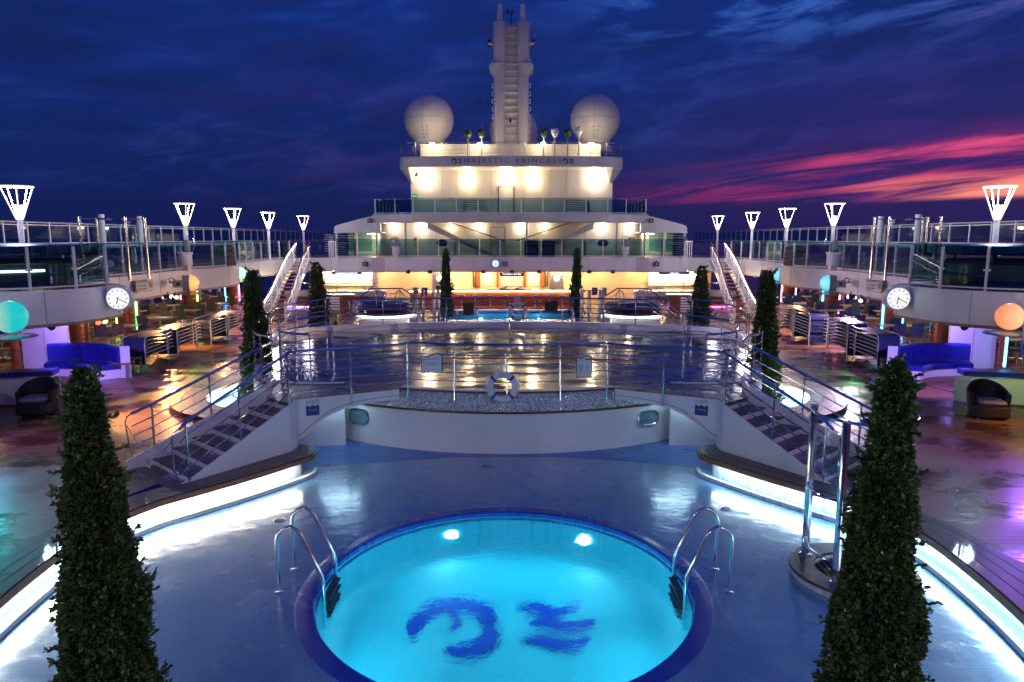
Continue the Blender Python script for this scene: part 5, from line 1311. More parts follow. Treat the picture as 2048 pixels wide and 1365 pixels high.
# theatre spots on the fascia edge
for i, x in enumerate((-6.6,-5.2,-1.75,0.1,1.85,5.1,6.6)):
    t = thing('fascia_spotlight', 'black spotlight clamped under the bar fascia, %s from the left'%('first','second','third','fourth','fifth','sixth','seventh')[i], 'spotlight', (x,45.55,1.98), group='fascia spotlights')
    mb = MB(); mb.box((0,-0.1,0.02), (0.26,0.30,0.20)); mb.build('body', M['dark'], t)
    mb = MB(); mb.box((0,0,0.12), (0.06,0.06,0.10)); mb.build('bracket', M['grey'], t)
    mb = MB(); mb.lathe([(0.0,0),(0.07,0)], 10); mb.v = [(v[0],-0.255,0.02+v[1]) for v in mb.v]; mb.build('lens', M['glassC'], t)
# buffets left and right
for s, nm in ((-1,'left'),(1,'right')):
    bf = thing('buffet', 'lit buffet counter with granite top and red wood base, %s of the bar'%nm, 'buffet', (s*10.2,43.5,0), group='buffet counters')
    mb = MB(); mb.box((s*10.0,48.0,1.05), (7.4,0.12,2.1)); mb.build('back_wall', M['cream'], bf, world=True)
    mb = MB(); mb.box((s*11.2,47.9,1.45), (3.6,0.1,1.0)); mb.build('kitchen_hatch', M['paper'], bf, world=True)
    mb = MB(); mb.box((s*11.2,47.6,1.98), (3.4,0.08,0.06)); mb.build('hatch_light', M['warmstrip'], bf, world=True)
    mb = MB(); mb.tube([(s*9.6,47.5,1.80),(s*11.0,47.5,1.70),(s*12.6,47.5,1.70)], 0.035, 6); mb.build('inner_light', M['warmstrip'], bf, world=True)
    mb = MB(); mb.box((s*10.6,42.6,0.34), (6.0,0.5,0.66)); base = mb.build('base', M['redwood'], bf, world=True)
    mb = MB(); mb.box((s*10.6,42.33,0.42), (6.0,0.02,0.03)); mb.build('base_strip', M['steel'], base, world=True)
    mb = MB(); mb.box((s*10.6,42.55,0.80), (6.1,0.6,0.26)); mb.build('granite_front', M['granite'], bf, world=True)
    mb = MB(); mb.box((s*10.6,42.9,0.96), (6.2,1.0,0.05)); mb.build('counter_top', M['granite'], bf, world=True)
    mb = MB(); mb.box((s*10.6,42.30,0.045), (6.0,0.03,0.04)); mb.build('floor_light', M['nviolet' if s < 0 else 'nmag'], bf, world=True)
    for k in range(5):
        xx = s*(8.2+k*1.15)
        mb = MB(); mb.lathe([(0.025,0.985),(0.025,1.45)], 8, (xx,42.6,0)); mb.build('sneeze_post', M['chrome'], bf, world=True)
        if k < 4:
            mb = MB(); mb.box((xx+s*0.575,42.55,1.27), (1.08,0.012,0.34)); mb.build('sneeze_guard', M['glassC'], bf, world=True)
    mb = MB(); mb.tube([(s*8.0,42.6,1.46),(s*13.0,42.6,1.46)], 0.02, 6); mb.build('guard_rail', M['chrome'], bf, world=True)
    t = thing('buffet_sign', 'glowing violet oval sign over the %s buffet'%nm, 'sign', (s*10.6,45.5,1.93), group='buffet signs')
    mb = MB(); mb.rbox((0,0,0), (2.0,0.08,0.22), 0.03); mb.build('panel', M['signblue'], t)
    text('lettering', 'Chopsticks Noodle Bar' if s < 0 else 'Lido Grill', 0.15, M['neon_txt'], t, (0,-0.05,0), ext=0.003, world=False)
    # white slatted service cabinet near the stair foot
    t = thing('service_cabinet', 'white slatted service cabinet with open shelves behind the %s stairs'%nm, 'cabinet', (s*9.7,39.2,0), group='service cabinets')
    mb = MB(); mb.box((0,0,0.5), (1.8,0.6,1.0)); mb.build('body', M['wood'], t)
    mb = MB(); mb.box((0,0,1.03), (1.9,0.7,0.05)); mb.build('top', M['granite'], t)
    for k in range(6):
        mb = MB(); mb.box((s*0.35,-0.315,0.12+k*0.15), (1.1,0.02,0.10)); mb.build('slat', M['white'], t)
    for k in range(4):
        mb = MB(); mb.box((s*-0.6,-0.31,0.15+k*0.24), (0.5,0.03,0.03)); mb.build('shelf', M['dark'], t)

# ---------------------------------------------------------------- far pool and hot tubs
p2 = thing('far_pool', 'rectangular far pool glowing blue between the hot tubs', 'pool', (0,35.4,0))
mb = MB(); mb.box((0,35.4,-0.9), (6.6,6.4,0.05)); mb.build('basin_floor', M['basin'], p2, world=True)
for c_, d_ in (((-3.3,35.4,-0.45),(0.04,6.4,0.95)),((3.3,35.4,-0.45),(0.04,6.4,0.95)),((0,32.2,-0.45),(6.6,0.04,0.95)),((0,38.6,-0.45),(6.6,0.04,0.95))):
    mb = MB(); mb.box(c_, d_); mb.build('basin_wall', M['basin'], p2, world=True)
sheet('water', [(-3.28,-3.18),(3.28,-3.18),(3.28,3.18),(-3.28,3.18)], [], -0.12, M['water'], p2)
for c_, d_ in (((0,38.85,0.10),(7.4,0.5,0.22)),((0,31.95,0.03),(7.2,0.5,0.06)),((-3.55,35.4,0.03),(0.5,6.4,0.06)),((3.55,35.4,0.03),(0.5,6.4,0.06))):
    mb = MB(); mb.box(c_, d_); mb.build('coping', M['cfloor'], p2, world=True)
for x in (-1.6,0,1.6): point('pool_lamp_glow', (x,37.9,-0.5), (0.35,0.75,1.0), 5, 0.1, p2)
for x in (-2.2,2.2): point('pool_lamp_glow', (x,34.0,-0.5), (0.35,0.75,1.0), 3, 0.1, p2)
for s, nm in ((-1,'left'),(1,'right')):
    for yy in (-0.25, 0.25): pass
    t = thing('far_pool_ladder', 'steel ladder rails at the %s end of the far pool'%nm, 'pool ladder', (s*2.7,32.3,0), group='far pool ladders')
    for dx in (-0.25,0.25):
        mb = MB(); mb.tube([(dx,-0.35,0),(dx,-0.35,0.7),(dx,-0.25,0.85),(dx,-0.05,0.85),(dx,0.1,0.7),(dx,0.15,-0.6)], 0.025, 8); mb.build('grab_rail', M['chrome'], t, smooth=True)
    # hot tub
    t = thing('hot_tub', 'raised round hot tub with teak rim and navy cover, %s of the far pool'%nm, 'hot tub', (s*5.5,31.0,0), group='raised hot tubs')
    mb = MB(); mb.lathe([(1.20,0.0),(1.20,0.86)], 40); mb.build('base_wall', M['white'], t, smooth=True)
    mb = MB(); mb.lathe([(1.24,0.90),(1.50,0.90),(1.52,0.94),(1.50,0.98),(1.24,0.98),(1.24,0.90)], 40); mb.build('lower_rim', M['teak'], t, smooth=True)
    mb = MB(); mb.lathe([(1.26,0.985),(1.30,1.10),(1.26,1.14)], 40, caps=False); mb.build('steel_band', M['chrome'], t, smooth=True)
    mb = MB(); mb.lathe([(1.05,1.14),(1.44,1.14),(1.46,1.19),(1.42,1.24),(1.05,1.24),(1.05,1.14)], 40); mb.build('upper_rim', M['teak_edge'], t, smooth=True)
    mb = MB(); vs = []; fs = []
    nr_, na = 6, 32
    for i in range(nr_+1):
        for k in range(na):
            a = 2*math.pi*k/na; r_ = 1.40*i/nr_; z = 1.30+0.16*(1-(i/nr_)**2)+0.05*math.sin(5*a+i)*(i/nr_)-(0.14 if i == nr_ else 0)
            vs.append((r_*math.cos(a),r_*math.sin(a),z))
    for i in range(nr_):
        for k in range(na): fs.append((i*na+k,i*na+(k+1)%na,(i+1)*na+(k+1)%na,(i+1)*na+k))
    mb.add(vs, fs); mb.build('cover', M['navy'], t, smooth='all')
    for k, dx in enumerate((-0.1,0.75)):
        mb = MB(); mb.tube([(-s*dx+0.18*math.cos(a),-0.9,1.62+0.32*math.sin(a)) for a in [R(-80+340*j/18) for j in range(19)]], 0.025, 6); mb.build('grab_hoop', M['chrome'], t, smooth=True)
    mb = MB(); mb.lathe([(1.205,0.80),(1.26,0.80),(1.26,0.84),(1.205,0.84),(1.205,0.80)], 32); mb.build('rim_light', M['tubled'], t)
    # steps and sloping rail
    for k in range(4):
        mb = MB(); mb.box((-s*1.45,-0.9-0.0,0.10+0.2*k), (1.3-0.28*k,0.9,0.2)); mb.build('step', M['white'], t)
    rp = [(s*7.3,29.6,0.02),(s*5.9,29.7,1.1),(s*4.6,29.9,1.1),(s*3.9,30.2,0.6)]
    railing('tub_stair_railing', 'dark steel stair railing at the front of the %s hot tub'%nm, rp, 0.95, 4, 1.0, group='hot tub stair railings')
    # shower cluster
    c0 = thing('pole_shower', 'cluster of thick steel shower poles with glass beside the %s hot tub'%nm, 'shower', (s*3.45,29.3,0), group='far pole showers')
    for k, (dx, dy) in enumerate(((-0.42,0),(-0.15,-0.35),(0.30,-0.3),(0.45,0.1))):
        mb = MB(); mb.lathe([(0.075,0),(0.075,2.05),(0.0,2.06)], 12, (dx,dy,0)); mb.build('pole', M['chrome'], c0, smooth=True)
    mb = MB(); mb.lathe([(0.45,0.3),(0.45,2.0)], 16, a0=-150, a1=40); mb.build('glass_pane', M['glassC'], c0, smooth=True)
    for zz in (0.9,2.03):
        mb = MB(); mb.tube([(0.46*math.cos(R(a)),0.46*math.sin(R(a)),zz) for a in range(-180, 60, 15)], 0.02, 6); mb.build('hoop', M['chrome'], c0, smooth=True)
    mb = MB(); mb.lathe([(0.5,0.0),(0.62,0.02),(0.62,0.16),(0.45,0.16),(0.45,0.02)], 24, caps=False); mb.build('base_ring', M['teak'], c0)
    # signs on posts near hot tub
    for k, (dx, mt) in enumerate(((4.15,'grey'),(3.75,'signblue'))):
        mb = MB(); mb.box((s*dx,30.9,1.85), (0.26,0.02,0.34)); tag(mb.build('tub_sign', M[mt], None), '%s sign plate behind the %s hot tub rail'%(('grey','blue')[k],nm), 'sign', 'hot tub signs')
# wet floor sign
t = thing('wet_floor_sign', 'yellow folding wet floor sign on the deck beyond the stage, left', 'wet floor sign', (-7.7,30.9,0))
for dy, nm2 in ((-0.14,'front_leaf'),(0.14,'back_leaf')):
    mb = MB(); mb.add([(-0.28,dy*1.3,0),(0.28,dy*1.3,0),(0.17,0.02*dy/abs(dy),1.0),(-0.17,0.02*dy/abs(dy),1.0)], [(0,1,2,3)])
    mb.v += [(v[0],v[1]+0.02*(1 if dy > 0 else -1),v[2]) for v in mb.v]; mb.f += [(4,5,6,7),(0,1,5,4),(1,2,6,5),(2,3,7,6),(3,0,4,7)]
    mb.build(nm2, M['yellow'], t)
text('lettering', 'CAUTION\nWET FLOOR', 0.07, M['black'], t, (0,-0.09,0.82), rot=(math.pi/2-0.16,0,0), world=False)
mb = MB(); mb.add([(-0.12,-0.165,0.36),(0.12,-0.165,0.36),(0,-0.125,0.58)], [(0,1,2)]); mb.build('warning_triangle', M['black'], t)

# ================================================================ FAR CURVED STAIRS (one each side)
def far_stair(s, nm):
    t = thing('curved_stairs', 'open white staircase with dark wooden handrails up to the %s upper deck'%nm, 'staircase', (s*11.7,38,0), group='curved deck stairs')
    N_ = 16
    def ctr(f):   # plan centre, along the flight
        x = 11.62+1.05*math.sin(math.pi*min(1,f*0.62))*f**0.6*0.75; return (s*x, 34.5+7.6*f)
    def wid(f): return 1.10-0.25*f
    rails = {-1: [], 1: []}
    for i in range(N_+1):
        f = i/N_; c = ctr(f); z = 2.9*(i+0.6)/(N_+0.6); q = ctr(min(1,f+0.02)); p = ctr(max(0,f-0.02))
        a = math.atan2(q[1]-p[1], q[0]-p[0])-math.pi/2
        if i < N_:
            mb = MB(); mb.box((c[0],c[1],z), (wid(f),0.27,0.045), a); mb.build('tread', M['wood'], t, world=True)
        for k in (-1, 1): rails[k].append((c[0]+k*wid(f)/2*math.cos(a), c[1]+k*wid(f)/2*math.sin(a), z))
    for k in (-1, 1):
        pl = rails[k]; mb = MB(); mb.wall([(p[0],p[1]) for p in pl], [p[2]-0.26 for p in pl], [p[2]+0.06 for p in pl], 0.05, side=k); mb.build('stringer', M['white'], t, world=True, smooth=True)
        mb = MB(); mb.tube([(p[0],p[1],p[2]+1.0) for p in pl], 0.045, 8); mb.build('handrail', M['wood'], t, world=True, smooth=True)
        mb = MB(); mb.tube([(p[0]-k*0.03,p[1],p[2]+0.945) for p in pl], 0.012, 4); mb.build('rail_light', M['stairled'], t, world=True)
        for j in range(5):
            mb = MB(); mb.tube([(p[0],p[1],p[2]+0.16+0.155*j) for p in pl], 0.014, 5); mb.build('rail_bar', M['white'], t, world=True)
        for j in range(0, N_+1, 3):
            p = pl[j]; mb = MB(); mb.box((p[0],p[1],p[2]+0.48), (0.05,0.05,1.0)); mb.build('baluster', M['white'], t, world=True)
        p = pl[0]; mb = MB(); mb.box((p[0],p[1]-0.12,0.55), (0.10,0.10,1.1)); mb.build('newel_post', M['white'], t, world=True)
    # landing gate at the top
    for k in range(4):
        mb = MB(); mb.box((s*(10.75+k*0.22),43.4+k*0.35,3.42), (0.05,0.05,1.05)); mb.build('landing_post', M['white'], t, world=True)
    mb = MB(); mb.tube([(s*10.75,43.4,3.95),(s*11.45,44.5,3.95)], 0.03, 6); mb.build('landing_rail', M['white'], t, world=True)
    return t
M['stairled'] = emit('stair_led', (1.0,0.86,0.80), 6.0)
far_stair(-1, 'left'); far_stair(1, 'right')

# ================================================================ SIDE AREAS
ordn = ('nearest','second','third','farthest')
ledcol = {-1: (('nred','ngreen'),('ngreen','nlime'),('nlime','nmag'),('nmag','nblue')), 1: (('nred','nblue'),('nblue','nblue'),('nblue','npink'),('npink','npink'))}
for s, nm in ((-1,'left'),(1,'right')):
    for i, (x, y, r) in enumerate(((16.35,26.2,0.42),(17.1,31.2,0.44),(17.4,38.0,0.44),(17.85,45.0,0.44))):
        t = thing('copper_column', '%s copper clad column with steel bands in the %s dining area'%(ordn[i],nm), 'column', (s*x,y,0), group='copper columns')
        mb = MB(); mb.lathe([(r,0.0),(r,2.16)], 28); mb.build('shaft', M['copper'], t, smooth=True)
        for k in range(6):
            mb = MB(); mb.lathe([(r+0.002,0.18+0.36*k),(r+0.012,0.185+0.36*k),(r+0.012,0.205+0.36*k),(r+0.002,0.21+0.36*k)], 28); mb.build('band', M['chrome'], t, smooth=True)
        if i > 0:
            for sg_, c_ in ((1,ledcol[s][i][0]),(-1,ledcol[s][i][1])):
                mb = MB(); mb.box((s*-1*sg_*(r+0.03)*0.97, -0.12, 1.08), (0.05,0.05,1.95)); mb.build('led_strip', M[c_], t)
    # slim column at the partition and the partition itself
    t = thing('slim_column', 'slim copper column at the near end of the %s partition'%nm, 'column', (s*15.86,22.2,0), group='slim columns')
    mb = MB(); mb.lathe([(0.13,0.0),(0.13,2.16)], 16); mb.build('shaft', M['copper'], t, smooth=True)
    for k in range(6):
        mb = MB(); mb.lathe([(0.132,0.2+0.36*k),(0.138,0.21+0.36*k),(0.132,0.22+0.36*k)], 16); mb.build('band', M['chrome'], t)
    if s > 0:
        mb = MB(); mb.box((-0.0,-0.15,1.08), (0.05,0.04,1.95)); mb.build('led_strip', M['nblue'], t)
    t = thing('partition', 'tall plain white partition washed in violet light, %s side'%nm, 'partition', (s*15.2,22.4,0), group='white partitions')
    mb = MB(); a_ = Vector((15.62,22.05)); b_ = Vector((15.55,26.0)); 
    d_ = b_-a_
    mb.box((s*14.95,22.35,1.08), (1.50,0.10,2.15)); mb.build('panel', M['partition'], t, world=True)
    mb = MB(); mb.box((s*14.95,22.295,1.08), (0.008,0.012,2.1)); mb.build('joint', M['seam'], t, world=True)
    # half-moon lamps
    spec_ = {-1: ((-11.05,15.45,2.46,0.36,'cyan','turquoise'),(-12.75,28.0,2.40,0.33,'orange2','amber'),(-13.25,34.4,2.46,0.30,'ngreen2','green')), 1: ((11.2,15.5,2.46,0.30,'orange','peach'),(12.75,28.0,2.40,0.33,'cyanb','cyan'),(13.05,34.0,2.42,0.31,'cyanb','sky blue'))}[s]
    for i, (x, y, z, r, mt, cn) in enumerate(spec_):
        t = thing('half_moon_lamp', 'glowing %s half moon lamp on the %s upper deck fascia'%(cn,nm), 'lamp', (x,y,z), group='half moon fascia lamps')
        # half drum of frosted plastic facing inboard, grey shield towards the hull
        mb = MB(); vs = []; fs = []; na = 16
        for j in range(7):
            th = math.pi/2*j/6
            for k in range(na+1):
                pass
        prof = [(r*math.cos(R(k)), r*1.0*math.sin(R(k))) for k in range(-90, 91, 10)]
        n_ = 12
        for (pr_, pz) in prof:
            for k in range(n_+1):
                a = R(-115+140*k/n_) if s < 0 else R(155+140*k/n_)
                vs.append((pr_*math.cos(a), pr_*math.sin(a)*1.0, pz))
        for j in range(len(prof)-1):
            for k in range(n_): fs.append((j*(n_+1)+k, j*(n_+1)+k+1, (j+1)*(n_+1)+k+1, (j+1)*(n_+1)+k))
        mb.add(vs, fs); mb.build('frosted_lens', M[mt], t, smooth='all')
        mb = MB(); mb.tube([(r*math.cos(R(k))*-0.42*-s*-1, -r*0.0+(-0.25 if False else 0)+r*math.cos(R(k))*0.9*-1*0, r*math.sin(R(k))) for k in range(-90, 91, 15)], 0.015, 5)
        if i > 0:
            mb = MB(); mb.prism([(-0.10*s,-r*1.04),(0.04*s,r*0.97),(0.42*s,r*0.8),(0.42*s,-r*1.04)], -r*0.95, r*0.95); mb.build('shield', M['grey'], t)
        mb = MB(); mb.lathe([(0.12,-r-0.16),(0.55,-r-0.10),(0.50,-r-0.06),(0.10,-r-0.04)], 20, (0.05*s,0,0)); mb.build('dish', M['steel'], t, smooth=True)
    # clock on a bracket
    t = thing('deck_clock', 'round drum clock on a bracket at the %s deck bulge'%nm, 'clock', (s*10.36,18.65,2.60), R(8) if s < 0 else R(-8), 'drum clocks')
    def face_xf(x, y, z): return (x, y, z)
    mb = MB(); vs = []; prof = [(0.30,-0.14),(0.33,-0.12),(0.33,0.14),(0.28,0.18)]
    mb.lathe(prof, 32); mb.v = [(v[0],v[2],v[1]) for v in mb.v]; mb.build('drum', M['post'], t, smooth=True)
    mb = MB(); mb.lathe([(0.0,0),(0.285,0)], 32); mb.v = [(v[0],-0.146,v[1]) for v in mb.v]; mb.build('dial', M['dial'], t)
    for k in range(12):
        a = 2*math.pi*k/12; mb = MB(); l_ = 0.05 if k % 3 else 0.065
        mb.tube([(0.255*math.sin(a),-0.150,0.255*math.cos(a)),((0.255-l_)*math.sin(a),-0.150,(0.255-l_)*math.cos(a))], 0.008, 4); mb.build('hour_mark', M['black'], t)
    for l_, ang, w_ in ((0.15,194,0.011),(0.23,117,0.008)):
        a = R(ang); mb = MB(); mb.tube([(-0.04*math.sin(a),-0.156,-0.04*math.cos(a)),(l_*math.sin(a),-0.156,l_*math.cos(a))], w_, 4); mb.build('hand', M['black'], t)
    mb = MB(); mb.box((s*0.45,0.02,0.0), (0.30,0.10,0.12)); mb.box((s*0.62,0.02,0.02), (0.06,0.22,0.26)); mb.build('bracket', M['post'], t)
    # NO JUMPING sign
    yy = 24.3
    t = thing('rule_sign', 'white no jumping or diving sign on the %s fascia'%nm, 'sign', (s*12.66,yy,2.36), R(90) if s < 0 else R(-90), 'no jumping signs')
    mb = MB(); mb.box((0,0.0,0.18), (1.12,0.03,0.40)); mb.build('frame', M['brass'], t)
    mb = MB(); mb.box((0,-0.012,0.18), (1.06,0.02,0.34)); mb.build('panel', M['paper'], t)
    text('lettering', 'NO JUMPING\nOR DIVING', 0.125, M['ink'], t, (-0.49,-0.024,0.255), ext=0.001, align='LEFT', world=False)
    text('lettering_second_language', '禁止跳跃或潜水', 0.09, M['ink'], t, (-0.49,-0.024,0.075), ext=0.001, align='LEFT', world=False)
    mb = MB(); mb.tube([(0.38+0.11*math.cos(a),-0.026,0.20+0.13*math.sin(a)) for a in [2*math.pi*k/18 for k in range(18)]], 0.012, 4, closed=True); mb.tube([(0.31,-0.026,0.29),(0.45,-0.026,0.11)], 0.012, 4); mb.build('red_ring', M['redtxt'], t)
    mb = MB(); mb.box((0.38,-0.026,0.20), (0.05,0.006,0.12)); mb.build('diver', M['ink'], t)
    # horn speaker
    for i, (x, y, z) in enumerate(((12.45,26.2,2.50),(12.75,35.0,2.50))):
        t = thing('horn_speaker', 'grey horn loudspeaker on the %s fascia, %s'%(nm,('near the no jumping sign','beside the stairs')[i]), 'loudspeaker', (s*x,y,z), R(35)*-s, 'fascia loudspeakers')
        mb = MB(); vs = [(-0.18,-0.32,-0.13),(0.18,-0.32,-0.13),(0.18,-0.32,0.13),(-0.18,-0.32,0.13),(-0.10,0.12,-0.09),(0.10,0.12,-0.09),(0.10,0.12,0.09),(-0.10,0.12,0.09)]
        mb.add(vs, [(0,1,2,3),(4,5,6,7),(0,1,5,4),(1,2,6,5),(2,3,7,6),(3,0,4,7)]); mb.build('box', M['grey'], t)
        mb = MB(); mb.lathe([(0.0,0),(0.07,0)], 14); mb.v = [(v[0],-0.324,v[1]) for v in mb.v]; mb.build('cone', M['dark'], t)
        mb = MB(); mb.tube([(0,0.1,0),(s*0.2,0.32,0.04)], 0.03, 6); mb.build('arm', M['grey'], t)
        mb = MB(); mb.tube([(0,0.1,0.1),(s*0.1,0.2,0.2),(s*0.2,0.3,0.16),(s*0.16,0.26,0.06)], 0.02, 6); mb.build('cable_loop', M['redtxt'], t)
    # globe light housings on the upper deck
    for i, (x, y) in enumerate(((12.55,27.3),(7.4,45.5))):
        t = thing('globe_projector', 'clear plastic globe on a white projector base, %s'%(('%s upper deck edge'%nm),('cross deck %s of the bar clock'%nm))[i], 'projector', (s*x,y,2.93), group='globe projectors')
        mb = MB(); mb.box((0,0,0.10), (0.26,0.26,0.2)); mb.build('foot', M['post'], t)
        mb = MB(); mb.lathe([(0.24,0.20),(0.24,0.62),(0.28,0.64),(0.28,0.70)], 20); mb.build('body', M['post'], t, smooth=True)
        mb = MB(); mb.lathe([(0.27,0.70)]+[(0.37*math.cos(R(k)),1.0+0.37*math.sin(R(k))) for k in range(-40, 71, 11)]+[(0.06,1.38),(0.0,1.43)], 24); mb.build('globe', M['glassC'], t, smooth='all')
        mb = MB(); mb.rbox((0.05,0,0.98), (0.16,0.16,0.40), 0.05); mb.build('lamp_head', M['grey'], t)
    if s > 0:
        t = thing('globe_projector', 'clear plastic globe on a projector at the far right edge of the picture', 'projector', (11.0,14.0,2.93), group='globe projectors')
        mb = MB(); mb.lathe([(0.24,0.0),(0.24,0.62),(0.28,0.64),(0.28,0.70)], 20); mb.build('body', M['post'], t, smooth=True)
        mb = MB(); mb.lathe([(0.27,0.70)]+[(0.37*math.cos(R(k)),1.0+0.37*math.sin(R(k))) for k in range(-40, 71, 11)]+[(0.06,1.38),(0.0,1.43)], 24); mb.build('globe', M['glassC'], t, smooth='all')
        mb = MB(); mb.rbox((0.05,0,0.98), (0.16,0.16,0.40), 0.05); mb.build('lamp_head', M['grey'], t)
    # stacked loudspeaker rack
    t = thing('speaker_stack', 'black stack of four loudspeaker boxes on the %s upper deck edge'%nm, 'loudspeaker', (s*12.85,31.6,2.93), R(12)*s, 'loudspeaker stacks')
    mb = MB(); mb.box((s*0.42,0.1,0.42), (0.10,0.7,0.84)); mb.build('side_rack', M['wood'], t)
    for k in range(4):
        mb = MB(); mb.box((-s*0.04+s*0.02*k,0,0.12+0.215*k), (0.78,0.62,0.195)); c_ = mb.build('cabinet', M['dark'], t)
        mb = MB(); mb.box((-s*0.04+s*0.02*k,-0.315,0.12+0.215*k), (0.70,0.02,0.15)); mb.build('grille', M['rubber'], c_)
    mb = MB(); mb.box((0,0,0.95), (0.86,0.7,0.05)); mb.build('lid', M['grey'], t)
    # upper deck spa behind the near bulge: glazed tub with navy cover and lit rim
    t = thing('upper_hot_tub', 'glass sided hot tub with navy cover on the near %s upper deck'%nm, 'hot tub', (s*14.4,19.6,2.88), group='upper deck hot tubs')
    def ring_(rx, ry, z, n=40): return [(rx*math.cos(2*math.pi*i/n), ry*math.sin(2*math.pi*i/n), z) for i in range(n)]
    def shell(rings):
        mb = MB(); n = 40; vs = []; fs = []
        for r_ in rings: vs += r_
        for i in range(len(rings)-1):
            for k in range(n): fs.append((i*n+k,i*n+(k+1)%n,(i+1)*n+(k+1)%n,(i+1)*n+k))
        fs.append(tuple(range((len(rings)-1)*n,len(rings)*n))); mb.add(vs, fs); return mb
    shell([ring_(2.2,2.1,0.0),ring_(2.2,2.1,0.62)]).build('body', M['tubglass'], t, smooth=True)
    shell([ring_(2.22,2.12,0.30),ring_(2.24,2.14,0.31),ring_(2.24,2.14,0.36),ring_(2.22,2.12,0.37)]).build('dark_band', M['rubber'], t, smooth=True)
    shell([ring_(2.26,2.16,0.62),ring_(2.30,2.20,0.65),ring_(2.26,2.16,0.70)]).build('rim', M['rubber'], t, smooth=True)
    if s < 0:
        mb = MB(); mb.wall([(2.23*math.cos(R(a)),2.13*math.sin(R(a))) for a in range(-120, -20, 8)], 0.42, 0.48, 0.03, side=-1); mb.build('light_band', M['ledband'], t)
    shell([ring_(2.35,2.25,0.86),ring_(2.42,2.32,0.90),ring_(2.42,2.32,1.10),ring_(2.3,2.2,1.14),ring_(1.0,1.0,1.17)]).build('cover', M['navy'], t, smooth=True)
    for k in range(10):
        a = 2*math.pi*k/10; mb = MB(); mb.lathe([(0.03,0.70),(0.03,0.90)], 8, (2.25*math.cos(a),2.15*math.sin(a),0)); mb.build('cover_strut', M['chrome'], t)
    # tall glazed shower screens beside it
    t = thing('upper_shower', 'tall glass shower screens on steel poles on the near %s upper deck'%nm, 'shower', (s*12.5,21.9,2.88), group='upper deck showers')
    ps = [(-0.75,0.0),(-0.75,0.9),(0.55,0.2),(0.75,-0.15),(0.8,0.9)]
    for k, (dx, dy) in enumerate(ps):
        mb = MB(); mb.lathe([(0.045,0),(0.045,1.95),(0,1.96)], 10, (dx,dy,0)); mb.build('pole', M['brasssteel'], t, smooth=True)
    for a_, b_ in ((0,2),(2,4),(1,4)):
        p, q = Vector((*ps[a_],0)), Vector((*ps[b_],0)); m_ = (p+q)/2; l_ = (q-p).length
        mb = MB(); mb.box((m_.x,m_.y,1.0), (l_-0.12,0.012,1.75), math.atan2(q.y-p.y,q.x-p.x)); mb.build('glass_pane', M['glassC'], t)
        mb = MB(); mb.tube([(p.x,p.y,1.90),(q.x,q.y,1.90)], 0.018, 6); mb.build('top_rail', M['chrome'], t)
    mb = MB(); mb.lathe([(0.10,1.86),(0.10,1.90),(0.02,1.93)], 12, (0.0,0.3,0)); mb.build('shower_head', M['post'], t)
# ---------------------------------------------------------------- loungers in stacks
def make_lounger():
    t = thing('sun_lounger', 'lounger', 'sun lounger', (0,0,0))
    w2 = 0.35
    for k in (-1, 1):
        x = k*w2
        pts = [(x,0.02,0.0),(x,0.05,0.20),(x,0.08,0.30),(x,0.14,0.355),(x,0.24,0.38),(x,1.0,0.40),(x,1.62,0.42),(x,1.76,0.455),(x,1.88,0.45),(x,1.95,0.42)]
        mb = MB(); mb.tube(pts, 0.017, 6); mb.build('side_rail', M['tube'], t, smooth=True)
        mb = MB(); mb.tube([(x,1.50,0.41),(x,1.60,0.0)], 0.015, 6); mb.build('back_leg', M['tube'], t, smooth=True)
    vs = []; fs = []
    prof = [(0.055,0.12),(0.07,0.28),(0.12,0.345),(0.24,0.372),(0.6,0.382),(1.0,0.392),(1.62,0.41)]
    for y, z in prof: vs += [(-w2+0.01,y,z),(w2-0.01,y,z)]
    for i in range(len(prof)-1): fs.append((2*i,2*i+1,2*i+3,2*i+2))
    n = len(vs); vs += [(a,b+0.006,c-0.012) for a,b,c in vs]; fs += [tuple(i+n for i in f)[::-1] for f in fs]
    mb = MB(); mb.add(vs, fs); mb.build('sling', M['sling'], t, smooth=True)
    return t
proto = make_lounger(); first = [True]
def place_lounger(loc, rz, label, group):
    if first[0]:
        first[0] = False; proto.location = loc; proto.rotation_euler = (0,0,rz); proto['label'] = label; proto['group'] = group; return proto
    return dup(proto, loc, rz, label, group)
pos_word = ('bottom','second','third','fourth','fifth','sixth','seventh','eighth','ninth')
def stack(n, x, y, z, rz, where, group, pitch=0.125):
    for k in range(n):
        lab = '%s sun lounger of the stack %s'%(pos_word[k] if k < n-1 else 'topmost', where)
        place_lounger((x+random.uniform(-.006,.006), y+random.uniform(-.012,.012), z+pitch*k), rz+random.uniform(-.006,.006), lab, group)
for i, (y, n) in enumerate(((22.30,6),(24.50,6),(27.30,6),(29.0,6))):
    stack(n, -12.12, y, 0, 0.0, ('nearest the blue sofa on the left deck','next after the nearest on the left deck','third along the left deck','last along the left deck, by the topiary')[i], 'lounger stacks on the left deck')
for i, (y, n) in enumerate(((22.05,7),(24.1,8),(27.25,8),(28.9,8))):
    stack(n, 12.14, y, 0, 0.0, ('nearest the blue sofa on the right deck','next after the nearest on the right deck','third along the right deck','last along the right deck, by the topiary')[i], 'lounger stacks on the right deck')
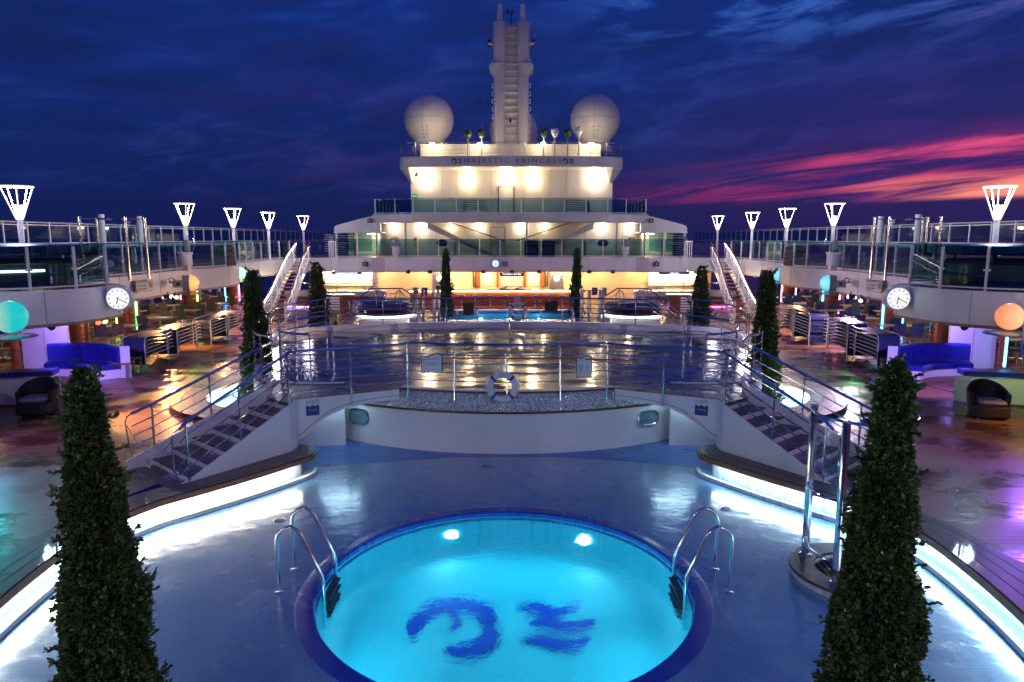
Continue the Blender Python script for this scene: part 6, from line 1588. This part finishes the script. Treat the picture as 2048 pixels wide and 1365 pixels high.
for i, (x, y, z, n, rz, wh) in enumerate(((-10.2,46.6,2.885,8,R(95),'dark on the left end of the cross deck'),(11.6,46.6,2.885,8,R(85),'dark on the right end of the cross deck'),(-2.2,47.6,2.885,6,R(90),'behind the cross deck glass left of the door'),(5.1,47.6,2.885,6,R(90),'behind the cross deck glass right of the door'),(-1.6,48.6,5.72,5,R(90),'on the second superstructure deck, left'),(5.4,48.6,5.72,5,R(90),'on the second superstructure deck, right'))):
    stack(n, x, y, z, rz, wh, 'lounger stacks on the superstructure decks', 0.15)
# ---------------------------------------------------------------- furniture under the side decks
def arm_chair(label, loc, rz):
    t = thing('wicker_armchair', label, 'armchair', loc, rz, 'wicker tub chairs')
    # tub shell: horseshoe wall, arms lower than back
    n = 24; vs = []; fs = []
    for i in range(n+1):
        a = R(-35+250*i/n); 
        c_, s_ = math.cos(a), math.sin(a)
        back = max(0, s_); h = 0.58+0.26*back**1.2
        for (ro, zi, sc) in ((0.41,0.04,1.0),(0.45,h-0.03,1.0),(0.43,h,1.0),(0.36,h,1.0),(0.34,h-0.03,1.0),(0.32,0.30,1.0)):
            vs.append((ro*c_*1.02, ro*s_*0.98+0.02, zi))
    for i in range(n):
        for k in range(5): fs.append((i*6+k,i*6+k+1,(i+1)*6+k+1,(i+1)*6+k))
    fs.append(tuple(range(6))); fs.append(tuple(n*6+k for k in range(6))[::-1])
    mb = MB(); mb.add(vs, fs); mb.build('shell', M['wicker'], t, smooth=True)
    mb = MB(); mb.rbox((0,-0.05,0.19), (0.74,0.70,0.30), 0.10); mb.build('seat_base', M['wicker'], t, smooth=True)
    mb = MB(); mb.rbox((0,-0.08,0.39), (0.62,0.62,0.11), 0.12); mb.build('cushion', M['cushion'], t, smooth=True)
    for dx in (-0.28,0.28):
        for dy in (-0.3,0.25):
            mb = MB(); mb.lathe([(0.025,0.0),(0.025,0.06)], 8, (dx,dy,0)); mb.build('foot', M['chrome'], t)
    return t
arm_chair('dark wicker tub chair with grey cushion beside the low white wall on the left deck', (-11.30,16.45,0), R(12))
arm_chair('dark wicker tub chair cut off at the left edge of the photo', (-12.35,15.55,0), R(60))
arm_chair('dark wicker tub chair with grey cushion on the right deck', (11.35,16.15,0), R(-14))
def sofa(s, nm):
    t = thing('curved_sofa', 'curved blue vinyl sofa with white base on the %s deck'%nm, 'sofa', (s*12.9,21.3,0), group='curved blue sofas')
    # arc centred towards the bar: concave side faces the pool deck
    C = (s*13.45, 19.45); r_out = 2.35
    a0, a1 = (48, 112) if s > 0 else (132, 68)
    if s > 0: a0, a1 = 142, 66
    else: a0, a1 = 38, 114
    def pt(a, r): return (C[0]+r*math.cos(R(a)), C[1]+r*math.sin(R(a)))
    def arcseg(b0, b1, ri, ro, z0, z1, name, mat, round_=0.04):
        n = 8; vs = []; fs = []
        sec = [(ri,z0),(ro,z0),(ro,z1-round_),(ro-round_,z1),(ri+round_,z1),(ri,z1-round_)]
        for i in range(n+1):
            a = b0+(b1-b0)*i/n
            for r_, z in sec: vs.append((*pt(a, r_), z))
        for i in range(n):
            for k in range(6): fs.append((i*6+k,i*6+(k+1)%6,(i+1)*6+(k+1)%6,(i+1)*6+k))
        fs.append(tuple(range(6))[::-1]); fs.append(tuple(n*6+k for k in range(6)))
        mb = MB(); mb.add(vs, fs); return mb.build(name, mat, t, world=True, smooth=True)
    arcseg(a0, a1, 1.55, 2.42, 0.0, 0.26, 'base', M['white'], 0.02)
    arcseg(a0-0.5*(1 if a1>a0 else -1), a0+1.8*(1 if a1>a0 else -1)*-1, 2.20, 2.46, 0.0, 0.96, 'end_panel', M['white'], 0.02)
    m = 3
    for k in range(m):
        b0 = a0+(a1-a0)*(k/m)+0.4*(1 if a1>a0 else -1); b1 = a0+(a1-a0)*((k+1)/m)-0.4*(1 if a1>a0 else -1)
        arcseg(b0, b1, 1.46, 2.16, 0.265, 0.42, 'seat_cushion', M['blue_fab'], 0.05)
        arcseg(b0, b1, 2.14, 2.36, 0.42, 0.93, 'back_cushion', M['blue_fab'], 0.06)
    # low round plinth the sofa stands on
    mb = MB(); mb.lathe([(1.46,0.004),(1.46,0.03),(0.01,0.03)], 40, (C[0],C[1],0)); mb.build('round_plinth', M['deck'], t, world=True)
    # low wall with cushions on the near side
    t2 = thing('low_wall_seat', 'low white wall with dark cushions along the top, near the %s wicker chair'%nm, 'seat wall', (s*13.2,17.3,0), group='low seat walls')
    mb = MB(); mb.wall([(s*11.55,17.75),(s*11.8,17.5),(s*13.2,17.15),(s*15.0,17.0)], 0.03, 0.66, 0.16, side=1 if s > 0 else -1); mb.build('wall', M['white'], t2, world=True)
    mb = MB(); mb.wall([(s*11.75,17.72),(s*13.15,17.36)], 0.67, 0.80, 0.5, side=1 if s > 0 else -1); mb.build('cushion', M['blue_fab'], t2, world=True)
    mb = MB(); mb.wall([(s*13.25,17.35),(s*14.9,17.2)], 0.67, 0.80, 0.5, side=1 if s > 0 else -1); mb.build('cushion', M['blue_fab'], t2, world=True)
    mb = MB(); mb.box((s*13.2,17.10,0.02), (3.2,0.12,0.03), R(-6)*s); mb.build('toe_strip', M['brown'], t2, world=True)
sofa(-1, 'left'); sofa(1, 'right')
# small teak side tables near the left stack
for i, (x, y, lab) in enumerate(((-11.75,20.95,'low teak side table with grey legs at the end of the left blue sofa'),(-11.95,21.75,'low teak side table with grey legs touching the nearest left lounger stack'),(11.9,21.4,'low teak side table beside the right blue sofa'))):
    t = thing('side_table', lab, 'side table', (x,y,0), 0.05, 'teak side tables')
    mb = MB(); mb.box((0,0,0.44), (0.52,0.52,0.03)); mb.build('top', M['teak_edge'], t)
    for dx in (-0.22,0.22):
        for dy in (-0.22,0.22): mb = MB(); mb.box((dx,dy,0.21), (0.045,0.045,0.42)); mb.build('leg', M['grey'], t)
def make_chair(mat):
    t = thing('dining_chair', 'chair', 'chair', (0,0,0))
    mb = MB(); mb.rbox((0,0,0.44), (0.46,0.46,0.08), 0.04); mb.build('seat', M[mat], t)
    mb = MB(); mb.add([(-0.22,0.20,0.46),(0.22,0.20,0.46),(0.22,0.25,0.46),(-0.22,0.25,0.46),(-0.21,0.29,0.94),(0.21,0.29,0.94),(0.21,0.33,0.94),(-0.21,0.33,0.94)], [(0,1,2,3),(4,5,6,7),(0,1,5,4),(1,2,6,5),(2,3,7,6),(3,0,4,7)]); mb.build('backrest', M[mat], t)
    for dx in (-0.19,0.19):
        for dy in (-0.19,0.19): mb = MB(); mb.box((dx,dy,0.20), (0.03,0.03,0.40)); mb.build('leg', M['steel'], t)
    return t
def make_table():
    t = thing('dining_table', 'table', 'table', (0,0,0))
    mb = MB(); mb.rbox((0,0,0.735), (1.25,0.80,0.04), 0.03); mb.build('top', M['tabletop'], t)
    mb = MB(); mb.lathe([(0.04,0.05),(0.04,0.71)], 10); mb.build('column', M['steel'], t)
    for a in (30, 150, 210, 330):
        mb = MB(); mb.tube([(0,0,0.06),(0.36*math.cos(R(a)),0.36*math.sin(R(a)),0.02)], 0.02, 6); mb.build('foot', M['steel'], t)
    return t
chairA = make_chair('chairf'); chairB = make_chair('chairb'); tab = make_table(); used = {}
def place(pr, loc, rz, label, group):
    if pr.name not in used:
        used[pr.name] = 1; pr.location = loc; pr.rotation_euler = (0,0,rz); pr['label'] = label; pr['group'] = group; return pr
    return dup(pr, loc, rz, label, group)
rowname = ('by the slim column','beside the partition','between the first two columns','behind the nearest lounger stacks','by the second column','beyond the second column','by the third column','near the far stairs')
for s, nm in ((-1,'left'),(1,'right')):
    for i, (x, y) in enumerate(((17.0,21.3),(17.6,24.0),(15.4,27.6),(17.9,28.4),(15.3,30.4),(18.0,33.0),(15.6,33.4),(15.8,37.0),(17.8,36.0),(16.2,41.0),(18.0,41.5))):
        inn = 'inboard' if x < 16.5 else 'window side'
        tn = ('next to the slim column','behind the partition','just past the first column','by the windows past the first column','between first and second columns','by the windows past the second column','just past the second column','before the third column','by the windows before the third column','past the third column','by the windows past the third column')[i]
        place(tab, (s*x,y,0), 0.0, 'pale dining table %s, %s side'%(tn,nm), 'dining tables')
        for k, (dx, dy, rz, wn) in enumerate(((-0.32,-0.62,math.pi,'near left'),(0.32,-0.62,math.pi,'near right'),(-0.32,0.62,0,'far left'),(0.32,0.62,0,'far right'))):
            if (i*4+k) % 7 == 3: continue
            ch = chairB if (s > 0) else chairA
            place(ch, (s*x+dx+random.uniform(-.06,.06), y+dy+random.uniform(-.05,.05), 0), rz+random.uniform(-.25,.25), '%s dining chair at the table %s, %s side'%(wn,tn,nm), 'dining chairs %s'%nm)
    # low wooden rail fence between deck and dining area
    for j, (y0, y1) in enumerate(((22.6,24.4),)):
        railing('dining_rail', 'low white rail with wooden top between the lounger stacks and tables, %s'%nm, [(s*13.6,y0,0),(s*13.6,y1,0)], 0.80, 2, 0.9, mat='white', cap='wood', group='dining rails', r=0.04, rb=0.015, pr=0.03)
# bar clock on the cross deck fascia
t = thing('fascia_clock', 'round blue lit clock on the fascia above the pool bar', 'clock', (-0.97,45.78,2.53))
mb = MB(); mb.lathe([(0.25,-0.06),(0.25,0.06)], 28); mb.v = [(v[0],v[2],v[1]) for v in mb.v]; mb.build('drum', M['dark'], t)
mb = MB(); mb.lathe([(0.0,0),(0.225,0)], 28); mb.v = [(v[0],-0.065,v[1]) for v in mb.v]; mb.build('dial', M['dialb'], t)
for k in range(12):
    a = 2*math.pi*k/12; mb = MB(); mb.tube([(0.2*math.sin(a),-0.07,0.2*math.cos(a)),(0.15*math.sin(a),-0.07,0.15*math.cos(a))], 0.010, 4); mb.build('hour_mark', M['black'], t)
for l_, ang in ((0.12,188),(0.17,117)):
    a = R(ang); mb = MB(); mb.tube([(0,-0.075,0),(l_*math.sin(a),-0.075,l_*math.cos(a))], 0.014, 4); mb.build('hand', M['black'], t)
for i, (x, y, z) in enumerate(((-9.3,45.05,2.52),(9.35,45.05,2.52),(-6.95,52.15,8.75),(7.0,52.15,8.75),(-9.3,47.0,5.3),(9.3,47.0,5.3))):
    t = thing('square_speaker', 'small dark loudspeaker box %s'%('on the left end of the bar fascia','on the right end of the bar fascia','at the upper left corner of the top wall','at the upper right corner of the top wall','at the left end of the second deck fascia','at the right end of the second deck fascia')[i], 'loudspeaker', (x,y,z), group='small loudspeakers')
    mb = MB(); mb.rbox((0,0,0), (0.32,0.24,0.28), 0.03); mb.build('box', M['dark'], t)
    mb = MB(); mb.lathe([(0.0,0),(0.09,0)], 14); mb.v = [(v[0],-0.125,v[1]) for v in mb.v]; mb.build('cone', M['grey'], t)
    mb = MB(); mb.box((0,0.1,0.2), (0.05,0.05,0.14)); mb.build('bracket', M['redtxt'], t)
mb = MB(); mb.box((-0.35,45.78,2.50), (0.36,0.2,0.34)); tag(mb.build('junction_box', M['grey'], None), 'grey junction box beside the bar clock', 'box')
t = thing('exit_sign', 'small green exit sign at the left end of the top wall', 'sign', (-7.0,52.2,7.2))
mb = MB(); mb.box((0,0,0), (0.40,0.05,0.24)); mb.build('frame', M['dark'], t)
mb = MB(); mb.box((0,-0.03,0), (0.34,0.012,0.16)); mb.build('panel', M['exit'], t)
for i, (x, y, w_) in enumerate(((-8.55,51.97,0.5),(8.9,51.97,0.5),(-5.9,51.97,0.32),(6.0,51.97,0.32))):
    mb = MB(); mb.box((x,y,4.15 if abs(x) > 7 else 4.05), (w_,0.02,0.14 if abs(x) > 7 else 0.2)); tag(mb.build('wall_plate', M['brass' if abs(x) > 7 else 'paper'], None), 'small wall plate %s'%('far left on the lower superstructure wall','far right on the lower superstructure wall','left of the left slanting stair','right of the right slanting stair')[i], 'sign', 'wall plates')
t = thing('caution_tag', 'yellow warning cone hung on the lower superstructure wall', 'warning sign', (-7.0,51.9,3.55))
mb = MB(); mb.lathe([(0.14,0),(0.05,0.42),(0.0,0.43)], 10); mb.build('cone', M['yellow'], t)
mb = MB(); mb.box((0,0.02,0.55), (0.22,0.03,0.2)); mb.build('hook_plate', M['brass'], t)
for i, (x, y, lab, mt) in enumerate(((-4.6,47.4,'blue folded parasol behind the cross deck glass, left','bluetarp'),(6.2,47.4,'blue folded parasol behind the cross deck glass, right','bluetarp'))):
    t = thing('folded_parasol', lab, 'parasol', (x,y,2.885), group='folded parasols')
    mb = MB(); mb.lathe([(0.02,0),(0.02,1.0)], 6); mb.build('pole', M['steel'], t)
    mb = MB(); mb.lathe([(0.25,0.75),(0.42,0.95),(0.30,1.12),(0.02,1.2)], 10); mb.build('canopy', M[mt], t)
for i, (x, lab) in enumerate(((1.4,'left of the two tall dark covered machines behind the cross deck glass'),(2.5,'right of the two tall dark covered machines behind the cross deck glass'))):
    t = thing('covered_machine', lab, 'machine', (x,47.3,2.885), group='covered machines')
    mb = MB(); mb.rbox((0,0,0.55), (0.95,0.7,1.1), 0.12); mb.build('cover', M['navy'], t, smooth=True)
    mb = MB(); mb.box((0,0,1.11), (0.6,0.4,0.04)); mb.build('lid', M['grey'], t)
# ================================================================ TOPIARY TREES
def leaf_mesh(name, H, n, size, rbase, rtop, seed, z0=0.12, quads=True):
    rg = np.random.default_rng(seed)
    t = rg.random(n)**1.0
    t = 1-(1-t)                      # height fraction
    t = 1-np.sqrt(1-t*(1-(rtop/rbase)**2)) if False else t
    # weight towards the wide base
    u = rg.random(n); keep = u < (1-t*0.70); t = t[keep]; n = len(t)
    a = rg.random(n)*2*np.pi
    nl = (0.10*np.sin(3*a+7*t+seed)+0.08*np.sin(5*a-13*t)+0.12*np.sin(2*a+23*t+1.3*seed)+0.08*np.sin(9*a+31*t)+0.06*np.sin(4*a+57*t))
    rad = (rbase+(rtop-rbase)*t**0.92)*(1+nl)
    tip = np.clip((1-t)/0.06, 0.0, 1)**0.5; rad = rad*np.maximum(tip, 0.25)
    dep = rg.random(n)**2.2*0.34
    out = np.zeros(n)
    rr = rad*(1-dep)+out*0.6
    c = np.stack([rr*np.cos(a), rr*np.sin(a), z0+t*(H-z0)+out*0.6], 1)
    # protruding sprigs: leaves strung along short stems
    K = max(40, n//110); per = 15
    ks = rg.choice(n, K); a = np.concatenate([a, np.repeat(a[ks], per)]); t = np.concatenate([t, np.repeat(t[ks], per)])
    sd = np.stack([np.cos(a[ks]), np.sin(a[ks]), rg.normal(0.7,0.5,K)], 1)+rg.normal(0,0.35,(K,3)); sd /= np.linalg.norm(sd,axis=1,keepdims=True)
    ln = size*(1.2+2.2*rg.random(K)); f = np.tile(np.linspace(0.0,1,per), K)
    sb = np.stack([rad[ks]*0.96*np.cos(a[ks]), rad[ks]*0.96*np.sin(a[ks]), c[ks,2]], 1)
    c = np.concatenate([c, np.repeat(sb, per, 0)+np.repeat(sd*ln[:,None], per, 0)*f[:,None]]); n = len(c)
    # leaf frame: outwards, upwards, jittered
    d = np.stack([np.cos(a), np.sin(a), rg.normal(0.35,0.5,n)], 1)+rg.normal(0,0.45,(n,3)); d /= np.linalg.norm(d,axis=1,keepdims=True)
    x = rg.normal(0,1,(n,3)); s_ = np.cross(d, x); s_ /= np.linalg.norm(s_,axis=1,keepdims=True); nn = np.cross(s_, d)
    L = size*(0.7+0.7*rg.random(n))[:,None]; W = L*0.30
    p0 = c; p1 = c+d*L*0.5+s_*W+nn*L*0.10; p2 = c+d*L-nn*L*0.08; p3 = c+d*L*0.5-s_*W+nn*L*0.10
    V = np.stack([p0,p1,p2,p3],1).reshape(-1,3)
    F = (np.arange(n)*4)[:,None]+np.array([[0,1,2,3]])
    me = bpy.data.meshes.new(name)
    me.vertices.add(len(V)); me.vertices.foreach_set('co', V.astype(np.float32).ravel())
    me.loops.add(4*n); me.loops.foreach_set('vertex_index', F.ravel().astype(np.int32))
    me.polygons.add(n); me.polygons.foreach_set('loop_start', (np.arange(n)*4).astype(np.int32)); me.polygons.foreach_set('loop_total', np.full(n,4,np.int32))
    me.update(); me.validate()
    at = me.attributes.new('tone', 'FLOAT', 'FACE')
    clump = 0.5+0.5*np.sin(6*a+17*t)*np.sin(4*a-9*t)
    tone = np.clip(rg.random(n)*0.55+0.35*clump, 0, 1); tone[rg.random(n) > 0.96] = 1.0
    at.data.foreach_set('value', tone.astype(np.float32))
    me.materials.append(M['leaf']); return me
mesh_near = leaf_mesh('crown', 3.55, 58000, 0.044, 0.43, 0.075, 3)
mesh_near2 = leaf_mesh('crown', 3.62, 58000, 0.044, 0.43, 0.075, 8)
mesh_mid = leaf_mesh('crown', 3.75, 20000, 0.065, 0.44, 0.10, 5)
mesh_mid2 = leaf_mesh('crown', 3.75, 20000, 0.065, 0.44, 0.10, 12)
mesh_far = leaf_mesh('crown', 3.2, 9000, 0.10, 0.44, 0.12, 6)
def topiary(label, loc, me, H, rz, sc=(1,1,1)):
    t = thing('topiary_tree', label, 'tree', loc, rz, 'column topiary trees'); t.scale = sc
    mb = MB(); mb.lathe([(0.26,-0.38 if False else 0.0),(0.33,0.20),(0.33,0.24),(0.28,0.24),(0.26,0.18)], 20); mb.build('pot', M['dark'], t, smooth=True)
    mb = MB(); mb.tube([(0,0,0.05),(0.02,0.01,H*0.4),(0,0,H*0.92)], [0.06,0.045,0.01], 8); mb.build('trunk', M['bark'], t)
    for k in range(26):
        z = H*(0.08+0.85*k/26); a = k*2.4; r_ = 0.42*(1-0.72*z/H)
        mb = MB(); mb.tube([(0,0,z),(r_*0.5*math.cos(a),r_*0.5*math.sin(a),z+0.1),(r_*math.cos(a),r_*math.sin(a),z+0.22)], [0.014,0.009,0.004], 4); mb.build('limb', M['bark'], t)
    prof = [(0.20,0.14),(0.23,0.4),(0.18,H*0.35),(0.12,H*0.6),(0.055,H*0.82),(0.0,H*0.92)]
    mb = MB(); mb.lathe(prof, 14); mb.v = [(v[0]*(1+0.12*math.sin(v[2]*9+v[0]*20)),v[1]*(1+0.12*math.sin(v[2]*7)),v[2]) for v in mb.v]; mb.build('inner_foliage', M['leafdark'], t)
    link('crown', me, t)
    return t
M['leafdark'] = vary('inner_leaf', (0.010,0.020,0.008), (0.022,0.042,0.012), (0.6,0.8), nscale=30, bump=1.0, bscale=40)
topiary('large dark topiary column nearest the camera on the left', (-3.34,5.5,PF), mesh_near, 3.55, 0.3)
topiary('large dark topiary column nearest the camera on the right', (3.17,5.5,PF), mesh_near2, 3.62, 2.0)
topiary('slim topiary behind the left pool staircase', (-6.5,17.8,PF), mesh_mid, 3.75, 0.8)
topiary('slim topiary behind the right pool staircase', (6.6,17.8,PF), mesh_mid2, 3.75, 4.1)
topiary('slim topiary beyond the stage on the left, beside the wet floor sign', (-8.38,30.5,0), mesh_far, 3.1, 0.5, (1,1,0.97))
topiary('slim topiary beyond the stage on the right', (8.33,30.5,0), mesh_far, 3.1, 2.5, (1,1,0.92))
topiary('thin topiary left of the pool bar', (-3.32,36.4,0), mesh_far, 3.1, 1.5, (0.72,0.72,1.13))
topiary('thin topiary right of the pool bar', (3.46,36.4,0), mesh_far, 3.1, 3.5, (0.72,0.72,1.13))

# ================================================================ COLOURED DECK PROJECTORS (the show lights that tint the wet planks)
def projector(label, loc, target, col, power, angle, blend=0.7):
    t = thing('deck_projector', label, 'projector', loc, group='coloured deck projectors')
    d = (Vector(target)-Vector(loc)).normalized()
    mb = MB(); mb.tube([Vector((0,0,0))-d*0.14, d*0.10], 0.08, 12); mb.build('body', M['dark'], t, smooth=True)
    mb = MB(); mb.box((0,0,0.10), (0.05,0.05,0.14)); mb.build('bracket', M['grey'], t)
    q = d.to_track_quat('Z','Y'); mb = MB(); mb.lathe([(0.0,0),(0.07,0)], 12); mb.v = [tuple(q @ Vector(v)+d*0.102) for v in mb.v]
    mb.build('lens', emit('projector_lens', col, 1.5), t)
    spot('projector_beam', tuple(Vector(loc)+d*0.12), target, col, power, angle, blend, 0.03, t)
for s, nm in ((-1,'left'),(1,'right')):
    projector('violet projector under the %s deck edge aimed at the white partition'%nm, (s*13.6,21.0,2.0), (s*14.9,22.3,0.9), (0.42,0.26,1.0), 40, 95)
    projector('violet projector under the %s deck bulge aimed at the sofa and deck'%nm, (s*11.6,17.6,1.98), (s*11.6,20.6,0.0), (0.36,0.20,1.0), 130, 110)
    projector('warm projector under the %s deck aimed at the lounger stacks'%nm, (s*13.4,27.0,1.98), (s*11.2,25.5,0.0), (1.0,0.42,0.14) if s < 0 else (0.75,0.45,0.75), 150, 120)
    projector('warm projector under the %s deck aimed at the far planks'%nm, (s*13.6,32.5,1.98), (s*10.2,31.5,0.0), (1.0,0.50,0.22), 110, 120)
projector('turquoise projector under the near left deck edge', (-11.3,14.2,2.0), (-8.8,12.0,0.0), (0.02,0.80,0.85), 42, 46)
projector('violet projector under the near left deck edge', (-12.0,14.6,2.0), (-9.6,13.6,0.0), (0.40,0.18,1.0), 60, 70)
projector('red gobo projector under the left bulge', (-11.0,18.6,2.0), (-8.3,16.4,0.0), (1.0,0.06,0.02), 130, 34)
projector('amber gobo projector under the left bulge', (-11.0,18.9,2.0), (-8.7,17.4,0.0), (1.0,0.55,0.15), 60, 60)
projector('green gobo projector under the left middle deck', (-12.6,26.4,2.0), (-8.6,21.5,0.0), (0.25,1.0,0.12), 30, 26)
projector('violet projector under the near right deck edge', (11.2,14.2,2.0), (8.6,12.6,0.0), (0.36,0.14,1.0), 60, 80)
projector('amber projector by the right wicker chair', (12.2,15.0,2.0), (11.6,14.6,0.0), (1.0,0.5,0.12), 25, 100)
projector('lime projector aimed at the low wall behind the right wicker chair', (12.6,15.6,2.0), (12.9,17.2,0.4), (0.62,1.0,0.25), 14, 90)
projector('pink gobo projector under the near right deck edge', (10.9,13.4,2.0), (7.6,10.9,0.0), (1.0,0.20,0.45), 10, 24)
projector('green gobo projector under the right middle deck', (12.6,25.0,2.0), (8.9,20.2,0.0), (0.25,1.0,0.35), 16, 34)
projector('warm long-throw projector on the right fascia aimed at the left lounger stacks', (12.5,25.6,2.06), (-12.0,25.2,0.7), (1.0,0.66,0.40), 1300, 26)
projector('pale violet long-throw projector on the left fascia aimed at the right lounger stacks', (-12.5,25.6,2.06), (12.0,25.0,0.7), (0.80,0.66,1.0), 1100, 26)
# warm ceiling lights of the dining areas
k_ = 0
for s, nm in ((-1,'left'),(1,'right')):
    for i, (x, y) in enumerate(((17.2,22.5),(16.6,29.0),(17.2,34.5),(16.6,40.0),(15.2,44.0))):
        t = thing('ceiling_lamp', 'flat round ceiling lamp over the %s dining area, %s from the camera'%(nm,('first','second','third','fourth','fifth')[i]), 'ceiling lamp', (s*x,y,2.10), group='dining ceiling lamps')
        mb = MB(); mb.lathe([(0.16,0.05),(0.16,0.0)], 16); mb.build('rim', M['steel'], t)
        mb = MB(); mb.lathe([(0.0,-0.004),(0.145,-0.004)], 12); mb.build('diffuser', M['warmlamp'], t)
# light strings of the stairs
